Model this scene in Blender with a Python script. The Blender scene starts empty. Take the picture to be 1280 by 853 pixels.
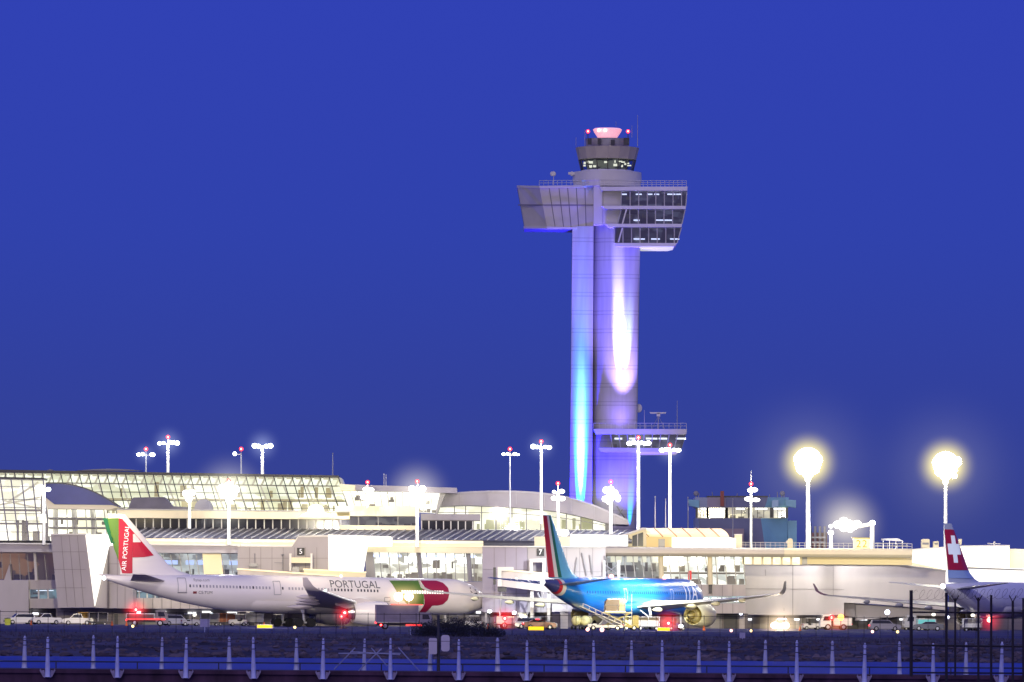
import bpy, bmesh, math, random
from mathutils import Vector, Matrix, noise as mnoise
random.seed(7)
D = bpy.data
sc = bpy.context.scene
col = sc.collection
R = math.radians
PI = math.pi

# ------------------------------------------------------------------ camera geometry
K = 0.000128          # metres per photo pixel per metre of distance
H = 3.6               # camera height above the apron
ROLL = R(0.40)
CR, SR = math.cos(ROLL), math.sin(ROLL)

def at(px, py, Y):
    """world point at distance Y seen at photo position px, py (1280 x 853)"""
    dx, du = px - 640.0, 757.0 - py
    return Vector(((dx * CR - du * SR) * K * Y, Y, H + (dx * SR + du * CR) * K * Y))

def gx(px, Y):
    """world x of a point on the ground at distance Y"""
    return ((px - 640.0) * CR + H / (K * Y) * SR) * K * Y

def srgb(r, g, b):
    f = lambda c: (c / 255 / 12.92) if c / 255 <= 0.04045 else ((c / 255 + 0.055) / 1.055) ** 2.4
    return (f(r), f(g), f(b), 1.0)

# ------------------------------------------------------------------ materials
MATS = {}
def mat(name, color, rough=0.6, metal=0.0, emit=None, estr=0.0, var=0.0, vscale=1.0, bump=0.0, spec=0.5, stretch=None):
    if name in MATS: return MATS[name]
    m = D.materials.new(name); m.use_nodes = True
    nt = m.node_tree; b = nt.nodes['Principled BSDF']
    c = tuple(color[:3]) + (1,)
    b.inputs['Base Color'].default_value = c
    b.inputs['Roughness'].default_value = rough
    b.inputs['Metallic'].default_value = metal
    b.inputs['Specular IOR Level'].default_value = spec
    if emit is not None:
        b.inputs['Emission Color'].default_value = tuple(emit[:3]) + (1,)
        b.inputs['Emission Strength'].default_value = estr
    if var > 0 or bump > 0:
        tc = nt.nodes.new('ShaderNodeTexCoord')
        mp = nt.nodes.new('ShaderNodeMapping')
        mp.inputs['Scale'].default_value = stretch or (1, 1, 1)
        nt.links.new(tc.outputs['Object'], mp.inputs['Vector'])
        nz = nt.nodes.new('ShaderNodeTexNoise'); nz.inputs['Scale'].default_value = vscale
        nz.inputs['Detail'].default_value = 6
        nt.links.new(mp.outputs['Vector'], nz.inputs['Vector'])
        if var > 0:
            mx = nt.nodes.new('ShaderNodeMix'); mx.data_type = 'RGBA'
            lo = tuple(max(0, v * (1 - var)) for v in c[:3]) + (1,)
            hi = tuple(min(1, v * (1 + var)) for v in c[:3]) + (1,)
            rp = nt.nodes.new('ShaderNodeMapRange')
            rp.inputs['From Min'].default_value = 0.3; rp.inputs['From Max'].default_value = 0.7
            nt.links.new(nz.outputs['Fac'], rp.inputs['Value'])
            nt.links.new(rp.outputs['Result'], mx.inputs['Factor'])
            mx.inputs[6].default_value = lo; mx.inputs[7].default_value = hi
            nt.links.new(mx.outputs[2], b.inputs['Base Color'])
        if bump > 0:
            bp = nt.nodes.new('ShaderNodeBump'); bp.inputs['Strength'].default_value = bump
            nt.links.new(nz.outputs['Fac'], bp.inputs['Height'])
            nt.links.new(bp.outputs['Normal'], b.inputs['Normal'])
    MATS[name] = m
    return m

def mat_glow(name, color, strength):
    if name in MATS: return MATS[name]
    m = D.materials.new(name); m.use_nodes = True
    nt = m.node_tree; nt.nodes.clear()
    o = nt.nodes.new('ShaderNodeOutputMaterial'); e = nt.nodes.new('ShaderNodeEmission')
    e.inputs['Color'].default_value = tuple(color[:3]) + (1,); e.inputs['Strength'].default_value = strength
    nt.links.new(e.outputs[0], o.inputs['Surface'])
    MATS[name] = m
    return m

def mat_room(name, c_hi, c_lo, strength, scale=(0.6, 0.6, 0.9), contrast=(0.35, 0.65), base=(0.5, 0.48, 0.42)):
    """lit room surfaces: painted walls that glow unevenly, as lamps inside light them"""
    if name in MATS: return MATS[name]
    m = D.materials.new(name); m.use_nodes = True
    nt = m.node_tree; b = nt.nodes['Principled BSDF']
    tc = nt.nodes.new('ShaderNodeTexCoord'); mp = nt.nodes.new('ShaderNodeMapping')
    mp.inputs['Scale'].default_value = scale
    nt.links.new(tc.outputs['Object'], mp.inputs['Vector'])
    vo = nt.nodes.new('ShaderNodeTexVoronoi'); vo.distance = 'CHEBYCHEV'; vo.inputs['Scale'].default_value = 1.0
    nz = nt.nodes.new('ShaderNodeTexNoise'); nz.inputs['Scale'].default_value = 0.5; nz.inputs['Detail'].default_value = 4
    nt.links.new(mp.outputs['Vector'], vo.inputs['Vector']); nt.links.new(mp.outputs['Vector'], nz.inputs['Vector'])
    sp = nt.nodes.new('ShaderNodeSeparateColor'); nt.links.new(vo.outputs['Color'], sp.inputs['Color'])
    ad = nt.nodes.new('ShaderNodeMath'); ad.operation = 'ADD'
    nt.links.new(sp.outputs[0], ad.inputs[0]); nt.links.new(nz.outputs['Fac'], ad.inputs[1])
    ha = nt.nodes.new('ShaderNodeMath'); ha.operation = 'MULTIPLY'; ha.inputs[1].default_value = 0.5
    nt.links.new(ad.outputs[0], ha.inputs[0])
    rp = nt.nodes.new('ShaderNodeMapRange'); rp.inputs['From Min'].default_value = contrast[0]; rp.inputs['From Max'].default_value = contrast[1]
    nt.links.new(ha.outputs[0], rp.inputs['Value'])
    mx = nt.nodes.new('ShaderNodeMix'); mx.data_type = 'RGBA'
    mx.inputs[6].default_value = tuple(c_lo[:3]) + (1,); mx.inputs[7].default_value = tuple(c_hi[:3]) + (1,)
    nt.links.new(rp.outputs['Result'], mx.inputs['Factor'])
    nt.links.new(mx.outputs[2], b.inputs['Emission Color']); b.inputs['Emission Strength'].default_value = strength
    b.inputs['Base Color'].default_value = tuple(base) + (1,)
    MATS[name] = m
    return m

def mat_glass(name, tint, gloss=0.1):
    if name in MATS: return MATS[name]
    m = D.materials.new(name); m.use_nodes = True
    nt = m.node_tree; nt.nodes.clear()
    o = nt.nodes.new('ShaderNodeOutputMaterial'); t = nt.nodes.new('ShaderNodeBsdfTransparent'); g = nt.nodes.new('ShaderNodeBsdfGlossy')
    t.inputs['Color'].default_value = tuple(tint[:3]) + (1,); g.inputs['Roughness'].default_value = 0.04
    mx = nt.nodes.new('ShaderNodeMixShader'); mx.inputs[0].default_value = gloss
    nt.links.new(t.outputs[0], mx.inputs[1]); nt.links.new(g.outputs[0], mx.inputs[2]); nt.links.new(mx.outputs[0], o.inputs['Surface'])
    MATS[name] = m
    return m

def mat_tower():
    m = D.materials.new('tower_concrete'); m.use_nodes = True
    nt = m.node_tree; b = nt.nodes['Principled BSDF']; b.inputs['Roughness'].default_value = 0.55
    tc = nt.nodes.new('ShaderNodeTexCoord'); sx = nt.nodes.new('ShaderNodeSeparateXYZ')
    nt.links.new(tc.outputs['Object'], sx.inputs[0])
    def math_(op, a, v):
        n = nt.nodes.new('ShaderNodeMath'); n.operation = op
        if hasattr(a, 'links'): nt.links.new(a, n.inputs[0])
        else: n.inputs[0].default_value = a
        if hasattr(v, 'links'): nt.links.new(v, n.inputs[1])
        else: n.inputs[1].default_value = v
        return n.outputs[0]
    d = math_('DIVIDE', sx.outputs['Z'], 3.72); fr = math_('FRACT', d, 0)
    g1 = math_('LESS_THAN', fr, 0.055)
    g2 = math_('MULTIPLY', math_('GREATER_THAN', fr, 0.2), math_('LESS_THAN', fr, 0.25))
    g = math_('MAXIMUM', g1, g2)
    nz = nt.nodes.new('ShaderNodeTexNoise'); nz.inputs['Scale'].default_value = 0.35; nz.inputs['Detail'].default_value = 7
    mp = nt.nodes.new('ShaderNodeMapping'); mp.inputs['Scale'].default_value = (3.0, 3.0, 0.22)
    nt.links.new(tc.outputs['Object'], mp.inputs[0]); nt.links.new(mp.outputs[0], nz.inputs['Vector'])
    mx = nt.nodes.new('ShaderNodeMix'); mx.data_type = 'RGBA'
    mx.inputs[6].default_value = (0.38, 0.37, 0.36, 1); mx.inputs[7].default_value = (0.68, 0.67, 0.66, 1)
    nt.links.new(nz.outputs['Fac'], mx.inputs['Factor'])
    m2 = nt.nodes.new('ShaderNodeMix'); m2.data_type = 'RGBA'
    nt.links.new(math_('MULTIPLY', g, 0.32), m2.inputs['Factor'])
    nt.links.new(mx.outputs[2], m2.inputs[6]); m2.inputs[7].default_value = (0.1, 0.1, 0.12, 1)
    nt.links.new(m2.outputs[2], b.inputs['Base Color'])
    MATS['tower_concrete'] = m
    return m

# ------------------------------------------------------------------ mesh builder
class MB:
    def __init__(s): s.v = []; s.f = []
    def add(s, vs, fs):
        n = len(s.v); s.v += [Vector(p) for p in vs]; s.f += [tuple(i + n for i in f) for f in fs]; return s
    def quad(s, a, b, c, d): return s.add([a, b, c, d], [(0, 1, 2, 3)])
    def poly(s, pts): return s.add(pts, [tuple(range(len(pts)))])
    def prism(s, front, off):
        n = len(front); off = Vector(off)
        vs = [Vector(p) for p in front] + [Vector(p) + off for p in front]
        return s.add(vs, [tuple(range(n)), tuple(range(2 * n - 1, n - 1, -1))] + [(i, i + n, (i + 1) % n + n, (i + 1) % n) for i in range(n)])
    def pxprism(s, pts, Y, depth): return s.prism([at(x, y, Y) for x, y in pts], (0, depth, 0))
    def box(s, c, d):
        x, y, z = c; a, b, e = d[0] / 2, d[1] / 2, d[2] / 2
        vs = [(x + i * a, y + j * b, z + k * e) for i in (-1, 1) for j in (-1, 1) for k in (-1, 1)]
        return s.add(vs, [(0, 1, 3, 2), (4, 6, 7, 5), (0, 4, 5, 1), (2, 3, 7, 6), (0, 2, 6, 4), (1, 5, 7, 3)])
    def bar(s, p, q, w, d, nrm=(0, 1, 0)):
        """square bar from p to q: w wide, d deep along nrm"""
        p, q, nrm = Vector(p), Vector(q), Vector(nrm)
        t = (q - p).normalized(); u = t.cross(nrm)
        if u.length < 1e-5: u = t.cross(Vector((1, 0, 0)))
        u.normalize(); n = u.cross(t).normalized()
        vs = [e + u * (i * w / 2) + n * (j * d / 2) for e in (p, q) for i, j in ((-1, -1), (1, -1), (1, 1), (-1, 1))]
        return s.add(vs, [(3, 2, 1, 0), (4, 5, 6, 7), (0, 1, 5, 4), (1, 2, 6, 5), (2, 3, 7, 6), (3, 0, 4, 7)])
    def tube(s, p, q, r0, r1=None, n=10, caps=True):
        p, q = Vector(p), Vector(q); r1 = r0 if r1 is None else r1
        t = (q - p).normalized(); a = t.orthogonal().normalized(); b = t.cross(a)
        vs = []
        for e, r in ((p, r0), (q, r1)):
            vs += [e + (a * math.cos(2 * PI * i / n) + b * math.sin(2 * PI * i / n)) * r for i in range(n)]
        fs = [(i, (i + 1) % n, (i + 1) % n + n, i + n) for i in range(n)]
        if caps: fs += [tuple(range(n - 1, -1, -1)), tuple(range(n, 2 * n))]
        return s.add(vs, fs)
    def lathe(s, o, axis, prof, n=20, caps=True):
        o, t = Vector(o), Vector(axis).normalized(); a = t.orthogonal().normalized(); b = t.cross(a)
        vs = []
        for d, r in prof:
            vs += [o + t * d + (a * math.cos(2 * PI * i / n) + b * math.sin(2 * PI * i / n)) * r for i in range(n)]
        fs = []
        for k in range(len(prof) - 1):
            fs += [(k * n + i, k * n + (i + 1) % n, (k + 1) * n + (i + 1) % n, (k + 1) * n + i) for i in range(n)]
        if caps: fs += [tuple(range(n - 1, -1, -1)), tuple(range((len(prof) - 1) * n, len(prof) * n))]
        return s.add(vs, fs)
    def ball(s, c, rx, ry=None, rz=None, nu=12, nv=8):
        ry = rx if ry is None else ry; rz = rx if rz is None else rz; c = Vector(c)
        vs = [c + Vector((0, 0, -rz))]
        for j in range(1, nv):
            th = -PI / 2 + PI * j / nv
            vs += [c + Vector((rx * math.cos(th) * math.cos(2 * PI * i / nu), ry * math.cos(th) * math.sin(2 * PI * i / nu), rz * math.sin(th))) for i in range(nu)]
        vs.append(c + Vector((0, 0, rz))); L = len(vs) - 1
        fs = [(0, 1 + (i + 1) % nu, 1 + i) for i in range(nu)]
        for j in range(nv - 2):
            fs += [(1 + j * nu + i, 1 + j * nu + (i + 1) % nu, 1 + (j + 1) * nu + (i + 1) % nu, 1 + (j + 1) * nu + i) for i in range(nu)]
        fs += [(L, 1 + (nv - 2) * nu + i, 1 + (nv - 2) * nu + (i + 1) % nu) for i in range(nu)]
        return s.add(vs, fs)
    def xform(s, M):
        s.v = [M @ p for p in s.v]; return s
    def obj(s, name, m, parent=None, off=Vector((0, 0, 0)), smooth=False, fix=True):
        me = D.meshes.new(name)
        me.from_pydata([tuple(p - off) for p in s.v], [], s.f)
        if fix:
            bm = bmesh.new(); bm.from_mesh(me); bmesh.ops.recalc_face_normals(bm, faces=bm.faces); bm.to_mesh(me); bm.free()
        me.materials.append(m)
        if smooth:
            for p in me.polygons: p.use_smooth = True
            me.set_sharp_from_angle(angle=R(40))
        o = D.objects.new(name, me); col.objects.link(o)
        if parent is not None: o.parent = parent
        return o

class Thing:
    def __init__(s, name, label, cat, loc=(0, 0, 0), rot=None, group=None):
        o = D.objects.new(name, None); col.objects.link(o); o.empty_display_size = 0.5
        o['label'] = label; o['category'] = cat
        if group: o['group'] = group
        o.location = loc
        s.local = rot is not None
        if rot is not None: o.rotation_euler = rot
        s.o = o; s.loc = Vector(loc)
    def part(s, name, mb, m, parent=None, smooth=False, label=None, fix=True):
        ob = mb.obj(name, m, parent or s.o, Vector((0, 0, 0)) if s.local else s.loc, smooth, fix)
        if label: ob['label'] = label
        return ob

def single(name, mb, m, label, cat, loc, group=None, smooth=False):
    o = mb.obj(name, m, None, Vector(loc), smooth); o.location = loc
    o['label'] = label; o['category'] = cat
    if group: o['group'] = group
    return o

def structure(name, mb, m, smooth=False, kind='structure'):
    o = mb.obj(name, m, None, Vector((0, 0, 0)), smooth, fix=False); o['kind'] = kind
    return o

def copy_thing(root):
    c = root.copy(); col.objects.link(c)
    for ch in root.children:
        d = ch.copy(); col.objects.link(d); d.parent = c
        for g in ch.children:
            e = g.copy(); col.objects.link(e); e.parent = d
    return c

def corners(tl, tr, br, bl, Y, Yb=None):
    Yb = Y if Yb is None else Yb
    return [at(*tl, Y), at(*tr, Y), at(*br, Yb), at(*bl, Yb)]

def bil(c, u, v):
    return (c[0] * (1 - u) + c[1] * u) * (1 - v) + (c[3] * (1 - u) + c[2] * u) * v

def bars(mb, c, us, vs, w=0.12, d=0.14, hw=None):
    """mullion grid over the quad c, standing proud of it"""
    hw = hw or w
    o = Vector((0, -0.05, 0))
    for u in us: mb.bar(bil(c, u, 0) + o, bil(c, u, 1) + o, w, d)
    for v in vs: mb.bar(bil(c, 0, v) + Vector((0, -0.052, 0)), bil(c, 1, v) + Vector((0, -0.052, 0)), hw, d - 0.02)
    return mb

def steps(n): return [i / n for i in range(n + 1)]

def room(T, c, depth, m_wall, m_floor=None, clutter=0, seed=1, name='interior', m_dark=None, m_lamp=None, lamps=0, lamp_h=0.12, lamp_v=0.12, floors=()):
    """a lit room behind the window quad c: back wall, ceiling, floor, things standing in it, ceiling lamps"""
    rnd = random.Random(seed)
    off = Vector((0, depth, 0)); e = Vector((0, 0.3, 0))
    mb = MB()
    b = [p + off for p in c]; a = [p + e for p in c]
    mb.quad(*b)
    mb.quad(a[0], a[1], b[1], b[0]); mb.quad(a[3], a[2], b[2], b[3])
    mb.quad(a[0], b[0], b[3], a[3]); mb.quad(a[1], b[1], b[2], a[2])
    part = T.part(name, mb, m_wall, fix=False)
    mid = [p + off * 0.55 for p in c]
    if clutter:
        dm_ = m_dark or MATS['furnishing']
        hgt = (c[0] - c[3]).length
        for i in range(clutter):
            u = rnd.random(); v = rnd.choice([1, 1, 1, 0.55]); w = rnd.uniform(0.2, 1.3); h = hgt * rnd.uniform(0.08, 0.32)
            p = bil(mid, u, v) + Vector((0, rnd.uniform(-0.3, 0.3) * depth, 0))
            T.part('furnishing', MB().box(p + Vector((0, 0, h / 2 + 0.01)), (w, w * 0.7, h)), dm_, part)
        for v in floors:
            p, q = bil(mid, 0.005, v), bil(mid, 0.995, v); T.part('floor_slab', MB().bar(p, q, 0.3, depth * 0.7), dm_, part)
    if lamps:
        for i in range(lamps):
            u = (i + 0.5 + rnd.uniform(-0.3, 0.3)) / lamps
            p = bil(mid, u, lamp_v)
            T.part('ceiling_lamp', MB().box(p, ((c[1] - c[0]).length / lamps * rnd.uniform(0.45, 0.8), 0.3, lamp_h)), m_lamp or MATS['tube_light'], part)
    return part

TEXTS = {}
def text_geo(s, size, extrude=0.0, spacing=1.0):
    cu = D.curves.new('lettering', 'FONT'); cu.body = s; cu.size = size; cu.align_x = 'CENTER'; cu.align_y = 'CENTER'
    cu.space_character = spacing; cu.extrude = extrude; cu.resolution_u = 3
    o = D.objects.new('lettering', cu); col.objects.link(o)
    dg = bpy.context.evaluated_depsgraph_get(); dg.update()
    me = D.meshes.new_from_object(o.evaluated_get(dg))
    vs = [v.co.copy() for v in me.vertices]; fs = [tuple(p.vertices) for p in me.polygons]
    D.objects.remove(o); D.curves.remove(cu); D.meshes.remove(me)
    return vs, fs

def text_mb(s, size, origin, right=(1, 0, 0), up=(0, 0, 1), spacing=1.0, extrude=0.015):
    vs, fs = text_geo(s, size, extrude, spacing)
    o, r, u = Vector(origin), Vector(right).normalized(), Vector(up).normalized(); n = r.cross(u)
    return MB().add([o + r * v.x + u * v.y + n * v.z for v in vs], fs)

# ------------------------------------------------------------------ shared materials
mat('concrete_wall', (0.44, 0.41, 0.42), 0.75, var=0.07, vscale=0.35, stretch=(1, 1, .4))
mat('panel_wall', (0.50, 0.46, 0.45), 0.6, var=0.14, vscale=0.6, stretch=(1, 1, .25))
mat('cream_wall', (0.66, 0.58, 0.40), 0.65, emit=(1, .88, .55), estr=.2, var=0.06, vscale=0.3)  # warm emission puts lamplight into the cream
mat('white_wall', (0.82, 0.80, 0.74), 0.6, var=0.04, vscale=0.3)
mat('dark_wall', (0.16, 0.145, 0.15), 0.8, var=0.25, vscale=0.4)
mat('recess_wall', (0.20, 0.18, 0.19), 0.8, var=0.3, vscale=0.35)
mat('seam_roof', (0.10, 0.10, 0.13), 0.45, 0.3, var=0.15, vscale=0.3)
mat('seam_rib', (0.36, 0.35, 0.36), 0.5, 0.2)
mat('navy_roof', (0.05, 0.06, 0.22), 0.4, 0.2, var=0.15, vscale=0.2)  # navy with some blue light put into the colour
mat('arch_roof', (0.33, 0.31, 0.35), 0.5, 0.2, var=0.1, vscale=0.15)
mat('frame_dark', (0.05, 0.05, 0.055), 0.4, 0.3)
mat('frame_grey', (0.25, 0.25, 0.26), 0.4, 0.3)
mat('frame_pale', (0.7, 0.68, 0.64), 0.5)
mat('dark_pane', (0.012, 0.013, 0.02), 0.08, 0.0, var=0.5, vscale=0.4, spec=0.35)
mat('furnishing', (0.16, 0.14, 0.12), 0.7, var=0.8, vscale=0.25, emit=(.3, .27, .2), estr=.25)
mat('duct', (0.11, 0.105, 0.15), 0.5, 0.3, var=0.15, vscale=0.5)
mat('steel', (0.45, 0.45, 0.47), 0.4, 0.6, var=0.1, vscale=1.0)
mat('dark_steel', (0.06, 0.06, 0.07), 0.5, 0.4, var=0.2, vscale=1.0)
mat('rubber', (0.015, 0.015, 0.016), 0.85)
mat('pole_glow', (0.78, 0.78, 0.74), 0.5, emit=(1, 0.97, 0.88), estr=0.35)  # emission stands in for the mast lamps lighting their own pole
mat('pole_grey_glow', (0.62, 0.63, 0.66), 0.5, emit=(0.8, 0.9, 1.0), estr=0.12)  # fainter emission, again in place of lamplight on the pole
mat_glow('lamp_white', (1.0, 0.98, 0.92), 9.0)
mat_glow('lamp_cool', (0.85, 0.93, 1.0), 9.0)
mat_glow('lamp_warm', (1.0, 0.93, 0.66), 45.0)
mat_glow('lamp_red', (1.0, 0.02, 0.03), 5.0)
mat_glow('lamp_red_hot', (1.0, 0.25, 0.2), 8.0)
mat_glow('lamp_amber', (1.0, 0.5, 0.08), 5.0)
mat_glow('sign_yellow', (1.0, 0.62, 0.03), 1.6)
mat_glow('tube_light', (0.95, 0.97, 1.0), 3.0)
mat_glow('tube_blue', (0.55, 0.65, 1.0), 2.6)
mat_room('room_cream', (0.97, 1.0, 0.80), (0.58, 0.59, 0.40), 1.28, (0.35, 0.35, 0.6))
mat_room('room_white', (1.0, 0.98, 0.86), (0.62, 0.6, 0.45), 1.4, (0.45, 0.45, 0.7))
mat_room('room_mixed', (0.95, 0.95, 0.85), (0.06, 0.06, 0.055), 1.0, (0.5, 0.5, 1.0), (0.38, 0.62))
mat_room('room_dim', (0.32, 0.29, 0.22), (0.02, 0.02, 0.025), 0.6, (0.5, 0.5, 1.0), (0.38, 0.65))
mat_room('room_teal', (0.35, 0.62, 0.66), (0.05, 0.09, 0.1), 0.6, (0.7, 0.7, 1.0))
mat_room('room_brown', (0.75, 0.33, 0.1), (0.03, 0.015, 0.01), 0.45, (0.22, 0.22, 0.35), (0.42, 0.6))
mat_glass('clear_glass', (0.93, 0.95, 0.95), 0.07)
mat_glass('smoke_glass', (0.42, 0.46, 0.52), 0.12)
mat_glass('tower_glass', (0.30, 0.33, 0.5), 0.10)
mat_tower()
M = MATS

# ================================================================== WORLD
SUN_EL, SUN_ROT = R(28), R(200)
w = D.worlds.new('World'); sc.world = w; w.use_nodes = True
nt = w.node_tree; nt.nodes.clear()
wo = nt.nodes.new('ShaderNodeOutputWorld'); bg1 = nt.nodes.new('ShaderNodeBackground'); bg2 = nt.nodes.new('ShaderNodeBackground')
ad = nt.nodes.new('ShaderNodeAddShader')
sky = nt.nodes.new('ShaderNodeTexSky'); sky.sky_type = 'NISHITA'; sky.sun_disc = False
sky.sun_elevation = R(-2.0); sky.sun_rotation = SUN_ROT; sky.altitude = 10
nt.links.new(sky.outputs[0], bg1.inputs['Color']); bg1.inputs['Strength'].default_value = 0.05
tc = nt.nodes.new('ShaderNodeTexCoord'); sx = nt.nodes.new('ShaderNodeSeparateXYZ')
nt.links.new(tc.outputs['Generated'], sx.inputs[0])
rp = nt.nodes.new('ShaderNodeValToRGB'); cr = rp.color_ramp
nt.links.new(sx.outputs['Z'], rp.inputs['Fac'])
cr.elements[0].position = 0.0; cr.elements[0].color = srgb(60, 67, 136)
cr.elements[1].position = 1.0; cr.elements[1].color = (0.10, 0.14, 0.42, 1)
for p, c in ((0.012, srgb(55, 66, 141)), (0.035, srgb(50, 65, 157)), (0.06, srgb(47, 66, 172)), (0.1, srgb(42, 64, 181)), (0.3, (0.05, 0.075, 0.42, 1))):
    e = cr.elements.new(p); e.color = c
# the western afterglow, behind the camera, is paler and brighter
mr = nt.nodes.new('ShaderNodeMapRange'); mr.interpolation_type = 'SMOOTHSTEP'
mr.inputs['From Min'].default_value = 0.15; mr.inputs['From Max'].default_value = -1.0
nt.links.new(sx.outputs['Y'], mr.inputs['Value'])
mx = nt.nodes.new('ShaderNodeMix'); mx.data_type = 'RGBA'
nt.links.new(mr.outputs['Result'], mx.inputs['Factor']); nt.links.new(rp.outputs['Color'], mx.inputs[6])
mx.inputs[7].default_value = (0.34, 0.29, 0.62, 1)
nt.links.new(mx.outputs[2], bg2.inputs['Color']); bg2.inputs['Strength'].default_value = 1.0
nt.links.new(bg1.outputs[0], ad.inputs[0]); nt.links.new(bg2.outputs[0], ad.inputs[1]); nt.links.new(ad.outputs[0], wo.inputs['Surface'])

su = D.lights.new('sun', 'SUN'); su.energy = 0.35; su.angle = R(30); su.color = (1.0, 0.84, 0.9)
so = D.objects.new('sun', su); col.objects.link(so)
so.rotation_euler = (R(90) - SUN_EL, 0, R(-20))

cam = D.cameras.new('camera'); co = D.objects.new('camera', cam); col.objects.link(co); sc.camera = co
co.location = (0, 0, H); co.rotation_euler = (R(90), -ROLL, 0)
cam.sensor_width = 36; cam.lens = 36 / (1280 * K); cam.shift_y = (757 - 426.5) / 1280
cam.clip_start = 1.0; cam.clip_end = 60000
sc.view_settings.view_transform = 'Standard'; sc.view_settings.look = 'None'; sc.view_settings.exposure = 0
sc.cycles.use_denoising = True
sc.cycles.max_bounces = 6; sc.cycles.diffuse_bounces = 2; sc.cycles.glossy_bounces = 3; sc.cycles.transparent_max_bounces = 12
sc.cycles.sample_clamp_indirect = 3.0; sc.cycles.caustics_reflective = False; sc.cycles.caustics_refractive = False
sc.cycles.volume_bounces = 0

def spot(name, loc, target, power, size, blend=1.0, color=(1, 1, 1), radius=0.2):
    l = D.lights.new(name, 'SPOT'); l.energy = power; l.spot_size = R(size); l.spot_blend = blend; l.color = color; l.shadow_soft_size = radius
    o = D.objects.new(name, l); col.objects.link(o); o.location = loc
    o.rotation_euler = (Vector(target) - Vector(loc)).to_track_quat('-Z', 'Y').to_euler()
    return o

def lamp(name, loc, power, color=(1, 1, 1), radius=0.4):
    l = D.lights.new(name, 'POINT'); l.energy = power; l.color = color; l.shadow_soft_size = radius
    o = D.objects.new(name, l); col.objects.link(o); o.location = loc
    return o

# ================================================================== GROUND, WATER
def bank_z(x, Y):
    if Y < 700: Y += mnoise.noise(Vector((x * 0.035, 1.7, 0))) * 7 + mnoise.noise(Vector((x * 0.13, 4.2, 0))) * 2.5
    t = (Y - 588) / 60.0
    if t <= 0: return -1.5 + max(t, -1) * 1.5
    if t >= 1:
        n = mnoise.noise(Vector((x * 0.12, Y * 0.12, 3))) * 0.06 if Y < 752 else 0
        return n
    s = t * t * (3 - 2 * t)
    n = mnoise.noise(Vector((x * 0.5, Y * 0.5, 0))) * 0.25 + mnoise.noise(Vector((x * 1.3, Y * 1.3, 5))) * 0.12
    return -1.5 + 1.5 * s + n * (1 - abs(2 * t - 1)) 

xs = [-20000, -3000, -800, -250] + [-110 + i * 1.0 for i in range(221)] + [250, 800, 3000, 20000]
ys = [560 + i * 1.0 for i in range(100)] + [660 + i * 4 for i in range(25)] + [762, 800, 900, 1100, 1400, 2500, 6000, 40000]
mb = MB()
mb.v = [Vector((x, y, bank_z(x, y))) for y in ys for x in xs]
nx = len(xs)
mb.f = [(j * nx + i, j * nx + i + 1, (j + 1) * nx + i + 1, (j + 1) * nx + i) for j in range(len(ys) - 1) for i in range(nx - 1)]
structure('ground', mb, mat('bank_soil', (0.075, 0.066, 0.105), 0.95, var=0.6, vscale=0.10, bump=0.15, spec=.1), smooth=True)

mb = MB().quad((-3000, 758, 0.02), (3000, 758, 0.02), (3000, 1100, 0.02), (-3000, 1100, 0.02))
structure('apron_pavement', mb, mat('asphalt', (0.045, 0.047, 0.15), 0.85, var=0.3, vscale=0.06, bump=0.05, spec=.08))
mb = MB()
for yy, ww in ((806, 0.9), (842, 0.9), (900, 0.6)):
    mb.quad((-400, yy, 0.026), (400, yy, 0.026), (400, yy + ww, 0.026), (-400, yy + ww, 0.026))
structure('taxiway_marking', mb, mat('yellow_paint', (0.45, 0.33, 0.04), 0.6, var=0.3, vscale=1.0))

m = D.materials.new('bay_water'); m.use_nodes = True
b = m.node_tree.nodes['Principled BSDF']; b.inputs['Base Color'].default_value = (0.03, 0.06, 0.42, 1); b.inputs['Roughness'].default_value = 0.55; b.inputs['Specular IOR Level'].default_value = 0.12
tcn = m.node_tree.nodes.new('ShaderNodeTexCoord'); mpn = m.node_tree.nodes.new('ShaderNodeMapping'); mpn.inputs['Scale'].default_value = (0.25, 1.2, 1)
nzn = m.node_tree.nodes.new('ShaderNodeTexNoise'); nzn.inputs['Scale'].default_value = 0.8; nzn.inputs['Detail'].default_value = 5
bpn = m.node_tree.nodes.new('ShaderNodeBump'); bpn.inputs['Strength'].default_value = 0.25; bpn.inputs['Distance'].default_value = 0.3
for a, c in ((tcn.outputs['Object'], mpn.inputs[0]), (mpn.outputs[0], nzn.inputs['Vector']), (nzn.outputs['Fac'], bpn.inputs['Height']), (bpn.outputs['Normal'], b.inputs['Normal'])):
    m.node_tree.links.new(a, c)
mxw = m.node_tree.nodes.new('ShaderNodeMix'); mxw.data_type = 'RGBA'; mxw.inputs[6].default_value = (0.02, 0.035, 0.25, 1); mxw.inputs[7].default_value = (0.04, 0.085, 0.58, 1)
nz2 = m.node_tree.nodes.new('ShaderNodeTexNoise'); nz2.inputs['Scale'].default_value = 0.25; nz2.inputs['Detail'].default_value = 6; mp2 = m.node_tree.nodes.new('ShaderNodeMapping'); mp2.inputs['Scale'].default_value = (0.35, 0.12, 1)
for a, c in ((tcn.outputs['Object'], mp2.inputs[0]), (mp2.outputs[0], nz2.inputs['Vector']), (nz2.outputs['Fac'], mxw.inputs['Factor']), (mxw.outputs[2], b.inputs['Base Color'])): m.node_tree.links.new(a, c)
mb = MB().quad((-4000, -200, -1.5), (4000, -200, -1.5), (4000, 600, -1.5), (-4000, 600, -1.5))
structure('water', mb, m)

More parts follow.
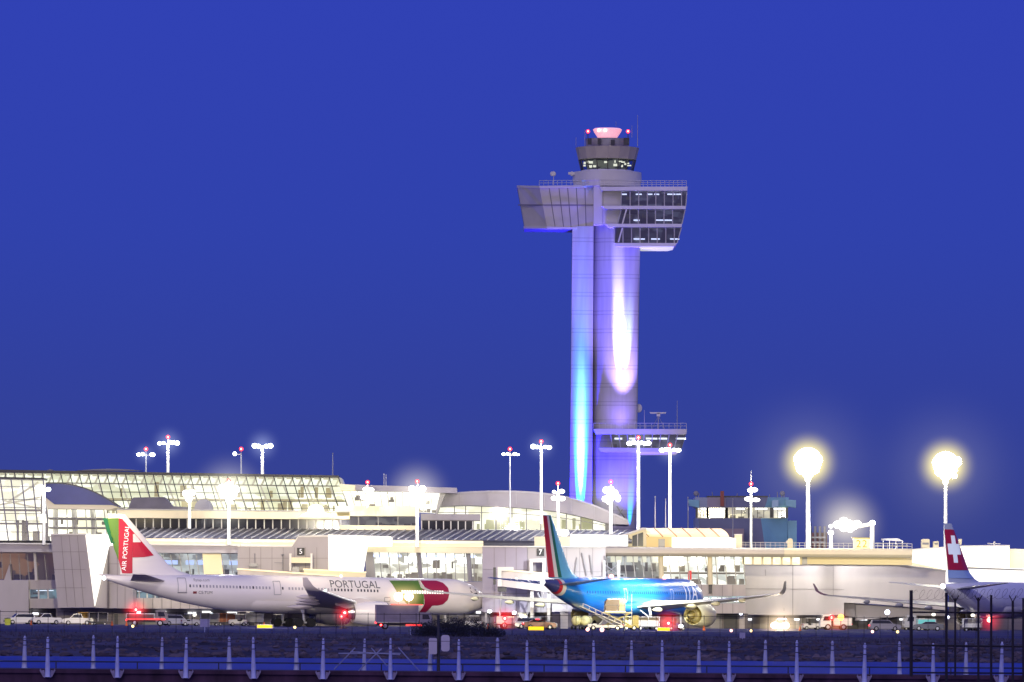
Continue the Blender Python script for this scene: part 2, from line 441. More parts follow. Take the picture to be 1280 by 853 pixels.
# rocks of the bank and dry grass on it
rnd = random.Random(3)
mb = MB()
for i in range(2600):
    x = rnd.uniform(-95, 95); Y = 588 + 58 * rnd.random() ** 1.15; r = rnd.uniform(0.10, 0.42) * (1.25 - (Y - 588) / 80)
    c = Vector((x, Y, bank_z(x, Y) + r * 0.15))
    base = len(mb.v)
    sx_, sy_, sz_ = rnd.uniform(.7, 1.6), rnd.uniform(.7, 1.2), rnd.uniform(.45, .85)
    mb.ball(c, r * sx_, r * sy_, r * sz_, 6, 4)
    for k in range(base, len(mb.v)):
        mb.v[k] += Vector((rnd.uniform(-1, 1), rnd.uniform(-1, 1), rnd.uniform(-1, 1))) * r * 0.22
o = structure('rocks', mb, mat('bank_rock', (0.11, 0.09, 0.115), 0.95, var=0.75, vscale=0.12, spec=.1), kind='stuff')
o['label'] = 'dark boulders and rubble along the water line'; o['category'] = 'rocks'
mb = MB()
for i in range(5200):
    x = rnd.uniform(-95, 95); Y = rnd.uniform(600, 757) if i % 3 else rnd.uniform(615, 680)
    if mnoise.noise(Vector((x * 0.11, Y * 0.09, 9))) < rnd.uniform(-0.5, 0.35): continue
    z = bank_z(x, Y) - 0.03; h = rnd.uniform(0.15, 0.5)
    for k in range(5):
        a = rnd.uniform(0, 2 * PI); p = Vector((x + rnd.uniform(-.35, .35), Y + rnd.uniform(-.3, .3), z))
        q = Vector((math.cos(a), math.sin(a), 0)) * 0.05
        mb.add([p - q, p + q, p + Vector((math.cos(a + 1) * 0.18, math.sin(a + 1) * 0.18, h * rnd.uniform(.6, 1)))], [(0, 1, 2)])
o = structure('grass', mb, mat('dry_grass', (0.09, 0.075, 0.12), 0.95, var=0.5, vscale=0.2), kind='stuff')
o['label'] = 'dry dark grass on top of the bank'; o['category'] = 'grass'

# the dark bush on the bank
T = Thing('bush', 'low dark bush spreading on the bank beside the twin-box pole', 'bush', tuple(Vector((gx(572, 705), 705, 0))))
mb = MB(); mt = MB()
lobes = [(-4.0, 0.5, 0.7, 1.6), (-2.4, 0, 1.0, 1.7), (-0.6, 0.4, 1.15, 1.8), (1.2, 0, 1.1, 1.9), (2.8, 0.3, 0.75, 1.6), (4.2, 0, 0.4, 1.3), (0.2, -0.6, 0.6, 1.7), (-3.2, -0.5, 0.4, 1.5)]
for lx, ly, lz, lr in lobes:
    for k in range(4): mt.tube(T.loc + Vector((lx + rnd.uniform(-.3, .3), ly, -.1)), T.loc + Vector((lx + rnd.uniform(-1, 1), ly + rnd.uniform(-.6, .6), lz + 0.5)), 0.04, 0.015, 5)
    for k in range(2200):
        d = Vector((rnd.gauss(0, 1), rnd.gauss(0, 1), rnd.gauss(0, 1))).normalized() * (rnd.random() ** 0.4)
        p = T.loc + Vector((lx, ly, lz)) + Vector((d.x * lr, d.y * lr * 0.8, d.z * lr * 0.48 * 1.3))
        if p.z < 0: continue
        a = Vector((rnd.gauss(0, 1), rnd.gauss(0, 1), rnd.gauss(0, 1))).normalized(); bb = a.orthogonal().normalized(); s = rnd.uniform(0.035, 0.085)
        mb.add([p - a * s, p + bb * s * 0.6, p + a * s, p - bb * s * 0.6], [(0, 1, 2, 3)])
T.part('foliage', mb, mat('bush_leaf', (0.02, 0.022, 0.035), 0.8, var=0.5, vscale=0.6), fix=False)
T.part('stem', mt, mat('bush_stem', (0.05, 0.04, 0.035), 0.9))

# ================================================================== BRIDGE GIRDER, RAILING
mb = MB()
mb.box((0, 191.0, 0.3), (60, 2.6, 2.54))
mb.box((0, 189.66, 1.50), (60, 0.10, 0.10)); mb.box((0, 192.34, 1.50), (60, 0.10, 0.10))
single('bridge_girder', mb, mat('rusty_girder', (0.065, 0.03, 0.055), 0.9, var=0.5, vscale=2.5, bump=0.2, stretch=(1, 1, 0.35)), 'long rusty brown girder across the bottom of the view', 'girder', (0, 191, 0))
paint = mat('post_paint', (0.52, 0.57, 0.88), 0.5, var=0.3, vscale=5, stretch=(1, 1, .35))
collar_m = mat('post_collar', (0.05, 0.05, 0.08), 0.6)
def make_post(name, label, Y, z0, z1, group, flange):
    T = Thing(name, label, 'post', (0, Y, z0), group=group)
    h = z1 - z0
    mb = MB().lathe((0, Y, z0), (0, 0, 1), [(0, 0.088), (h * 0.05, 0.077), (h * 0.62, 0.050), (h * 0.9, 0.037), (h * 0.9, 0.045), (h * 0.95, 0.045), (h * 0.95, 0.03), (h, 0.025)], 12)
    T.part('shaft', mb, paint, smooth=True)
    for f, r in ((0.7, 0.055), (0.84, 0.048)): T.part('collar', MB().lathe((0, Y, z0 + h * f), (0, 0, 1), [(0, r), (0.025, r)], 12), collar_m)
    if flange:
        for s in (-1, 1):
            mb = MB().prism([Vector((s * 0.06, Y + 0.02, z0 - 0.03)), Vector((s * 0.12, Y + 0.02, z0 + 0.0)), Vector((s * 0.22, Y + 0.02, z0 + 0.2)), Vector((s * 0.20, Y + 0.02, z0 + 0.27)), Vector((s * 0.17, Y + 0.02, z0 + 0.2)), Vector((s * 0.09, Y + 0.02, z0 + 0.22))], (0, 0.03, 0))
            T.part('bracket', mb, mat('bracket_grey', (0.34, 0.30, 0.40), 0.7, var=0.3, vscale=9))
    return T
near_px = [-25, 59, 146, 231.6, 316.5, 403, 487.5, 573, 658, 742, 827.5, 911, 995.5, 1080, 1166, 1251, 1336]
far_px = [30, 116, 201.6, 286, 370, 454.5, 537, 621.6, 706, 789, 873, 956, 1040, 1124, 1207, 1290]
for px_list, nm, lb, Y, z0, z1, g, fl in ((near_px, 'railing_post', 'pale tapered railing post bracketed to the front face of the girder', 189.5, 1.33, 2.58, 'posts along the front of the girder', True),
                                      (far_px, 'railing_post', 'slimmer pale railing post standing on the back edge of the girder', 192.2, 1.57, 2.58, 'posts along the back of the girder', False)):
    T = make_post(nm, lb, Y, z0, z1, g, fl)
    for i, p in enumerate(px_list):
        o = T.o if i == 0 else copy_thing(T.o)
        o.location = (gx(p, Y) - 0.0, Y, z0)
        o.rotation_euler = (R(rnd.uniform(-.6, .6)), R(rnd.uniform(-1.1, 1.1)), R(rnd.uniform(-8, 8))); o.scale = (rnd.uniform(.92, 1.1), 1, rnd.uniform(.965, 1.03))
mb = MB().tube((-30, 189.42, 2.50), (30, 189.42, 2.50), 0.008, n=5)
single('railing_wire', mb, MATS['dark_steel'], 'thin dark wire strung along the tops of the front posts', 'wire', (0, 189.42, 2.5))
mb = MB().tube((-30, 192.06, 1.78), (30, 192.06, 1.78), 0.022, n=6)
for i in range(24): mb.tube((-29 + i * 2.5, 192.06, 1.5), (-29 + i * 2.5, 192.06, 1.8), 0.02, n=6)
single('lower_rail', mb, MATS['dark_steel'], 'dark low pipe rail along the back of the girder', 'rail', (0, 192.06, 1.5))
T = Thing('pipe_brace', 'broken frame of thin pale pipes leaning between two posts', 'pipe frame', tuple(at(470, 838, 191.3)))
for a, b_ in (((423, 817), (501, 817)), ((444, 810), (417.5, 837)), ((477, 811), (448, 839)), ((464, 810), (484, 833)), ((498, 810), (526, 841)), ((438, 815), (500, 818.5))):
    T.part('pipe', MB().tube(at(*a, 191.3), at(*b_, 191.3), 0.019, n=7), mat('pipe_grey', (.30, .33, .52), .5, var=.3, vscale=4))
T = Thing('equipment_pole', 'black pole carrying two white equipment cabinets', 'pole', tuple(at(548, 838, 191.8)))
T.part('pole', MB().tube(at(548, 845, 191.8), at(548, 769, 191.8), 0.055, 0.04, 10), MATS['dark_steel'])
cab_m = mat('cabinet_white', (0.6, 0.58, 0.66), 0.5, var=0.06, vscale=5)
def rounded(px0, px1, y0, y1, Y, depth, r=1.6):
    pts = []
    for cx, cy, a0 in ((px1 - r, y0 + r, -90), (px1 - r, y1 - r, 0), (px0 + r, y1 - r, 90), (px0 + r, y0 + r, 180)):
        for k in range(4):
            a = R(a0 + k * 30); pts.append((cx + r * math.cos(a), cy + r * math.sin(a)))
    return MB().pxprism(pts, Y, depth)
T.part('cabinet', rounded(536, 546.3, 798, 818, 191.62, 0.2), cab_m, label='square-cornered lower cabinet')
T.part('cabinet', rounded(551.5, 562, 794, 814.5, 191.60, 0.2, 3.2), cab_m, label='round-cornered upper cabinet')

# black security fence in the right corner
YF = 186.0
T = Thing('security_fence', 'tall black steel fence topped with coiled razor wire', 'fence', tuple(at(1200, 845, YF)))
fm = mat('fence_black', (0.02, 0.016, 0.02), 0.55, 0.3)
for p, top, bot, r in ((1139, 738, 846, 0.05), (1183, 741, 864, 0.042), (1194, 748, 846, 0.03), (1223, 747, 864, 0.034), (1239, 744, 864, 0.036), (1266, 752, 864, 0.036), (1279, 748, 864, 0.03), (1300, 745, 864, 0.034)):
    T.part('post', MB().tube(at(p, bot, YF), at(p, top, YF), r, n=8), fm)
for p in (1266, 1223, 1194):
    for s in (-1, 1): T.part('barb_arm', MB().tube(at(p, 753, YF), at(p + s * 4.5, 744.5, YF), 0.015, n=6), fm)
for y0, y1 in ((765.5, 766.5), (807, 809), (841, 842)): T.part('rail', MB().tube(at(1139, y0, YF + 0.06), at(1305, y1, YF + 0.06), 0.026, n=6), fm)
mb = MB(); prev = None
for i in range(900):
    t = i / 899; a = t * 2 * PI * 17
    p = at(1141 + 160 * t, 744 - 2 * t, YF) + Vector((math.cos(a) * 0.13, math.sin(a) * 0.15, math.sin(a + 0.7) * 0.15))
    if prev is not None: mb.bar(prev, p, 0.007, 0.007)
    prev = p
T.part('razor_wire', mb, fm)

# distant chain-link perimeter fence on the bank
YP = 744.0
T = Thing('perimeter_fence', 'thin dark chain-link fence along the edge of the airfield', 'fence', (0, YP, 0))
proto = None
for i in range(68):
    p = -20 + i * 20
    x = gx(p, YP)
    if proto is None:
        proto = T.part('post', MB().tube((0, YP, -0.1), (0, YP, 2.6), 0.032, n=6), fm)
        proto.location = (x, 0, 0)
    else:
        o = proto.copy(); col.objects.link(o); o.location = (x, 0, 0)
T.part('top_rail', MB().tube((gx(-40, YP), YP - 0.02, 2.45), (gx(1330, YP), YP - 0.02, 2.45), 0.03, n=6), fm)
mb = MB()
for k in range(5): mb.tube((gx(-40, YP), YP + 0.03, 0.3 + k * 0.42), (gx(1330, YP), YP + 0.03, 0.3 + k * 0.42), 0.006, n=4)
T.part('wire', mb, fm)
# ------------------------------------------------------------------ airfield signs and edge lights
def field_sign(px, y0, y1, wpx, Y, label, group=None):
    x = gx(px, Y); wd = wpx * K * Y; z0 = at(px, y1, Y).z; z1 = at(px, y0, Y).z
    T = Thing('airfield_sign', label, 'sign', (x, Y, 0))
    T.part('housing', MB().box((x, Y + 0.14, (z0 + z1) / 2), (wd + 0.1, 0.2, z1 - z0 + 0.1)), MATS['frame_dark'])
    T.part('face', MB().box((x, Y, (z0 + z1) / 2), (wd, 0.06, z1 - z0)), MATS['sign_yellow'])
    mb = MB()
    for s in (-1, 1): mb.tube((x + s * wd * 0.35, Y + 0.1, 0), (x + s * wd * 0.35, Y + 0.1, z0), 0.05, n=6)
    T.part('leg', mb, MATS['dark_steel'])
field_sign(670, 783.5, 788, 20, 905, 'yellow lit airfield sign in front of the red car')
field_sign(829.5, 785, 788.5, 15, 905, 'yellow lit airfield sign below the blue airliner engine')
field_sign(331, 781.5, 785, 19, 905, 'yellow lit airfield sign under the white airliner')
def edge_light(px, py, Y, m, label, r=0.2):
    p = at(px, py, Y); p.z = max(p.z, 0.3)
    T = Thing('edge_light', label, 'light', (p.x, Y, 0), group='taxiway edge lights')
    T.part('stake', MB().tube((p.x, Y, 0), (p.x, Y, p.z - r * 0.5), 0.05, n=6), MATS['dark_steel'])
    T.part('lens', MB().ball(p, r, nu=10, nv=6), m)
hot = mat_glow('lamp_red_white', (1.0, 0.5, 0.42), 4.0)
amb = mat_glow('lamp_amber_white', (1.0, 0.7, 0.3), 3.0)
edge_light(166, 783.5, 880, amb, 'pale edge light below the red beacon at left')
edge_light(368.5, 784.5, 880, amb, 'amber edge light below the white airliner belly')
edge_light(734.5, 787, 870, hot, 'pinkish edge light left of the conveyor loader', 0.26)
edge_light(752.5, 787.5, 870, hot, 'pinkish edge light below the conveyor loader', 0.3)
edge_light(914, 788.8, 870, hot, 'pinkish edge light right of the blue airliner engine')
edge_light(939, 789.3, 870, amb, 'small amber edge light near the little blank sign')
edge_light(1090.5, 790.5, 870, hot, 'pinkish edge light at the tail of the dark estate car')
edge_light(1122, 791.3, 870, amb, 'orange edge light at the nose of the dark estate car')
def blank_sign(px, y0, y1, yb, wpx, Y, label):
    a = at(px, y0, Y); b2 = at(px, y1, Y); c = at(px, yb, Y); z = min(c.z, 0.05)
    T = Thing('blank_sign', label, 'sign', (a.x, Y, 0))
    T.part('board', MB().box((a.x, Y - 0.03, (a.z + b2.z) / 2), (wpx * K * Y, 0.03, a.z - b2.z)), mat('sign_back', (0.42, 0.42, 0.6), 0.4, 0.3, var=0.1, vscale=2))
    T.part('post', MB().tube((a.x, Y + 0.02, z), (a.x, Y + 0.02, a.z), 0.05, n=6), paint)
blank_sign(256, 774, 784, 794, 12, 770, 'larger blank rectangular sign on a post in front of the white airliner')
blank_sign(928, 791, 798, 809, 7, 690, 'small blank sign on a post on the grass right of the blue airliner')
T = Thing('marker_stake', 'short white marker stake left of the dark bush', 'stake', tuple(at(513, 793, 735)))
T.part('stake', MB().tube(at(513, 793.5, 735), at(513, 783, 735), 0.07, n=6), paint)
T.part('cap', MB().tube(at(513, 783, 735), at(513, 781.8, 735), 0.09, n=6), MATS['frame_dark'])

# ================================================================== CONTROL TOWER
YT = 1280.0
T = Thing('control_tower', 'tall pale air traffic control tower lit blue and violet', 'tower', (at(757, 780, YT).x, YT, 0))
conc = MATS['tower_concrete']
head = mat('head_concrete', (0.60, 0.57, 0.52), 0.6, var=0.08, vscale=0.25)
head2 = mat('head_concrete_pale', (0.68, 0.66, 0.66), 0.6, var=0.06, vscale=0.25)
slabm = mat('slab_pale', (0.78, 0.76, 0.78), 0.55, var=0.05, vscale=0.3)
twin = mat('tower_glass_dark', (0.02, 0.025, 0.06), 0.06, 0.0, spec=0.6)
L0 = lambda y: 715.5 + (712.2 - 715.5) * (y - 283) / 350
R0 = lambda y: 800.5 + (795.0 - 800.5) * (y - 283) / 350
S0 = lambda y: 742.0 + (740.0 - 742.0) * (y - 283) / 350
mb = MB().add([at(L0(283), 283, YT), at(S0(283), 283, YT), at(S0(790), 790, YT), at(L0(790), 790, YT)] + [p + Vector((0, 11, 0)) for p in [at(L0(283), 283, YT), at(S0(283), 283, YT), at(S0(790), 790, YT), at(L0(790), 790, YT)]],
              [(0, 1, 2, 3), (4, 5, 6, 7), (0, 1, 5, 4), (1, 2, 6, 5), (2, 3, 7, 6), (3, 0, 4, 7)])
T.part('shaft', mb, conc, label='flat-faced left half of the shaft')
plan = [(0, 3.6), (0.02, 3.0), (0.07, 2.2), (0.14, 1.4), (0.22, .75), (0.30, .3), (0.38, 0), (0.5, -0.35), (0.62, -0.45), (0.75, -.3), (0.88, 0.1), (0.97, 0.6), (1, 1.0), (1, 12), (0, 12)]
top = []; bot = []
for t, d in plan:
    for lst, y in ((top, 268), (bot, 790)):
        p = at(S0(y) + 0.2 + (R0(y) - S0(y)) * t, y, YT); p.y += d; lst.append(p)
n = len(plan)
mb = MB().add(top + bot, [tuple(range(n)), tuple(range(2 * n - 1, n - 1, -1))] + [(i, (i + 1) % n, (i + 1) % n + n, i + n) for i in range(n)])
T.part('shaft', mb, conc, smooth=True, label='curved right half of the shaft')
# left wing of the head: three facets
def facet(pts):   # (px, py, Y)
    return [at(x, y, Y) for x, y, Y in pts]
mb = MB()
f1 = facet([(647, 234, YT + 7), (674, 235, YT - 1), (683, 283, YT - 1), (656, 284, YT + 6)])
f2 = facet([(674.2, 235, YT - 1), (742, 234, YT + 1), (742, 285, YT + 1), (683.2, 283, YT - 1)])
for f in (f1, f2): mb.prism(f, (0, 12, 0))
wing = T.part('office_wing', mb, head, label='blank panelled left wing of the tower head')
mb = MB()
mb.bar(at(648, 256.5, YT + 6.4) , at(679, 256.5, YT - 1.1), 0.22, 0.16); mb.bar(at(679, 256.5, YT - 1.1), at(742, 256.5, YT + .9), 0.22, 0.16)
for u in (0.18, 0.36, 0.52, 0.68, 0.84): mb.bar(bil(f2, u, 0) + Vector((0, -.03, 0)), bil(f2, u, 1) + Vector((0, -.03, 0)), 0.14, 0.1)
T.part('panel_joint', mb, mat('joint_dark', (0.2, 0.19, 0.2), 0.7), wing)
mb = MB()
mb.prism(facet([(646, 232, YT + 7), (674, 232.5, YT - 1.3), (674, 235.5, YT - 1.3), (646.5, 235, YT + 7)]), (0, 12, 0))
mb.prism(facet([(674.1, 232.5, YT - 1.3), (742, 231.5, YT + .7), (742, 234.5, YT + .7), (674.1, 235.5, YT - 1.3)]), (0, 12, 0))
mb.prism(facet([(654.5, 283.2, YT + 5.8), (683, 283.2, YT - 1.3), (683, 286, YT - 1.3), (655, 286, YT + 5.8)]), (0, 12, 0))
mb.prism(facet([(683.1, 283.2, YT - 1.3), (742, 285, YT + .7), (742, 287, YT + .7), (683.1, 286, YT - 1.3)]), (0, 12, 0))
T.part('edge_band', mb, head2, wing)
# pale core between the wings
mb = MB(); mb.pxprism([(742, 214), (753, 213.5), (753, 281), (742, 281)], YT - 1.2, 9); mb.pxprism([(753.1, 234), (777, 234), (777, 281), (753.1, 281)], YT - 0.6, 9)
T.part('core_wall', mb, head2)
# right wing: three glazed storeys between slabs
def slab_band(x0, x1, x2, x3, y0, y1, d0=-3.2):
    return MB().pxprism([(x0, y0), (x1, y0), (x2, y1), (x3, y1)], YT + d0, 14)
for a in ((750, 859.5, 859, 752, 233.5, 238.5), (752, 857.5, 857, 757, 257.5, 261.5), (757, 852.5, 852, 762, 280, 284.2), (768, 846.5, 843, 771, 304, 308.3)):
    T.part('slab_band', slab_band(*a), slabm)
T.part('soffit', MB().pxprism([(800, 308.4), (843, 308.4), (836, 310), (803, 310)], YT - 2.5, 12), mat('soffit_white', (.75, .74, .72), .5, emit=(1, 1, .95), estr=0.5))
wr = random.Random(11)
for si, (xa, xb, xc, xd, y0, y1) in enumerate(((777, 858.6, 857.4, 776, 238.6, 257.4), (776.5, 856.6, 852.6, 772, 261.6, 279.9), (771, 851.8, 846.5, 768, 284.3, 303.9))):
    c = corners((xa, y0), (xb, y0), (xc, y1), (xd, y1), YT - 2.6)
    room_part = room(T, c, 5, mat_room('room_storey', (0.22, 0.24, 0.3), (0.008, 0.012, 0.05), 0.6, (0.5, 0.5, 1), (.5, .75), (.05, .05, .08)) if si else mat_room('room_tower', (0.32, 0.32, 0.4), (0.012, 0.016, 0.06), 0.6, (0.4, 0.4, 0.8), (0.52, 0.75), (.05, .05, .08)), clutter=5, seed=20 + si, lamps=6 if si == 0 else (2 if si == 1 else 4), lamp_h=0.25, lamp_v=0.18 if si == 0 else 0.7, name='storey')
    # upright mullions; the last bay is cut by the sloping end
    lines = [(xd if si == 2 else xa) + 10.7 * i for i in range(9)]
    lines = [p for p in lines if p < xc - 3] + [None]
    for i in range(len(lines) - 1):
        p, q_ = lines[i], lines[i + 1]
        qt, qb = (xb, xc) if q_ is None else (q_, q_)
        pt = xa if (i == 0 and si < 2) else p
        pb = xd if i == 0 else p
        wpart = T.part('window', MB().quad(at(pt + .3, y0 + .2, YT - 2.6), at(qt - .3, y0 + .2, YT - 2.6), at(qb - .3, y1 - .2, YT - 2.6), at(pb + .3, y1 - .2, YT - 2.6)), MATS['tower_glass'], fix=False)
        mp_ = mat('mullion_pale', (0.45, 0.45, 0.5), 0.5)
        T.part('mullion', MB().bar(at(pt, y0, YT - 2.65), at(pb, y1, YT - 2.65), 0.22, 0.25), mp_, wpart)
    T.part('end_mullion', MB().bar(at(xb, y0, YT - 2.65), at(xc, y1, YT - 2.65), 0.22, 0.25), mp_)
mb = MB().bar(at(783, 262, YT - 2.9), at(778, 280, YT - 2.9), 0.3, 0.2).bar(at(778, 285, YT - 2.9), at(773, 303, YT - 2.9), 0.3, 0.2)
T.part('diagonal_strut', mb, slabm)
# roof railings
def railing(T, pts, Y, h, n, m, name='railing', w=0.07, mid=2):
    mb = MB()
    P = [at(x, y, Y) for x, y in pts]
    for a, b_ in zip(P[:-1], P[1:]):
        for k in range(1, mid + 1): mb.bar(a + Vector((0, 0, h * k / mid)), b_ + Vector((0, 0, h * k / mid)), w, w)
        for i in range(n + 1): p = a.lerp(b_, i / n); mb.bar(p, p + Vector((0, 0, h)), w, w)
    return T.part(name, mb, m)
railing(T, [(750, 233.4), (858, 233.4)], YT - 3, 1.2, 20, slabm, mid=3)
railing(T, [(674, 232), (742, 231.5)], YT - 0.8, 1.0, 12, MATS['steel'])
# drum, cab and beacon on top
cx = at(759.5, 200, YT).x; cy = YT + 5
zz = lambda y, px=759.5: at(px, y, YT).z
pw = K * YT
mb = MB().lathe((cx, cy, 0), (0, 0, 1), [(zz(233), 42.5 * pw), (zz(226), 42.5 * pw), (zz(226), 43.5 * pw), (zz(214), 43 * pw)], 40)
T.part('drum', mb, head2, smooth=True)
ring8 = lambda z0, r0, z1, r1: MB().lathe((cx, cy, 0), (0, 0, 1), [(z0, r0), (z1, r1)], 16)
T.part('cab_sill', ring8(zz(214), 33 * pw, zz(211.5), 32.5 * pw), slabm)
mb = MB().lathe((cx, cy, 0), (0, 0, 1), [(zz(211), 25 * pw), (zz(199), 28 * pw)], 16)
T.part('cab_interior', mb, mat_room('room_cab', (0.32, 0.32, 0.25), (0.01, 0.014, 0.03), 0.7, (0.5, 0.5, 0.9), (0.52, 0.72), (.05, .05, .07)))
mb = MB(); wr = random.Random(5)
for i in range(16):
    a = R(190 + wr.random() * 160); r = 29 * pw; z = zz(wr.uniform(201, 208))
    mb.box((cx + math.cos(a) * r, cy + math.sin(a) * r, z), (wr.uniform(.25, .9), .3, wr.uniform(.2, .5)))
T.part('console_lamp', mb, mat_glow('console_glow', (1, 0.95, 0.7), 2.2))
n = 16
for i in range(n):
    a0, a1 = 2 * PI * i / n, 2 * PI * (i + 1) / n
    P = lambda a, r, z: Vector((cx + math.cos(a) * r, cy + math.sin(a) * r, z))
    if math.sin((a0 + a1) / 2) > 0.4: continue
    wpart = T.part('window', MB().quad(P(a0, 32.3 * pw, zz(211.5)), P(a1, 32.3 * pw, zz(211.5)), P(a1, 35.5 * pw, zz(198)), P(a0, 35.5 * pw, zz(198))), MATS['smoke_glass'], fix=False)
    T.part('mullion', MB().bar(P(a0, 32.5 * pw, zz(211.5)), P(a0, 35.8 * pw, zz(198)), 0.22, 0.22), MATS['frame_dark'], wpart)
mb = MB().lathe((cx, cy, 0), (0, 0, 1), [(zz(198), 36.3 * pw), (zz(184.5), 39.6 * pw), (zz(183), 40 * pw), (zz(183), 39 * pw)], 16)
T.part('cab_roof', mb, mat('cab_band', (0.5, 0.45, 0.40), 0.5, var=0.1, vscale=.4))
mb = MB().lathe((cx, cy, 0), (0, 0, 1), [(zz(183), 27 * pw), (zz(173), 27.5 * pw), (zz(172), 28 * pw)], 24)
T.part('equipment_drum', mb, mat('drum_grey', (0.36, 0.35, 0.38), .5, var=.2, vscale=.6))
mb = MB()
for px, y, wd, h in ((749, 177, 4, 7), (766, 178, 5, 6), (783, 177, 7, 9), (737, 177, 5, 8)):
    mb.box(at(px, y, YT + 0.3), (wd * pw, 0.6, h * pw))
T.part('equipment_box', mb, MATS['dark_steel'])
mb = MB().lathe((cx, cy, 0), (0, 0, 1), [(zz(172), 11 * pw), (zz(169), 13 * pw), (zz(163), 17 * pw), (zz(160), 18.3 * pw), (zz(158.5), 16 * pw)], 28)
T.part('beacon_bowl', mb, mat('bowl_white', (.8, .74, .74), .35, emit=(1, .42, .5), estr=.75), smooth=True)  # pink emission stands in for red light falling on the bowl
mb = MB()
for dx_ in (-11, -3): mb.ball(at(759.5 + dx_, 163, YT + 5 - 18 * pw), 2.2 * pw)
T.part('beacon_lens', mb, MATS['lamp_red_hot'])
for s in (-1, 1):
    p = at(760 + s * 25, 164.5, YT + 2)
    q = T.part('obstruction_light', MB().ball(p, 2.3 * pw), MATS['lamp_red'])
    T.part('lens_core', MB().ball(p + Vector((0, -1.7 * pw, 0)), 1.2 * pw), MATS['lamp_red_hot'], q)
    T.part('stem', MB().tube(p - Vector((0, 0, 1.8)), p, 0.08, n=6), MATS['dark_steel'], q)
for px, y0, y1, r in ((797, 183, 144, 0.07), (790, 172, 157, 0.05), (731, 183, 162, 0.05), (720, 183, 172, 0.04), (770, 158, 152, .04)):
    T.part('antenna', MB().tube(at(px, y0, YT + 1), at(px, y1, YT + 1), r, 0.04, 6), MATS['steel'])
mb = MB()
for px in (690, 692.5, 715): mb.ball(at(px, 217.5, YT + 3), .4, .3, .5)
mb.box(at(715, 217, YT + 3), (1.5, .6, .5)); mb.tube(at(692, 232, YT + 3), at(692, 214, YT + 3), .06, n=6)
T.part('antenna', mb, MATS['frame_pale'], label='small white dish cluster on the left wing roof')
# lower gallery
gal = T.part('gallery', MB().pxprism([(742, 536.5), (858.5, 536.5), (858, 543), (745, 543)], YT - 4.5, 15), slabm, label='low glazed gallery on the right of the shaft')
T.part('gallery_floor', MB().pxprism([(748, 560), (852, 560.5), (850, 565), (752, 565)], YT - 4.4, 14.8), head2, gal)
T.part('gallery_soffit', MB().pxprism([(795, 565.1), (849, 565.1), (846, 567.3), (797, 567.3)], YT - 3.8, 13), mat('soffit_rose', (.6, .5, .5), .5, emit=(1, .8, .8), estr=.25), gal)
c = corners((763, 543.1), (857.6, 543.1), (852.6, 559.9), (766, 559.9), YT - 3.9)
room(T, c, 4, mat_room('room_gallery', (0.3, 0.3, 0.3), (0.015, 0.016, 0.03), 0.6, (0.5, 0.5, 1), (.5, .7), (.06, .06, .08)), clutter=6, seed=4, lamps=5, lamp_v=.3, lamp_h=.35, name='gallery_interior')
for i in range(9):
    u0, u1 = i / 9, (i + 1) / 9
    wpart = T.part('gallery_window', MB().quad(bil(c, u0 + .003, .02), bil(c, u1 - .003, .02), bil(c, u1 - .003, .98), bil(c, u0 + .003, .98)), MATS['smoke_glass'], fix=False)
    T.part('mullion', MB().bar(bil(c, u0, 0) + Vector((0, -.1, 0)), bil(c, u0, 1) + Vector((0, -.1, 0)), .2, .2), MATS['mullion_pale'], wpart)
railing(T, [(742, 536), (858, 536)], YT - 4.3, 1.1, 16, slabm, mid=2)
mb = MB()
for px in (767, 778, 789): mb.lathe(at(px, 536.5, YT + 1), (0, 0, 1), [(0, 0.45), (.7, .45), (.9, .3), (1.0, .1)], 12)
T.part('roof_vent', mb, MATS['steel'])
rd = Thing('radar_antenna', 'small rotating radar bar on the gallery roof of the tower', 'radar', tuple(at(823, 536, YT + 2)))
rd.part('mast', MB().tube(at(823, 536.4, YT + 2), at(823, 518, YT + 2), .12, .1, 8), MATS['steel'])
rd.part('bar', MB().pxprism([(812, 515.5), (833, 515.5), (832, 517.3), (813, 517.3)], YT + 1.7, .5), MATS['frame_pale'])
rd.part('gearbox', MB().box(at(823, 518.6, YT + 2), (.7, .6, .7)), MATS['frame_pale'])
mb = MB()
for s in (-1, 1): mb.tube(at(823 + 8 * s, 536.4, YT + 2), at(823, 520, YT + 2), .05, n=5)
rd.part('brace', mb, MATS['steel'])
for px, y in ((846.5, 501), (805.5, 513)): T.part('antenna', MB().tube(at(px, 536.4, YT + 3), at(px, y, YT + 3), .09, .04, 6), MATS['steel'])
T.part('dish', MB().ball(at(798.5, 510.5, YT + 2.5), .7, .35, .9), MATS['frame_pale'])

# ---- projector beams that wash the tower
zr = lambda y: at(757, y, YT).z
def ell_beam(px, zl, d, z_axis, half, power, color, Yw):
    """narrow projector at height zl, d metres before the wall, aimed to meet it z_axis metres above itself"""
    x = at(px, (757 - (zl + z_axis - H) / (K * YT)), YT).x
    spot('tower_beam', (x, Yw - d, zl), (x, Yw, zl + z_axis), power, half * 2, 1.0, color, 0.05)
ell_beam(726.0, zr(740), 2.0, 27, 3.3, 6500000, (0.0, 0.27, 1.0), YT)
ell_beam(726.0, zr(740), 2.0, 29, 2.0, 3200000, (0.35, 0.85, 1.0), YT)
ell_beam(774, zr(527), 2.5, 12.0, 9.0, 5000, (1.0, 0.6, 0.85), YT - .4)
ell_beam(773.5, zr(527), 2.5, 15.3, 5.0, 400000, (0.95, 0.86, 1.0), YT - .4)
ell_beam(773, zr(527), 2.5, 24, 3.2, 420000, (0.9, 0.82, 1.0), YT - .4)
ell_beam(783, zr(527), 2.5, 15.5, 4.6, 200000, (0.65, 0.95, 1.0), YT - .4)
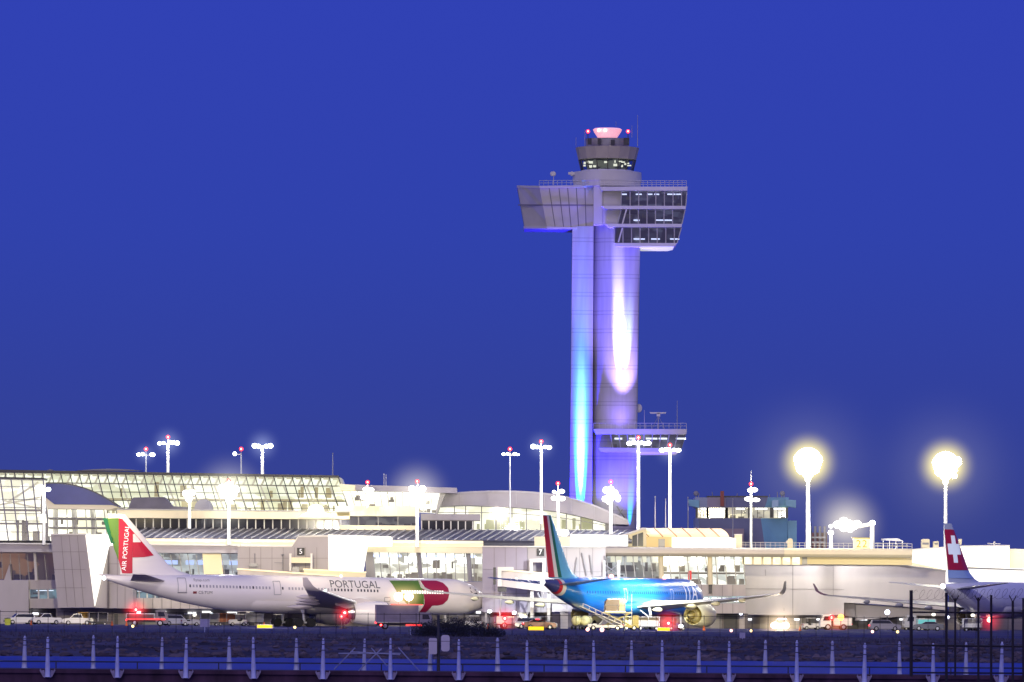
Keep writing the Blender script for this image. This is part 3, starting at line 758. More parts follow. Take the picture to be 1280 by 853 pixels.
ell_beam(788, zr(700), 1.2, 9, 4.2, 200000, (0.0, 0.22, 1.0), YT - .2)
zb = zr(690)
spot('tower_wash', (at(727, 650, YT).x - 1.5, YT - 8, zb), (at(727, 480, YT).x, YT, zr(500)), 260000, 66, 1.0, (0.015, 0.01, 1.0), .3)
spot('tower_wash', (at(775, 650, YT).x + 7, YT - 9, zb), (at(775, 480, YT).x, YT, zr(520)), 110000, 60, 1.0, (0.08, 0.05, 1.0), .3)
spot('tower_wash', (at(782, 528, YT).x, YT - 5, zr(527)), (at(776, 390, YT).x, YT, zr(390)), 95000, 56, 1.0, (0.32, 0.22, 1.0), .3)
spot('tower_wash', (at(776, 528, YT).x, YT - 4.2, zr(529)), (at(774, 495, YT).x, YT, zr(495)), 1900, 160, 1.0, (0.26, 0.16, 1.0), .3)
spot('tower_wash', (at(732, 528, YT).x + 4, YT - 45, zr(560)), (at(740, 340, YT).x, YT, zr(350)), 150000, 26, 1.0, (0.05, 0.045, 1.0), .3)

# ================================================================== TERMINAL BUILDINGS
def px_part(T, name, pts, Y, depth, m, parent=None, label=None):
    return T.part(name, MB().pxprism(pts, Y, depth), m, parent, label=label)

def window_row(T, c, n, pane_m, frame_m, w=0.2, name='window', gap=0.0, interior=None):
    """n separate windows across the quad c, each with its own mullion"""
    for i in range(n):
        u0, u1 = i / n, (i + 1) / n
        q = [bil(c, u0 + gap, 0), bil(c, u1 - gap, 0), bil(c, u1 - gap, 1), bil(c, u0 + gap, 1)]
        wp = T.part(name, MB().quad(*q), pane_m, fix=False)
        mb = MB(); o = Vector((0, -0.06, 0)); mb.bar(bil(c, u0, 0) + o, bil(c, u0, 1) + o, w, 0.15)
        if i == n - 1: mb.bar(bil(c, 1, 0) + o, bil(c, 1, 1) + o, w, 0.15)
        T.part('mullion', mb, frame_m, wp)

def glazing(T, c, us, vs, glass_m, frame_m, w=0.12, d=0.14, name='glass_wall', hw=None):
    g = T.part(name, MB().quad(*c), glass_m, fix=False)
    T.part('mullion_grid', bars(MB(), c, us, vs, w, d, hw), frame_m, g)
    return g

base = lambda px, Y: (at(px, 780, Y).x, Y, 0)

# ---- big sloped glass hall, far left
Y = 1086
T = Thing('glass_hall', 'long hall with a sloping brightly lit glass front under a flat dark ridge', 'terminal hall', base(200, Y))
c = corners((-40, 590), (423, 597), (437, 643), (-28, 643), Y + 5, Y)
room(T, c, 9, MATS['room_cream'], clutter=46, seed=2, floors=(0.62,), m_dark=mat('hall_furnishing', (0.42, 0.36, 0.2), .6, emit=(.6, .52, .28), estr=.35), name='hall_interior')
mb = MB(); mid = [p + Vector((0, 2.0, 0)) for p in c]
for i in range(40):
    u = (i + 0.3) / 40; a = bil(mid, u, 0.02); b_ = bil(mid, u + 0.018, 0.02); mb.bar(bil(mid, u + .003, .22), bil(mid, u + .017, .04), .35, .2)
    mb.bar(bil(mid, u, 0.035), bil(mid, u + 0.02, 0.035), .35, .2)
mb.bar(bil(mid, 0.01, 0.245), bil(mid, .99, 0.245), .22, .3)
for i in range(16): mb.bar(bil(mid, (i + .5) / 16, .25), bil(mid, (i + .65) / 16, 1), .3, .3)
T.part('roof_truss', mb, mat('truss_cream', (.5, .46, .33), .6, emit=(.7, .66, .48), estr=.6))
us = steps(40); vs = [0, .235, .45, .66, .84, 1]
glazing(T, c, us, vs, MATS['clear_glass'], MATS['frame_dark'], .15, .18, hw=.13)
mb = MB().prism([at(-42, 586.5, Y + 5), at(423, 594.5, Y + 5), at(424, 597.2, Y + 5), at(-40, 590.2, Y + 5)], (0, 14, 0))
T.part('ridge', mb, MATS['frame_dark'])
mb = MB().prism([at(423.3, 596.5, Y + 5.3), at(427, 598, Y + 5.3), at(443, 643, Y + .3), at(437.3, 643, Y + .3)], (0, 11, 0))
T.part('end_wall', mb, mat('end_glass', (.45, .44, .36), .3, emit=(.8, .78, .6), estr=.3))
px_part(T, 'plinth', [(-40, 643.2), (437, 643.2), (437, 700), (-40, 700)], Y + .5, 10, MATS['recess_wall'])
mb = MB()
for a, b2 in ((58, 68), (95, 178)):
    P = []
    for i in range(13):
        t = i / 12; P.append(at(a + (b2 - a) * t, 588.5 - (2.4 if a > 80 else 1.6) * math.sin(PI * t), Y + 10))
    mb.prism(P, (0, 5, 0))
T.part('roof_hump', mb, mat('hump_grey', (.24, .24, .3), .5))
# ---- left entrance bay with larger panes
Y = 1066
T = Thing('entrance_bay', 'tall lit glass bay of large leaning panes at the left edge', 'terminal bay', base(20, Y))
c = corners((-40, 598), (54, 600), (62, 676), (-28, 676), Y + 3, Y)
room(T, c, 8, MATS['room_white'], clutter=10, seed=5, floors=(.5, .72), name='bay_interior')
us = steps(7); glazing(T, c, us, [0, .12, .33, .46, .56, .68, .86, 1], MATS['clear_glass'], MATS['frame_grey'], .2, .2, hw=.1)
px_part(T, 'roof_edge', [(-42, 595.5), (55, 597.5), (55, 600.2), (-42, 598)], Y + 3, 8, MATS['frame_dark'])
mb = MB().bar(at(10, 628, Y + 4), at(48, 603, Y + 4), .35, .3).bar(at(-10, 633, Y + 4), at(50, 622, Y + 4), .3, .3).bar(at(5, 626, Y + 4.5), at(50, 636, Y + 4.5), .3, .3)
T.part('roof_truss', mb, MATS['truss_cream'])
px_part(T, 'base_wall', [(-40, 676.2), (62, 676.2), (62, 684), (-40, 684)], Y + .4, 8, MATS['frame_dark'])
# ---- pavilion with curved dark roof
Y = 1056
T = Thing('curved_pavilion', 'glass pavilion under a dark wing-shaped curved roof', 'pavilion', base(100, Y))
P = []
for i in range(19):
    t = i / 18; P.append(at(57 + 91 * t, 605 + 29 * t ** 2.15 - 1.2 * math.sin(PI * t), Y - 1.5))
roofp = T.part('roof', MB().prism(P + [at(140, 631.5, Y - 1.5), at(68, 630.5, Y - 1.5), at(57, 622, Y - 1.5)], (0, 15, 0)), MATS['navy_roof'])
mb = MB()
for a, b_ in zip(P[:-1], P[1:]): mb.bar(a + Vector((0, -.02, .12)), b_ + Vector((0, -.02, .12)), .22, .3)
T.part('roof_edge', mb, MATS['frame_dark'], roofp)
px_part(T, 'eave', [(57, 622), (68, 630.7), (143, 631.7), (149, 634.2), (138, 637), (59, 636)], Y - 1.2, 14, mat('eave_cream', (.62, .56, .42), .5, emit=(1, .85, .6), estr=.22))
c = corners((60, 636.2), (130, 637.2), (134, 671), (60, 671), Y)
room(T, c, 7, MATS['room_white'], clutter=9, seed=8, floors=(.35, .68), name='pavilion_interior')
glazing(T, c, steps(6), [0, .32, .34, .66, 1], MATS['clear_glass'], MATS['frame_grey'], .14, .15)
for u in (.1, .45, .8): T.part('column', MB().tube(at(62 + 70 * u, 671, Y + 2), at(62 + 66 * u, 637, Y + 2), .35, n=8), MATS['frame_pale'])

# ---- main left concourse
Y = 1046
T = Thing('concourse', 'long low left concourse with a diagonal-seamed metal roof below dark windows', 'concourse', base(320, Y))
px_part(T, 'fascia', [(146, 637.5), (437, 640.5), (437, 649.5), (148, 647.5)], Y - 2, 12, MATS['cream_wall'], label='cream band above the dark windows')
px_part(T, 'fascia_trim', [(146, 636), (437, 639), (437, 640.6), (146, 637.6)], Y - 2.2, 12, MATS['frame_grey'])
px_part(T, 'window_backing', [(148, 647.6), (437, 649.6), (437, 664), (148, 664)], Y + .4, 6, MATS['dark_wall'])
window_row(T, corners((149, 648.2), (437, 650.2), (437, 662), (149, 660.5), Y), 27, MATS['dark_pane'], MATS['frame_pale'], .18)
px_part(T, 'window_backing', [(526, 650), (592, 650), (592, 664), (526, 664)], Y + .4, 6, MATS['dark_wall'])
window_row(T, corners((527, 651), (591, 652), (591, 662.5), (527, 662), Y), 7, MATS['dark_pane'], MATS['frame_pale'], .18)
c = corners((160, 660.5), (790, 663.5), (790, 677), (160, 673), Y - .5, Y - 18)
rf = T.part('seamed_roof', MB().prism(c, (0, 0.1, -0.35)), MATS['seam_roof'])
mb = MB()
for i in range(64):
    u1 = (i + .2) / 62; u0 = u1 + 0.034
    if u1 > 1: break
    a, b_ = bil(c, min(1, u0), 0.02 if u0 <= 1 else (u0 - 1) / .034), bil(c, u1, 0.98)
    mb.bar(a + Vector((0, -.06, .1)), b_ + Vector((0, -.06, .1)), .17, .2, (0, -.25, 1))
T.part('roof_seam', mb, MATS['seam_rib'], rf)
px_part(T, 'parapet', [(160, 673.2), (604, 676.5), (604, 684.5), (160, 682)], Y - 18.4, 1.2, mat('parapet_cream', (.8, .7, .45), .5, emit=(1, .85, .5), estr=.5, var=.12, vscale=.4), label='warm lit parapet below the seamed roof')  # emission stands in for roof lamps lighting the parapet
px_part(T, 'parapet_rail', [(160, 676.2), (604, 679.3), (604, 680.2), (160, 677.2)], Y - 18.6, .15, MATS['frame_pale'])
px_part(T, 'eave', [(-40, 680), (300, 682.4), (300, 691.6), (-40, 690)], Y - 21, 6, MATS['concrete_wall'], label='long grey eave above the gate windows')
px_part(T, 'eave_trim', [(-40, 678.4), (300, 680.9), (300, 682.5), (-40, 680.1)], Y - 21.2, 6, MATS['frame_pale'])
# left dark glass and lower wall
c = corners((-30, 691.5), (66, 692), (70, 725), (-30, 724.5), Y - 19)
room(T, c, 5, MATS['room_brown'], clutter=8, seed=12, m_dark=MATS['dark_wall'], name='lounge_interior')
window_row(T, c, 9, MATS['smoke_glass'], MATS['frame_grey'], .13)
px_part(T, 'column', [(41.5, 690.5), (44.5, 690.5), (47, 726), (43.8, 726)], Y - 19.6, .5, MATS['frame_pale'])
px_part(T, 'spandrel', [(36, 725), (71, 725.3), (72, 737), (36.5, 737)], Y - 19.4, 5, MATS['panel_wall'])
c = corners((36.5, 737), (71.5, 737), (72, 748.5), (36.8, 748.5), Y - 19)
room(T, c, 3, MATS['room_teal'], clutter=3, seed=3, name='office_interior', lamps=2)
window_row(T, c, 3, MATS['smoke_glass'], MATS['frame_pale'], .25)
px_part(T, 'spandrel', [(36.5, 748.5), (72, 748.5), (73, 760.5), (37, 760.5)], Y - 19.4, 5, MATS['panel_wall'])
px_part(T, 'end_wall', [(-40, 725), (5, 725.2), (12, 705), (14, 725.2), (35.8, 725.2), (36, 800), (-40, 800)], Y - 20, 5, MATS['concrete_wall'], label='grey wall at the far left')
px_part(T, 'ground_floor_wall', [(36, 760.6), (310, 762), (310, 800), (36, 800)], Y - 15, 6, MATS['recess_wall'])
# gate glazing behind the white aircraft's tail
c = corners((192, 691.8), (298, 692.6), (302, 719), (196, 718), Y - 19)
room(T, c, 6, MATS['room_mixed'], clutter=14, seed=31, lamps=6, lamp_v=.42, lamp_h=.7, m_lamp=MATS['tube_blue'], name='gate_interior')
window_row(T, c, 10, MATS['smoke_glass'], MATS['frame_grey'], .13)
c = corners((253, 692.2), (276, 692.4), (279, 718), (255, 718), Y - 19.3)
T.part('blind', MB().quad(*c), mat('blind_cream', (.7, .6, .4), .6, emit=(1, .82, .45), estr=.55), fix=False)
px_part(T, 'spandrel', [(190, 718.4), (304, 719), (304, 738), (190, 738)], Y - 19.4, 5, MATS['panel_wall'])
c = corners((164, 738.2), (304, 738.2), (304, 747.5), (164, 747.5), Y - 18.9)
room(T, c, 3, MATS['room_teal'], clutter=6, seed=6, name='office_interior', lamps=6)
window_row(T, c, 14, MATS['smoke_glass'], MATS['frame_pale'], .2)
px_part(T, 'spandrel', [(164, 747.7), (304, 747.7), (304, 761), (164, 761)], Y - 19.4, 5, MATS['panel_wall'])
mb = MB()
for i in range(12): p = 168 + i * 11.5; mb.bar(at(p, 747.9, Y - 19.45), at(p, 761, Y - 19.45), .08, .05)
T.part('panel_joint', mb, MATS['joint_dark'])
# glazing between gates 5 and 7
c = corners((462, 690), (604, 691.5), (604, 727), (466, 726), Y - 17)
room(T, c, 7, MATS['room_mixed'], clutter=26, seed=41, lamps=11, lamp_v=.26, lamp_h=1.1, m_lamp=MATS['tube_light'], name='gate_interior')
mb = MB(); wr = random.Random(9); mid = [p + Vector((0, 2.5, 0)) for p in c]
for i in range(9): mb.box(bil(mid, wr.random(), .13), (wr.uniform(1.2, 2.2), .2, .35))
T.part('blue_lamp', mb, MATS['tube_blue'])
window_row(T, c, 12, MATS['clear_glass'], MATS['frame_grey'], .15)
px_part(T, 'eave', [(457, 683.5), (604, 685), (604, 692), (457, 690.3)], Y - 19, 5, MATS['cream_wall'], label='cream eave between gates 5 and 7')
mb = MB().pxprism([(457, 690.5), (466, 690.5), (470, 735), (457, 735)], Y - 18, 5)
T.part('column', mb, MATS['concrete_wall'])
for p in (523, 585): T.part('column', MB().tube(at(p, 690, Y - 16.5), at(p + 3, 727, Y - 16.5), .4, n=10), MATS['concrete_wall'])
px_part(T, 'spandrel', [(462, 727.2), (604, 727.6), (604, 764), (462, 764)], Y - 17.5, 5, MATS['panel_wall'])
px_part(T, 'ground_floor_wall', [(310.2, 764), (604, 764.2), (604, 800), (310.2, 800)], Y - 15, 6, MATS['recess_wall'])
dm = mat('door_dark', (.05, .05, .06), .5); dm2 = mat('shutter_grey', (.3, .29, .3), .6)
for p0, p1, yy, m_ in ((22, 34, 768, dm), (52, 57, 767, dm), (82, 84, 764, dm2), (143, 147, 765, dm), (178, 196, 767, dm2), (222, 236, 767, dm), (262, 276, 766, dm2), (330, 346, 768, dm), (486, 500, 768, dm2), (548, 560, 768, dm), (582, 592, 768, dm2)):
    dpart = px_part(T, 'door', [(p0, yy), (p1, yy), (p1, 790), (p0, 790)], Y - 15.15, .12, m_)
wr = random.Random(77)
mb = MB()
for p in (44, 170, 203, 240, 258, 290, 318, 340, 470, 505, 535, 575, 598): mb.box(at(p, 766 + wr.uniform(-1, 2), Y - 15.4), (wr.uniform(.7, 1.8), .3, .35))
T.part('wall_lamp', mb, mat_glow('wall_lamp_glow', (.95, .97, 1), 2.2))

# roof plant on the concourse
def duct_thing(label, pts, Y, depth, m=None):
    T = Thing('roof_unit', label, 'roof unit', tuple(at(pts[0][0], pts[0][1], Y)))
    b_ = px_part(T, 'casing', pts, Y, depth, m or MATS['duct'])
    mb = MB()
    for q in (pts[0], pts[-1]): mb.box(at(q[0], q[1] + .6, Y + .2), (.5, .5, .5))
    T.part('foot', mb, MATS['dark_steel'])
    return T
duct_thing('long dark duct with sloping ends on the roof left of centre', [(160, 637), (164, 625), (167, 622), (205, 621.5), (209, 625), (216, 633), (233, 634), (233, 638)], 1052, 5)
P = [(243, 638.5)] + [(254 - 11 * math.cos(PI * i / 12), 636 - 12 * math.sin(PI * i / 12)) for i in range(13)] + [(265, 638.5)]
duct_thing('half-round grey vent hood beside the bright mast', P, 1051, 5, mat('vent_grey', (.25, .24, .3), .5, .2))
# ---- gate building left of white airliner
Y = 1016
T = Thing('gate_block', 'grey gate building with a white wedge standing for floodlight beside the airliner tail', 'gate building', base(105, Y))
px_part(T, 'front_wall', [(63.5, 669.5), (106.5, 669), (118, 759.5), (72.5, 760)], Y, 14, MATS['concrete_wall'])
px_part(T, 'glow_wedge', [(106.7, 668.8), (134, 668), (139.5, 680), (136.5, 682), (118.2, 758)], Y + .4, 12, mat('white_glow', (.85, .83, .76), .5, emit=(1, .97, .86), estr=1.0), label='white glowing wedge standing for floodlight on a folded face')  # emission replaces floodlight on this wall and the others sharing the material
px_part(T, 'side_wall', [(136.8, 682), (166, 684), (166, 761), (118.6, 760)], Y + 1.4, 12, MATS['concrete_wall'])
px_part(T, 'edge_strip', [(134.5, 690), (136.5, 683), (136.5, 761), (134, 761)], Y + 1.0, .3, MATS['dark_wall'])
px_part(T, 'lower_wall', [(70, 760.2), (166, 761.2), (166, 800), (70, 800)], Y + 4, 9, MATS['recess_wall'])
def joints(T, x0, x1, y0, y1, Y, nx_, ys_=(), lean=0.0):
    for i in range(1, nx_):
        p = x0 + (x1 - x0) * i / nx_
        T.part('panel_joint', MB().bar(at(p, y0, Y - .02), at(p + lean, y1, Y - .02), .07, .05), MATS['joint_soft'])
    for y in ys_:
        T.part('panel_joint', MB().bar(at(x0, y, Y - .022), at(x1, y, Y - .022), .06, .05), MATS['joint_soft'])
mat('joint_soft', (.24, .22, .23), .8)
joints(T, 66, 107, 670, 759, Y, 4, (690, 712, 735), 8)
joints(T, 137, 166, 690, 760, Y + 1.4, 3, (705, 730))
mb = MB().pxprism([(63, 667.5), (107, 667), (107, 669), (63, 669.5)], Y - .2, 14)
T.part('coping', mb, MATS['frame_pale'])
for p0, p1, m_ in ((104.5, 115, mat('door_ochre', (.42, .25, .06), .6)), (116, 129, dm), (143, 147.5, dm)):
    px_part(T, 'door', [(p0, 767.5), (p1, 767.5), (p1, 790), (p0, 790)], Y + 3.85, .12, m_)
# ---- gate building 5
Y = 1014
T = Thing('gate_block', 'grey gate building bearing the number 5 sign with a floodlit end', 'gate building', base(360, Y))
px_part(T, 'front_wall', [(297, 683.5), (364, 684), (372, 671.5), (410, 671), (411, 765), (297, 765)], Y, 14, MATS['concrete_wall'])
joints(T, 298, 410, 684.5, 730, Y, 8, (698, 714))
px_part(T, 'floodlit_wall', [(410.2, 668.5), (488.5, 671), (488.5, 682.5), (457.5, 683), (452, 716), (411, 715)], Y + .5, 12, MATS['white_glow'], label='white end wall given a floodlit glow')
px_part(T, 'lower_wall', [(411.2, 715), (456, 716), (456, 765), (411.2, 765)], Y + .5, 12, MATS['panel_wall'])
px_part(T, 'coping', [(297, 682), (365, 682.6), (372.5, 669.8), (410, 669.2), (410, 671.2), (373, 671.6), (365, 684.2), (297, 683.6)], Y - .2, 13, MATS['frame_pale'])
def number_sign(T, txt, px, py, wpx, Y, size):
    p = at(px, py, Y); s = wpx * K * Y
    sg = T.part('number_sign', MB().box((p.x, Y, p.z), (s, .12, s)), mat('sign_black', (.012, .012, .016), .5))
    T.part('lettering', text_mb(txt, size, (p.x, Y - .075, p.z - .02)), mat('lettering_white', (.85, .85, .85), .5, emit=(1, 1, 1), estr=.35), sg)
number_sign(T, '5', 376, 689.7, 9.4, Y - .25, 1.15)
mb = MB()
for p, y0, y1 in ((318.5, 692, 706), (353.5, 694, 712)): mb.tube(at(p, y1, Y - .4), at(p, y0, Y - .4), .06, n=6)
mb.ball(at(353.5, 694, Y - .4), .22); mb.bar(at(343, 703.5, Y - .4), at(354, 703.5, Y - .4), .08, .08); mb.box(at(317, 706.5, Y - .5), (1.3, .6, .5))
T.part('wall_fixture', mb, MATS['frame_grey'])
px_part(T, 'undercroft_wall', [(297, 765.2), (456, 765.2), (456, 800), (297, 800)], Y + 5, 8, MATS['recess_wall'])

# ---- lounge with flat roof
Y = 1052
T = Thing('lounge_building', 'flat-roofed lounge with a lit glass front above a cream band', 'lounge', base(480, Y))
px_part(T, 'roof', [(444, 606), (571, 610), (571, 617), (444, 612.5)], Y - 1, 14, mat('lounge_roof', (.3, .28, .33), .5, var=.1, vscale=.3))
px_part(T, 'roof_step', [(424, 605), (444, 606.5), (444, 613.5), (426, 613)], Y - 1.3, 10, MATS['cream_wall'])
c = corners((428, 613.8), (550, 617.2), (546, 641.5), (436, 634), Y)
room(T, c, 7, MATS['room_white'], clutter=16, seed=18, name='lounge_interior', lamps=5)
window_row(T, c, 13, MATS['clear_glass'], MATS['frame_grey'], .13)
px_part(T, 'end_wall', [(550.2, 617), (557, 617), (546, 643), (544, 641.5)], Y - .3, 8, MATS['frame_grey'])
px_part(T, 'balcony', [(419, 632.8), (523, 632.8), (523, 645.5), (422, 645)], Y - 8, 9, MATS['cream_wall'])
c = corners((423, 645.6), (522, 645.8), (522, 657), (424, 656.5), Y - 6.5)
room(T, c, 4, MATS['room_dim'], clutter=8, seed=19, name='deck_interior')
window_row(T, c, 4, MATS['smoke_glass'], MATS['frame_grey'], .12)
px_part(T, 'deck_edge', [(424, 656.8), (523, 657.2), (523, 663), (424, 662.4)], Y - 8.2, 9, mat('deck_cream', (.7, .62, .42), .5, emit=(1, .85, .5), estr=.18))
px_part(T, 'side_canopy', [(526, 642.5), (600, 643), (600, 650.8), (526, 650.3)], Y - 6, 8, MATS['arch_roof'])
mb = MB()
for p, y in ((480, 592), (482.5, 593)): mb.tube(at(p, 609, Y + 4), at(p, y, Y + 4), .07, .04, 6)
T.part('antenna', mb, MATS['steel'])

# ---- arched hall
Y = 1062
T = Thing('arched_hall', 'hall with a long shallow arched grey roof over bright windows', 'hall', base(660, Y))
def arc_pts(pts, n=40):
    out = []
    for i in range(n + 1):
        t = i / n * (len(pts) - 1); k = min(int(t), len(pts) - 2); f = t - k
        p0 = pts[max(k - 1, 0)]; p1 = pts[k]; p2 = pts[k + 1]; p3 = pts[min(k + 2, len(pts) - 1)]
        out.append(tuple(0.5 * ((2 * p1[a]) + (-p0[a] + p2[a]) * f + (2 * p0[a] - 5 * p1[a] + 4 * p2[a] - p3[a]) * f * f + (-p0[a] + 3 * p1[a] - 3 * p2[a] + p3[a]) * f ** 3) for a in (0, 1)))
    return out
up = arc_pts([(549, 619.5), (580, 616), (620, 614.5), (660, 615.5), (700, 620), (735, 629.5), (765, 642), (785, 651)])
lo = arc_pts([(787, 656), (760, 654.5), (735, 648), (700, 640.5), (660, 635.5), (620, 633.5), (580, 632), (545, 634)])
roofp = T.part('roof', MB().prism([at(x, y, Y - 3) for x, y in up + lo], (0, 24, 0)), MATS['arch_roof'])
mb = MB()
for a, b_ in zip(up[:-1], up[1:]): mb.bar(at(*a, Y - 3.05), at(*b_, Y - 3.05), .3, .25)
for i in range(0, 40, 5):
    a = up[i]; mb.bar(at(a[0], a[1], Y - 3.06), at(a[0] + .5, a[1] + 16, Y - 3.06), .08, .06)
T.part('roof_trim', mb, mat('roof_trim', (.42, .4, .45), .5), roofp)
c_top = [(545, 634), (580, 631), (620, 632), (660, 634), (700, 639), (735, 646.5), (757, 652)]
for i in range(6):
    pass
T_in = MB().prism([at(x, y, Y + 7) for x, y in [(545, 634), (620, 630), (700, 637), (757, 650), (757, 668), (545, 668)]], (0, .2, 0))
T.part('hall_interior', T_in, MATS['room_white'], fix=False)
mb = MB(); wr = random.Random(4)
for i in range(26):
    p = wr.uniform(550, 752); h = wr.uniform(.8, 2.2); q = at(p, 662, Y + 3 + wr.random() * 2); mb.box(q + Vector((0, 0, h / 2)), (wr.uniform(.3, 1.6), .5, h))
T.part('furnishing', mb, mat('hall_clutter', (.5, .5, .3), .6, emit=(.7, .7, .4), estr=.4))
xsw = [546, 568, 582, 602, 620, 640, 658, 676, 696, 708, 726, 741, 757]
def ytop(x):
    return 633 + (max(0, x - 600) / 157) ** 2 * 20
for a, b_ in zip(xsw[:-1], xsw[1:]):
    q = [at(a + .3, ytop(a) - 3, Y), at(b_ - .3, ytop(b_) - 3, Y), at(b_ - .3, 666, Y), at(a + .3, 666, Y)]
    wp = T.part('window', MB().quad(*q), MATS['clear_glass'], fix=False)
    mb = MB().bar(at(a, ytop(a) - 3, Y - .1), at(a, 666, Y - .1), .18, .2); T.part('transom', MB().bar(at(a, 641 + (ytop(a) - 633) * .8, Y - .1), at(b_, 641 + (ytop(b_) - 633) * .8, Y - .1), .12, .14), MATS['frame_grey'], wp)
    T.part('mullion', mb, MATS['frame_grey'], wp)
T.part('sill_wall', MB().pxprism([(545, 662.5), (757, 663), (757, 700), (545, 700)], Y - .4, 8), MATS['frame_grey'])
px_part(T, 'end_wall', [(757, 653), (764, 655), (764, 700), (757, 700)], Y - .5, 10, MATS['frame_grey'])
mb = MB().tube(at(771, 633, Y - 1), at(783, 651, Y - 1), .12, n=6).tube(at(778, 637, Y - 1), at(771, 648, Y - 1), .1, n=6).tube(at(729, 621, Y + 2), at(730, 628, Y + 2), .06, n=5)
T.part('strut', mb, MATS['dark_steel'])
# ---- gate building 7
Y = 981
T = Thing('gate_block', 'grey gate building bearing the number 7 sign behind the blue tail', 'gate building', base(680, Y))
px_part(T, 'front_wall', [(603, 684), (659, 684), (659, 765.5), (603, 765.5)], Y, 8, mat('violet_wall', (.38, .345, .42), .7, var=.05, vscale=.3))
px_part(T, 'front_wall', [(659.1, 684), (757, 684.5), (757, 765.5), (659.1, 765.5)], Y + .35, 8, MATS['concrete_wall'])
px_part(T, 'coping', [(602.5, 682.5), (757.5, 683), (757.5, 684.5), (602.5, 684)], Y - .25, 9, MATS['frame_pale'])
joints(T, 604, 659, 685, 765, Y, 4, (712, 742)); joints(T, 660, 757, 685, 765, Y + .35, 6, (715,))
px_part(T, 'floodlit_parapet', [(713, 668), (785, 669.5), (785, 683), (713, 682.5)], Y + 10, 3, MATS['white_glow'], label='bright white parapet on the roof')  # floodlit look comes from the material's emission
px_part(T, 'parapet', [(668, 671), (712.8, 671), (712.8, 682.5), (668, 682.5)], Y + 10.4, 3, MATS['cream_wall'])
number_sign(T, '7', 675.5, 690.5, 9.4, Y + .1, 1.15)
px_part(T, 'undercroft_wall', [(603, 765.6), (690, 765.6), (690, 800), (603, 800)], Y + 4, 5, MATS['recess_wall'])
for p0, p1 in ((606, 609), (655, 660), (664, 668)): px_part(T, 'pier', [(p0, 765.6), (p1, 765.6), (p1, 800), (p0, 800)], Y + .6, 1.0, MATS['concrete_wall'])
px_part(T, 'lean_to', [(690, 752), (697, 752), (712, 765), (690, 765)], Y - 3, 3, MATS['panel_wall'])
px_part(T, 'lean_to_wall', [(700, 765.2), (710, 765.2), (710, 800), (700, 800)], Y - 2.6, 2, MATS['panel_wall'])
mb = MB()
for p, q, y0, y1 in ((727, 733, 691, 720), (721, 718, 697, 718), (737, 740, 694, 718), (755.5, 759, 695, 716)): mb.tube(at(p, y0, Y - .3), at(q, y1, Y - .3), .09, n=6)
for s in (712, 744): pass
T.part('gate_stanchion', mb, MATS['frame_grey'])
T2 = Thing('stair_tower', 'pale open frame with crossed braces behind the blue airliner', 'frame', tuple(at(762, 722, Y - 1)))
mb = MB()
for p in (753.5, 772): mb.pxprism([(p, 701), (p + 3.2, 701), (p + 3.2, 724), (p, 724)], Y - 1, .5)
T2.part('upright', mb, MATS['frame_pale'])
mb = MB().tube(at(756, 706, Y - .8), at(772, 718, Y - .8), .09, n=6).tube(at(756, 718, Y - .8), at(772, 706, Y - .8), .09, n=6); mb.tube(at(745, 721, Y - .8), at(783, 722, Y - .8), .12, n=6)
for p in (745, 783): mb.tube(at(p, 721.5, Y - .8), (at(p, 721, Y).x, Y - .8, 0), .15, n=6)
T2.part('brace', mb, MATS['steel'])

# ---- right concourse
Y = 1030
T = Thing('concourse', 'right concourse with a rounded cream fascia over bright leaning windows', 'concourse', base(900, Y))
prof = [(-.2, .75), (-.9, .6), (-1.25, .25), (-1.3, -.25), (-.95, -.62), (-.2, -.75)]
for a, b_, m_ in ((757, 980, mat('fascia_warm', (.6, .55, .46), .55, var=.05, vscale=.2, emit=(1, .82, .5), estr=.08)), (980, 1140, MATS['cream_wall'])):  # slight warm emission puts lamplight into the left fascia
    mb = MB(); A, B = at(a, 689.5 + (a - 757) * .006, Y - 2), at(b_ - .05, 689.5 + (b_ - 757) * .006, Y - 2)
    vs = [A + Vector((0, y, z * 1.0)) for y, z in prof] + [A + Vector((0, 6, -.75)), A + Vector((0, 6, .75))]
    mb.prism(vs, B - A)
    T.part('fascia', mb, m_, smooth=True)
# upper bright windows (right part)
c = corners((929, 695.5), (1001, 696.5), (1001, 706), (929, 705.5), Y)
room(T, c, 5, mat_room('room_bright', (1, .97, .8), (.75, .65, .4), 1.25, (.35, .35, .7)), name='upper_interior', clutter=0)
window_row(T, c, 6, MATS['clear_glass'], MATS['cream_wall'], .35)
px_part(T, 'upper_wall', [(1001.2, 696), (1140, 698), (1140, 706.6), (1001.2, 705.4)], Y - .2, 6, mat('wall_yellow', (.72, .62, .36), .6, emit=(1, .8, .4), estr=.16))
px_part(T, 'louvre', [(1002.5, 696.6), (1009, 696.7), (1009, 706), (1002.5, 706)], Y - .35, .1, MATS['frame_grey'])
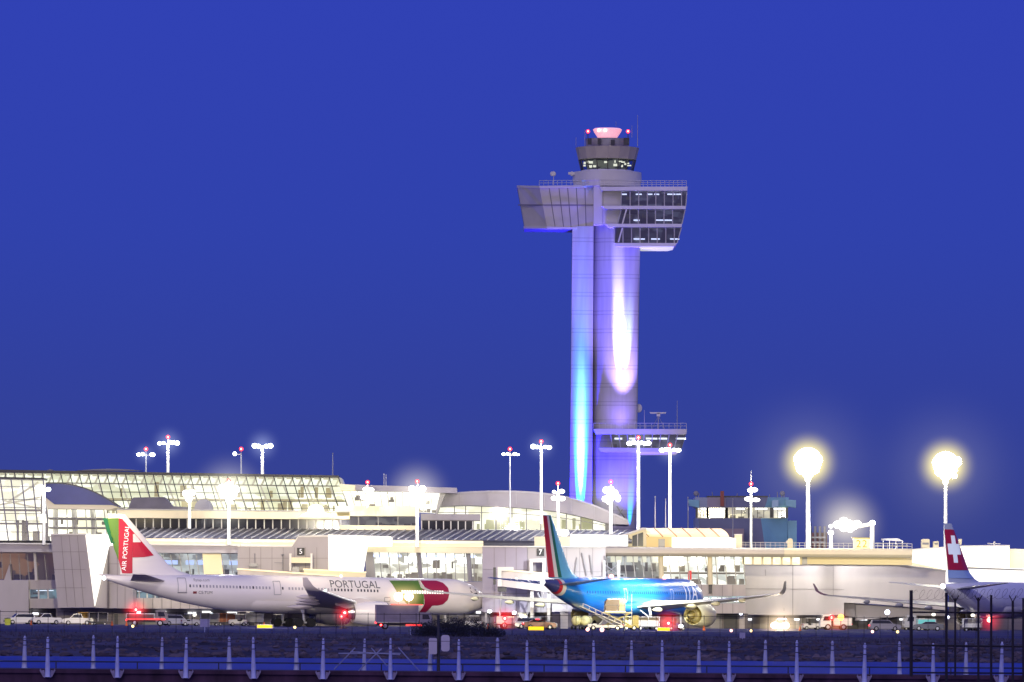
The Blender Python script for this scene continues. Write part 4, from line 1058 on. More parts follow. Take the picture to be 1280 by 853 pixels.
# main leaning gate windows
c = corners((758, 694.5), (824, 695), (828, 730.5), (762, 730), Y)
room(T, c, 7, MATS['room_mixed'], clutter=18, seed=51, lamps=6, lamp_v=.12, lamp_h=1.0, m_lamp=mat_glow('tube_warm', (1, .9, .6), 2.2), name='gate_interior')
window_row(T, c, 6, MATS['smoke_glass'], MATS['frame_grey'], .16)
c = corners((824, 695), (929, 695.7), (932, 731), (828, 730.5), Y)
room(T, c, 7, mat_room('room_gate', (1.0, 1.0, .95), (.35, .4, .4), 1.0, (.5, .5, .9), (.36, .6)), clutter=26, seed=52, lamps=9, lamp_v=.18, lamp_h=1.6, m_lamp=mat_glow('tube_bright', (1, .98, .88), 3.2), name='gate_interior', floors=(.6,))
window_row(T, c, 9, MATS['clear_glass'], MATS['frame_grey'], .16)
px_part(T, 'red_panel', [(860, 713.5), (864.5, 713.5), (864.5, 725), (860, 725)], Y + .15, .05, mat('panel_red', (.6, .02, .02), .5, emit=(1, .02, .02), estr=.5))
for p in (826, 887): T.part('column', MB().tube(at(p, 694, Y - .7), at(p + 1, 731, Y - .7), .42, n=12), MATS['cream_wall'])
px_part(T, 'cable_tray', [(886, 731), (890, 731), (890, 742), (886, 742)], Y - .75, .3, MATS['dark_steel'])
px_part(T, 'spandrel', [(758, 730.7), (932, 731.2), (932, 745.5), (758, 745.5)], Y - .4, 5, MATS['panel_wall'])
c = corners((758, 745.7), (932, 745.7), (932, 754), (758, 754), Y)
room(T, c, 3, MATS['room_teal'], clutter=8, seed=53, lamps=12, name='office_interior', lamp_v=.5, lamp_h=.6)
window_row(T, c, 15, MATS['clear_glass'], MATS['frame_pale'], .16)
px_part(T, 'spandrel', [(758, 754.2), (932, 754.2), (932, 767), (758, 767)], Y - .4, 5, MATS['panel_wall'])
mb = MB()
for i in range(13): p = 760 + i * 13; mb.bar(at(p, 731, Y - .44), at(p, 745.5, Y - .44), .07, .05); mb.bar(at(p, 754.3, Y - .44), at(p, 767, Y - .44), .07, .05)
T.part('panel_joint', mb, MATS['joint_dark'])
px_part(T, 'ground_floor_wall', [(690, 767.2), (935, 767.2), (935, 800), (690, 800)], Y + 3, 5, MATS['recess_wall'])
for p0, p1, m_ in ((888, 902, dm2), (905, 922, dm), (924, 931, MATS['panel_wall']), (780, 800, dm), (845, 856, dm2)):
    px_part(T, 'door', [(p0, 768.5), (p1, 768.5), (p1, 790), (p0, 790)], Y + 2.8, .15, m_)
p = at(926, 767, Y + 1.5)
wl = T.part('wall_lamp', MB().ball(p, .28), mat_glow('lamp_blue_white', (.75, .8, 1), 5))
# roof: gable, barrel vault, parapets
px_part(T, 'gable_wall', [(786, 668.5), (804, 662.5), (808, 662.5), (808, 683.5), (786, 683.5)], Y + 2, 8, MATS['cream_wall'])
px_part(T, 'gable_edge', [(768, 672.5), (803, 659.8), (808, 659.8), (808, 662.3), (804, 662.3), (768, 674.8)], Y + 1.5, 9, MATS['frame_pale'])
px_part(T, 'gable_window', [(790.5, 670), (804, 665.5), (804, 683), (790.5, 683)], Y + 1.85, .1, MATS['dark_pane'])
mb = MB().bar(at(797, 667.5, Y + 1.8), at(797, 683, Y + 1.8), .12, .1)
T.part('gable_mullion', mb, MATS['frame_pale'])
P = []
vx0, vx1 = 805, 914
mb = MB(); nseg = 14
va = at(vx0, 671.5, Y + 4); vb = at(vx1 - 3, 672, Y + 4)
for k in range(nseg + 1):
    a = PI * k / nseg * 0.5; mb.v += [va + Vector((0, 6 - 6 * math.cos(a), 1.55 * math.sin(a))), vb + Vector((-1.2 * math.sin(a) ** 2, 6 - 6 * math.cos(a), 1.55 * math.sin(a)))]
mb.f = [(2 * k, 2 * k + 1, 2 * k + 3, 2 * k + 2) for k in range(nseg)]
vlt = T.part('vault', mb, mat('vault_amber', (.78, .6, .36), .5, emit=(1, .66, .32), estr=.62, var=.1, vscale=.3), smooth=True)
mb = MB()
for i in range(6):
    x0 = va.lerp(vb, (i + .35) / 6)
    for k in range(7):
        a0, a1 = PI / 2 * k / 7, PI / 2 * (k + 1) / 7
        q = lambda a: x0 + Vector((-1.5 * math.sin(a), 6 - 6 * math.cos(a) - .05, 1.55 * math.sin(a) + .05))
        mb.bar(q(a0), q(a1), .12, .12)
T.part('vault_rib', mb, mat('rib_brown', (.2, .1, .05), .5), vlt)
px_part(T, 'vault_end', [(912, 671.5), (919, 674), (919, 683.5), (906, 683.5), (906, 668)], Y + 4.5, 5, MATS['white_wall'])
px_part(T, 'lit_parapet', [(840, 671.8), (911, 672), (920, 673), (920, 685), (840, 685)], Y + 1.4, 2, MATS['white_glow'], label='white parapet given a floodlit glow under the amber vault')
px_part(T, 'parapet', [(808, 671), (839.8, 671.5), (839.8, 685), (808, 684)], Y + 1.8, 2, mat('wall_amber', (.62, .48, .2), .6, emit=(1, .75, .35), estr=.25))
px_part(T, 'parapet_door', [(823, 674), (831, 674), (831, 685), (823, 685)], Y + 1.7, .1, MATS['frame_grey'])
railing(T, [(920, 684.5), (1140, 686.5)], Y + 1, .85, 36, MATS['frame_pale'], w=.06)
T2 = Thing('roof_vent', 'curved grey gooseneck vent on the roof edge', 'vent', tuple(at(987, 685, Y + 2)))
T2.part('casing', MB().pxprism([(984.5, 685), (984.5, 676), (985.5, 674), (988, 673), (990.5, 674), (991.2, 677), (991.2, 685)], Y + 2, 1), MATS['cream_wall'])
T2.part('mouth', MB().pxprism([(982, 678.5), (984.4, 675.5), (984.4, 680)], Y + 2.1, .8), MATS['frame_pale'])
T2 = Thing('roof_tank', 'small cream box unit beside the vault end', 'roof unit', tuple(at(923, 685, Y + 4)))
T2.part('casing', MB().pxprism([(918.5, 669), (927.5, 669), (927.5, 684.5), (918.5, 684.5)], Y + 5, 2), MATS['cream_wall'])
T2.part('lid', MB().pxprism([(918, 667.8), (928, 667.8), (928, 668.9), (918, 668.9)], Y + 4.9, 2.2), MATS['frame_pale'])
T2 = Thing('number_board', 'pale yellow lit board reading 22 on the right roof', 'sign', tuple(at(1077, 688, Y)))
p = at(1077, 680.3, Y - .5); wd = 21 * K * Y; ht = 13.5 * K * Y
T2.part('board', MB().box((p.x, Y - .4, p.z), (wd, .35, ht)), mat('board_yellow', (.8, .74, .4), .5, emit=(1, .92, .5), estr=.55))
T2.part('lettering', text_mb('22', 1.75, (p.x, Y - .6, p.z - .02), spacing=1.15), mat('letter_yellow', (.45, .3, .01), .5, emit=(.8, .5, .01), estr=.3))
T2.part('frame', MB().box((p.x, Y - .4, p.z + ht / 2 + .1), (wd + .3, .5, .18)), mat('board_frame', (.6, .5, .15), .5))

# ---- right-hand concourse block with overhang
Y = 1041
T = Thing('pier_block', 'large plain grey pier block with a sloping right end and dark undercroft', 'terminal pier', base(1030, Y))
px_part(T, 'front_wall', [(928, 705.2), (990.6, 705.5), (990.6, 769), (928, 768.5)], Y, 12, MATS['concrete_wall'])
px_part(T, 'front_wall', [(991.4, 705.5), (1118, 706.5), (1182, 714.5), (1182, 763), (1096, 755.5), (1055, 753.5), (1055, 769), (991.4, 769)], Y, 12, MATS['concrete_wall'])
mb = MB()
for p, y0, y1 in ((1041.5, 707, 745), (957, 712, 720), (980, 760, 764)): mb.bar(at(p, y0, Y - .03), at(p, y1, Y - .03), .07, .06)
mb.bar(at(928, 736, Y - .03), at(1055, 737, Y - .03), .05, .05)
mb.pxprism([(990.5, 705.5), (991.5, 705.5), (991.5, 769), (990.5, 769)], Y - .02, .3)
T.part('panel_joint', mb, MATS['joint_dark'])
px_part(T, 'coping', [(927.5, 703.8), (1118, 705), (1183, 713), (1183, 714.6), (1118, 706.6), (927.5, 705.4)], Y - .2, 12, MATS['frame_grey'])
px_part(T, 'shadow_reveal', [(1055.2, 753.7), (1069, 754.3), (1069, 772), (1055.2, 770)], Y + .6, 6, MATS['dark_wall'])
px_part(T, 'inner_wall', [(1069.2, 754.5), (1182, 763), (1182, 770), (1136, 770), (1069.2, 776)], Y + 1.2, 6, mat('inner_grey', (.3, .28, .3), .7, var=.08, vscale=.3))
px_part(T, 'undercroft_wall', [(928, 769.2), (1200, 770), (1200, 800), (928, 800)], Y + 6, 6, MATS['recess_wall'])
for p0, p1, m_ in ((950, 962, dm2), (968, 985, dm), (995, 1003, MATS['panel_wall']), (1004, 1011, MATS['panel_wall']), (1013, 1018, dm2), (1060, 1073, dm), (1084, 1098, dm), (1150, 1156, MATS['cream_wall'])):
    px_part(T, 'door', [(p0, 773), (p1, 773), (p1, 792), (p0, 792)], Y + 5.8, .15, m_)
mb = MB()
for p in (936, 996, 1024, 1045, 1078, 1128): mb.box(at(p, 774.5, Y + 5.5), (wr.uniform(.8, 2.0), .3, .3))
T.part('wall_lamp', mb, MATS['wall_lamp_glow'])
# ---- floodlit white building behind the swiss-style tail
Y = 1072
T = Thing('white_terminal', 'floodlit cream-white building at the right edge behind the red tail', 'terminal building', base(1220, Y))
wl_m = mat('cream_glow', (.82, .78, .66), .6, emit=(1, .92, .66), estr=.75, var=.06, vscale=.15)  # emission stands in for floodlights on the front wall
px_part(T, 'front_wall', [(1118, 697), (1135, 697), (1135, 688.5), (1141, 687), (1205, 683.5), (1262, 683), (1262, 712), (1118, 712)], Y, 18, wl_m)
px_part(T, 'lower_wall', [(1118, 709), (1330, 711), (1330, 735), (1118, 735)], Y - 6, 5.5, MATS['white_glow'])
px_part(T, 'recessed_wall', [(1248, 686), (1330, 687.5), (1330, 711), (1248, 711)], Y + 3, 14, mat('dim_cream_glow', (.75, .7, .55), .6, emit=(1, .88, .55), estr=.5, var=.1, vscale=.15))  # dimmer emission, standing in for floodlight on the set-back wall
px_part(T, 'ledge', [(1208, 709), (1280, 712), (1330, 713), (1330, 715), (1208, 711)], Y - 6.4, 1, MATS['frame_grey'])
px_part(T, 'coping', [(1135, 686.8), (1205, 682), (1262, 681.4), (1262, 683.1), (1205, 683.6), (1135, 688.6)], Y - .2, 17, MATS['frame_pale'])
px_part(T, 'sloped_canopy', [(1118, 701.5), (1130, 701), (1182, 712.5), (1182, 716.5), (1118, 704.5)], Y - 8, 4, mat('canopy_cream', (.8, .74, .5), .5, emit=(1, .9, .55), estr=.3))
px_part(T, 'lower_block', [(1190, 735), (1330, 736), (1330, 800), (1190, 800)], Y - 4, 8, mat('lower_dark', (.10, .085, .12), .8, var=.2, vscale=.2))
px_part(T, 'buttress', [(1247, 686), (1249.5, 686), (1256, 711), (1241, 711)], Y + 1.0, 2, MATS['dark_wall'])
px_part(T, 'window', [(1108, 697.5), (1117, 697.6), (1117, 706), (1108, 706)], Y - 2, .2, MATS['dark_pane'])
for lbl, pts in (('pair of cream roof units left of the red tail', [(1152, 685), (1152, 675), (1154, 674), (1161, 674), (1162, 675), (1162, 685)]), ('single cream roof unit just left of the red tail', [(1167, 685), (1167, 677), (1173.5, 677), (1173.5, 685)])):
    T2 = Thing('roof_unit', lbl, 'roof unit', tuple(at(pts[0][0], 685, Y + 3)))
    T2.part('casing', MB().pxprism(pts, Y + 3, 2), MATS['cream_wall'])
    T2.part('grille', MB().pxprism([(pts[0][0] + 1, 678.5), (pts[-1][0] - 1, 678.5), (pts[-1][0] - 1, 681), (pts[0][0] + 1, 681)], Y + 2.94, .05), MATS['frame_grey'])
T2 = Thing('roof_beacon', 'small cream box lamp on a stub right of the red tail top', 'lamp', tuple(at(1200, 684, Y + 1)))
T2.part('stem', MB().tube(at(1199.5, 684, Y + 1), at(1199.5, 680, Y + 1), .12, n=6), MATS['frame_pale'])
T2.part('box', MB().pxprism([(1198, 674), (1202.5, 674), (1202, 681), (1198, 681)], Y + .6, .8), MATS['cream_wall'])
T2 = Thing('roof_antenna', 'T-shaped pale antenna on the roof at the far right', 'antenna', tuple(at(1243, 683, Y + 2)))
T2.part('mast', MB().tube(at(1243, 683, Y + 2), at(1243, 677, Y + 2), .2, n=6), MATS['frame_pale'])
T2.part('arm', MB().pxprism([(1234.5, 679.2), (1250.5, 679.5), (1250.5, 680.6), (1234.5, 680.3)], Y + 1.8, .4), MATS['frame_pale'])
T2 = Thing('roof_gantry', 'low open steel gantry on the roof between board 22 and the red tail', 'gantry', tuple(at(1116, 686, 1050)))
mb = MB().pxprism([(1102, 673.5), (1122, 673), (1130, 677), (1120, 676.5), (1102, 675.5)], 1050, 2)
T2.part('canopy', mb, MATS['steel'])
for p in (1104, 1112, 1120, 1128): T2.part('post', MB().tube(at(p, 688, 1050.5), at(p, 675.5, 1050.5), .1, n=6), MATS['steel'])
for y in (679, 682): T2.part('rail', MB().tube(at(1094, y, 1050.5), at(1135, y + .3, 1050.5), .07, n=6), MATS['steel'])

# ---- far control building with slanted cab
Y = 1165
T = Thing('control_building', 'low round-cornered blue-grey control building with a lit window band', 'building', base(925, Y))
bl = mat('drum_violet', (.15, .17, .30), .6, var=.1, vscale=.3); bl2 = mat('drum_blue', (.22, .48, .62), .6, var=.08, vscale=.3)
P = lambda pts, d: [at(x, y, Y + dy + d) for x, y, dy in pts]
def drum(name, y0, y1, xs_, m_, d=0):
    """faceted drum: xs_ is a list of (px at top, px at bottom, dy)"""
    out = []
    for i in range(len(xs_) - 1):
        a, b_ = xs_[i], xs_[i + 1]
        mm = m_[i] if isinstance(m_, list) else m_
        q = [at(a[0], y0, Y + a[2] + d), at(b_[0], y0, Y + b_[2] + d), at(b_[1], y1, Y + b_[2] + d), at(a[1], y1, Y + a[2] + d)]
        out.append(T.part(name, MB().prism(q, (0, 14 - max(a[2], 0), 0)), mm))
    return out
side = mat('drum_pale', (.4, .45, .55), .5)
drum('drum_wall', 648, 690, [(869, 869, 3), (874, 874, .8), (951, 957, 0), (985, 984, 3)], [side, bl, bl2])
drum('roof_band', 622, 634.5, [(868.5, 868.5, 2.5), (884, 884, .3), (907, 907, 0), (960, 956, 0), (986, 986, 2.5)], [side, mat('band_rose', (.32, .28, .36), .6), bl, bl2])
for a, b_ in ((860, 874), (982, 995)):
    px_part(T, 'corner_fin', [(a, 624.5), (b_, 625.5), (b_, 635), (a + 2 if a < 900 else a, 632.5)], Y + 1.5, 3, bl2)
px_part(T, 'corner_fin', [(965, 626), (973, 625), (973, 633), (965, 635)], Y - .5, 1, mat('fin_pale', (.35, .55, .72), .5))
c = corners((872, 634.7), (983, 634.7), (983, 647.8), (872, 647.8), Y + 1)
room(T, c, 5, mat_room('room_cab_warm', (.75, .68, .45), (.10, .10, .12), .8, (.4, .4, .7), (.4, .62)), clutter=10, seed=61, lamps=5, lamp_v=.1, lamp_h=.28, m_lamp=MATS['tube_light'], name='cab_interior')
for a, b_ in ((872, 883), (886, 906.5), (910, 935), (939, 962.5), (967, 982.5)):
    wp = T.part('window', MB().quad(at(a, 635.2, Y + .6), at(b_, 635.2, Y + .6), at(b_, 647.2, Y + .6), at(a, 647.2, Y + .6)), MATS['clear_glass'], fix=False)
    for p in ((a - 1.2), (b_ + 1.2)): T.part('jamb', MB().bar(at(p, 634.8, Y + .5), at(p, 647.7, Y + .5), .4, .3), MATS['frame_dark'], wp)
    for k in (1, 2): T.part('mullion', MB().bar(at(a + (b_ - a) * k / 3, 635, Y + .5), at(a + (b_ - a) * k / 3, 647.5, Y + .5), .1, .1), MATS['frame_dark'], wp)
px_part(T, 'annex', [(985, 651), (996, 651), (996, 690), (985, 690)], Y + 3, 8, bl2)
px_part(T, 'lower_annex', [(896, 661), (930, 661), (930, 690), (896, 690)], Y - 4, 3.5, mat('annex_rose', (.32, .26, .3), .7))
mb = MB(); wr2 = random.Random(2)
for p, h in ((870, 8), (873, 6), (891, 8), (903, 9), (921, 6), (936, 5), (948, 4), (972, 8), (977, 9), (980, 6), (962, 5)): mb.tube(at(p, 623, Y + 3), at(p + wr2.uniform(-1, 1), 623 - h, Y + 3), .12, .06, 6)
for p in (870, 978): mb.ball(at(p, 617, Y + 3), .5, .3, .5)
T.part('antenna', mb, mat('antenna_grey', (.25, .25, .3), .5))
px_part(T, 'chimney', [(900.5, 614), (905, 614), (905, 633), (900.5, 633)], Y - .6, .5, mat('chimney_rust', (.3, .08, .06), .6))
px_part(T, 'roof_rail', [(884, 620), (960, 620), (960, 622), (884, 622)], Y + 1, 8, MATS['dark_steel'])
# distant red structure behind the big lamp
T = Thing('red_gantry', 'hazy red and white striped frame beyond the large lamp', 'frame', base(1022, 1180))
mb = MB().pxprism([(1010, 666), (1034, 666), (1034, 688), (1010, 688)], 1180, 4)
T.part('panel', mb, mat('gantry_red', (.34, .1, .14), .7, var=.2, vscale=.4))
for p in (1013, 1019, 1025, 1031): T.part('post', MB().tube(at(p, 690, 1179), at(p, 658, 1179), .25, n=6), MATS['steel'])
for y in (672, 678): T.part('crossbar', MB().bar(at(1012, y, 1178.7), at(1032, y, 1178.7), .3, .2), MATS['steel'])

# ---- passenger boarding bridges
def bridge(label, pts, Y, depth, legs, top_m=None, m_=None):
    T = Thing('jet_bridge', label, 'boarding bridge', tuple(at(pts[0][0], 780, Y)))
    T.part('tunnel', MB().pxprism(pts, Y, depth), m_ or MATS['panel_wall'])
    (x0, y0), (x1, y1) = pts[0], pts[1]
    T.part('roof_edge', MB().pxprism([(x0 - 1, y0 - 1.6), (x1 + .5, y1 - 1.6), (x1 + .5, y1 + .3), (x0 - 1, y0 + .3)], Y - .2, depth + .4), top_m or MATS['parapet_cream'])
    for p, y in legs:
        a = at(p, y, Y + depth / 2); T.part('leg', MB().bar(a, (a.x, a.y, 0), .5, .5), MATS['frame_pale'])
        T.part('wheel_truck', MB().box((a.x, a.y, .5), (2.2, 1.4, .8)), MATS['dark_steel'])
    return T
T = bridge('grey jet bridge with a dark bellows end left of the blue tail', [(626, 713), (690, 718.5), (690, 741), (626, 733)], 972, 2.6, ((665, 739), (686, 740)))
T.part('rotunda', MB().pxprism([(622, 709), (642, 709), (642, 713), (627, 714), (627, 733), (622, 733)], 971.6, 3.4), MATS['frame_pale'])
T.part('bellows', MB().pxprism([(616.5, 709.5), (619.8, 709.5), (619.8, 731), (616.5, 731)], 972, 3), MATS['frame_dark'])
T.part('service_box', MB().pxprism([(622, 734), (633, 734), (633, 740), (622, 740)], 972.4, 2), MATS['dark_steel'])
mb = MB().tube(at(627, 741, 973), (at(624, 741, 973).x, 973, 0), .15, n=6).tube(at(672, 741, 972), at(680, 760, 972), .15, n=6).tube(at(680, 741, 972), at(672, 760, 972), .12, n=6)
T.part('strut', mb, MATS['steel'])
T.part('stair_housing', MB().pxprism([(662, 699), (682, 698), (682, 716), (678, 716), (678, 703), (666, 703), (666, 716), (662, 716)], 977.5, 2), MATS['frame_pale'])
bridge('low grey jet bridge just above the white airliner roof', [(297, 712), (426, 721), (426, 733), (297, 730)], 1006, 3, ((310, 732), (415, 733)))
bridge('jet bridge lit cream beneath the floodlit wall of gate 5', [(380, 712.5), (457, 716.5), (457, 728), (380, 726)], 1010, 2.6, ((450, 727),), m_=MATS['cream_wall'])
T = Thing('bridge_portal', 'pale framed bridge portal under the number 5 sign', 'portal', tuple(at(376, 720, 1012)))
T.part('head', MB().pxprism([(364, 697), (389, 697), (389, 704), (364, 704)], 1011.6, 1.6), MATS['cream_wall'])
for a in (361.5, 388): T.part('jamb', MB().pxprism([(a, 692), (a + 2.6, 692), (a + 2.6, 714), (a, 714)], 1011.4, 1.8), MATS['frame_pale'])
T.part('opening', MB().pxprism([(365, 709), (374, 709), (374, 716), (365, 716)], 1012, 1), MATS['frame_grey'])

# ================================================================== AIRLINERS
LEN, RAD, ZC = 63.0, 2.82, 5.14
def fus(s):
    """radius and centre height of the fuselage at s metres behind the nose"""
    if s < 6.5:
        t = max(s, 0) / 6.5
        r = RAD * (1 - (1 - t) ** 2.1) ** 0.62; z = -0.75 * (1 - t) ** 1.8
    elif s < 41.5: r, z = RAD, 0.0
    else:
        t = (s - 41.5) / (LEN - 41.5)
        r = RAD + (0.30 - RAD) * (t ** 1.55); z = (RAD - r) * 0.80
    return max(r, 0.02), ZC + z
def fpt(s, h, side, off=0.03):
    """point on the skin at station s and height h (local z); side +1 left, -1 right"""
    r, z = fus(s); d = max(-0.995, min(0.995, (h - z) / r)); c = math.sqrt(1 - d * d)
    return Vector((LEN / 2 - s, side * (r + off) * c, z + (r + off) * d))
def fus_segment(s0, s1, n, nu=40, cap0=False, cap1=False):
    mb = MB(); ss = [s0 + (s1 - s0) * i / n for i in range(n + 1)]
    for s in ss:
        r, z = fus(s)
        mb.v += [Vector((LEN / 2 - s, r * math.cos(2 * PI * i / nu), z + r * math.sin(2 * PI * i / nu))) for i in range(nu)]
    for k in range(n):
        mb.f += [(k * nu + i, k * nu + (i + 1) % nu, (k + 1) * nu + (i + 1) % nu, (k + 1) * nu + i) for i in range(nu)]
    if cap0: mb.f.append(tuple(range(nu - 1, -1, -1)))
    if cap1: mb.f.append(tuple(range(n * nu, (n + 1) * nu)))
    return mb
def foil(sections):
    """skin through sections (s_le, y, z, chord, thickness, vertical?)"""
    prof = [(0, 0), (.04, .42), (.15, .85), (.35, 1.0), (.65, .6), (1, .04), (1, -.04), (.65, -.28), (.35, -.5), (.15, -.5), (.04, -.3)]
    mb = MB(); n = len(prof)
    for s, y, z, c, th, vert in sections:
        for a, b_ in prof:
            t = b_ * th * c / 1.5
            if vert: mb.v.append(Vector((LEN / 2 - s - a * c, y + (b_ if b_ > 0 else b_ * 1.0) * th * c / 1.5 * (1 if b_ > 0 else 1.5), z)))
            else: mb.v.append(Vector((LEN / 2 - s - a * c, y, z + t)))
    m_ = len(sections)
    for k in range(m_ - 1):
        mb.f += [(k * n + i, k * n + (i + 1) % n, (k + 1) * n + (i + 1) % n, (k + 1) * n + i) for i in range(n)]
    mb.f += [tuple(range(n)), tuple(range((m_ - 1) * n + n - 1, (m_ - 1) * n - 1, -1))]
    return mb

def decal_mb(polys, fn, maxlen=0.45):
    """flat 2D polygons subdivided and laid on a curved skin by fn(u, v)"""
    bm = bmesh.new()
    for vs, fs in polys:
        bv = [bm.verts.new((p[0], p[1], 0)) for p in vs]
        for f in fs:
            try: bm.faces.new([bv[i] for i in f])
            except ValueError: pass
    bmesh.ops.triangulate(bm, faces=bm.faces[:])
    for _ in range(6):
        le = [e for e in bm.edges if e.calc_length() > maxlen]
        if not le: break
        bmesh.ops.subdivide_edges(bm, edges=le, cuts=1)
        bmesh.ops.triangulate(bm, faces=[f for f in bm.faces if len(f.verts) > 3])
    bm.verts.index_update()
    mb = MB().add([fn(v.co.x, v.co.y) for v in bm.verts], [tuple(v.index for v in f.verts) for f in bm.faces])
    bm.free()
    return mb
def P2(pts): return ([tuple(p) for p in pts], [tuple(range(len(pts)))])

def airliner(label, loc, heading, pitch, liv):
    T = Thing('airliner', label, 'airliner', loc, (0, R(pitch), heading))
    X = lambda s: LEN / 2 - s
    # ---- fuselage
    f = T.part('fuselage', fus_segment(0, 57.0 if liv.get('tail_ring') else LEN, 60, cap0=True, cap1=True), liv['body'], smooth=True)
    if liv.get('tail_ring'):
        k = 57.0
        for nm, s1, m_ in liv['tail_ring']:
            T.part(nm, fus_segment(k, s1, 6, cap1=(s1 >= LEN)), m_, smooth=True); k = s1
    mb = MB().lathe((X(LEN) + .35, 0, fus(LEN)[1]), (-1, 0, 0), [(0, .3), (.5, .24), (.7, .1)], 12)
    T.part('exhaust', mb, MATS['steel'])
    # belly fairing
    mb = MB(); nu = 14
    for i in range(15):
        t = i / 14; s = 20.5 + 20 * t; k = math.sin(PI * t) ** .55 if 0 < t < 1 else 0
        for j in range(nu + 1):
            a = PI + PI * j / nu
            mb.v.append(Vector((X(s), math.cos(a) * (2.2 + 1.05 * k), ZC - 1.15 + math.sin(a) * (1.55 + 0.42 * k))))
    for i in range(14):
        mb.f += [(i * (nu + 1) + j, i * (nu + 1) + j + 1, (i + 1) * (nu + 1) + j + 1, (i + 1) * (nu + 1) + j) for j in range(nu)]
    T.part('belly_fairing', mb, liv.get('belly', liv['body']), smooth=True)
    # ---- wings
    for sd in (-1, 1):
        W = [(20.6, 2.0, ZC - 1.75, 12.6, .155), (22.5, 4.6, ZC - 1.55, 10.2, .14), (25.3, 9.5, ZC - 1.15, 7.4, .115), (31.2, 19, ZC - .45, 5.0, .10), (37.2, 28.4, ZC + .42, 2.7, .09)]
        wing = T.part('wing', foil([(s, sd * y, z, c, t, False) for s, y, z, c, t in W]), liv['wing'], smooth=True)
        S = [(37.2, 28.42, ZC + .42, 2.7, .08), (38.2, 29.1, ZC + .66, 2.1, .08), (39.2, 29.7, ZC + 1.15, 1.6, .08), (40.3, 30.1, ZC + 2.35, .75, .08)]
        T.part('sharklet', foil([(s, sd * y, z, c, t, False) for s, y, z, c, t in S]), liv.get('sharklet', liv['wing']), wing, smooth=True)
        # bright leading edge
        mb = MB()
        for (a, b_) in zip(W[:-1], W[1:]): mb.tube((X(a[0]) + .02, sd * a[1], a[2] + .02), (X(b_[0]) + .02, sd * b_[1], b_[2] + .02), .13, .1, 8)
        T.part('leading_edge', mb, liv.get('edge', MATS['bare_metal']), wing, smooth=True)
        for y, s, z, ln in ((6.6, 31.3, ZC - 2.05, 4.4), (12.5, 32.2, ZC - 1.45, 4.2), (17.0, 33.9, ZC - 1.05, 3.8), (22.0, 36.1, ZC - .55, 3.2)):
            mb = MB().lathe((X(s), sd * y, z), (-1, 0, .0), [(0, .03), (.6, .26), (1.6, .38), (ln * .7, .3), (ln, .03)], 12)
            T.part('flap_fairing', mb, liv.get('fairing', liv['wing']), wing, smooth=True)
        # engine
        ex, ey, ez = X(20.0), sd * 9.4, 2.28
        nac = MB().lathe((ex, ey, ez), (-1, 0, 0), [(.9, 1.30), (.25, 1.42), (.02, 1.56), (.12, 1.70), (.8, 1.86), (2.2, 1.92), (3.8, 1.83), (5.2, 1.60), (5.75, 1.48), (5.65, 1.42), (4.6, 1.38)], 36, caps=False)
        eng = T.part('engine', nac, liv.get('nacelle', liv['body']), smooth=True)
        mb = MB().lathe((ex, ey, ez), (-1, 0, 0), [(.02, 1.56), (.12, 1.705), (.3, 1.76), (.3, 1.74)], 36, caps=False)
        T.part('intake_lip', mb, MATS['bare_metal'], eng, smooth=True)
        mb = MB().lathe((ex, ey, ez), (-1, 0, 0), [(.95, 1.40), (1.0, .01)], 36, caps=True)
        T.part('fan', mb, MATS['fan_dark'], eng)
        mb = MB().lathe((ex, ey, ez), (-1, 0, 0), [(4.2, 1.40), (4.25, 1.0)], 36, caps=True)
        T.part('bypass_duct', mb, mat('duct_warm_lit', (.32, .26, .12), .5) if liv.get('core') else MATS['fan_dark'], eng)  # tan variant puts warm lamplight into the duct colour
        mb = MB().lathe((ex, ey, ez), (-1, 0, 0), [(4.2, 1.12), (5.8, .98), (6.7, .78), (6.65, .7), (6.2, .68)], 28, caps=False)
        T.part('core_cowl', mb, liv.get('core', MATS['bare_metal']), eng, smooth=True)
        mb = MB().lathe((ex, ey, ez), (-1, 0, 0), [(6.2, .6), (6.9, .45), (7.7, .08)], 20)
        T.part('tail_cone', mb, MATS['core_dark'] if not liv.get('core') else liv['core'], eng, smooth=True)
        mb = MB().prism([Vector((ex - 1.2, ey - .22, ez + 1.75)), Vector((ex - 6.9, ey - .22, ez + .7)), Vector((ex - 8.6, ey - .22, ez + 1.2)), Vector((ex - 8.8, ey - .22, ez + 1.75)), Vector((ex - 4.6, ey - .22, ez + 2.35))], (0, .44, 0))
        T.part('pylon', mb, liv['wing'], eng)
        # horizontal stabiliser
        T.part('stabilizer', foil([(53.2, sd * .5, ZC + 1.55, 6.0, .1, False), (59.6, sd * 9.7, ZC + 2.55, 2.0, .08, False)]), liv.get('stab', liv['wing']), smooth=True)
    # ---- fin
    fin_z = lambda s: 0
    FIN = [(48.5, 2.55, 12.2), (51.0, 3.2, 9.7), (52.9, 4.2, 7.95), (54.3, 5.6, 6.9), (60.1, 11.95, 2.9)]
    fk = liv.get('fin_k', 1.0); FIN = [(s + c - c * fk, z, c * fk) for s, z, c in FIN]
    secs = [(s, 0, ZC + z, c, .075, True) for s, z, c in FIN]
    T.part('tail_fin', foil(secs), liv['fin'], smooth=True)
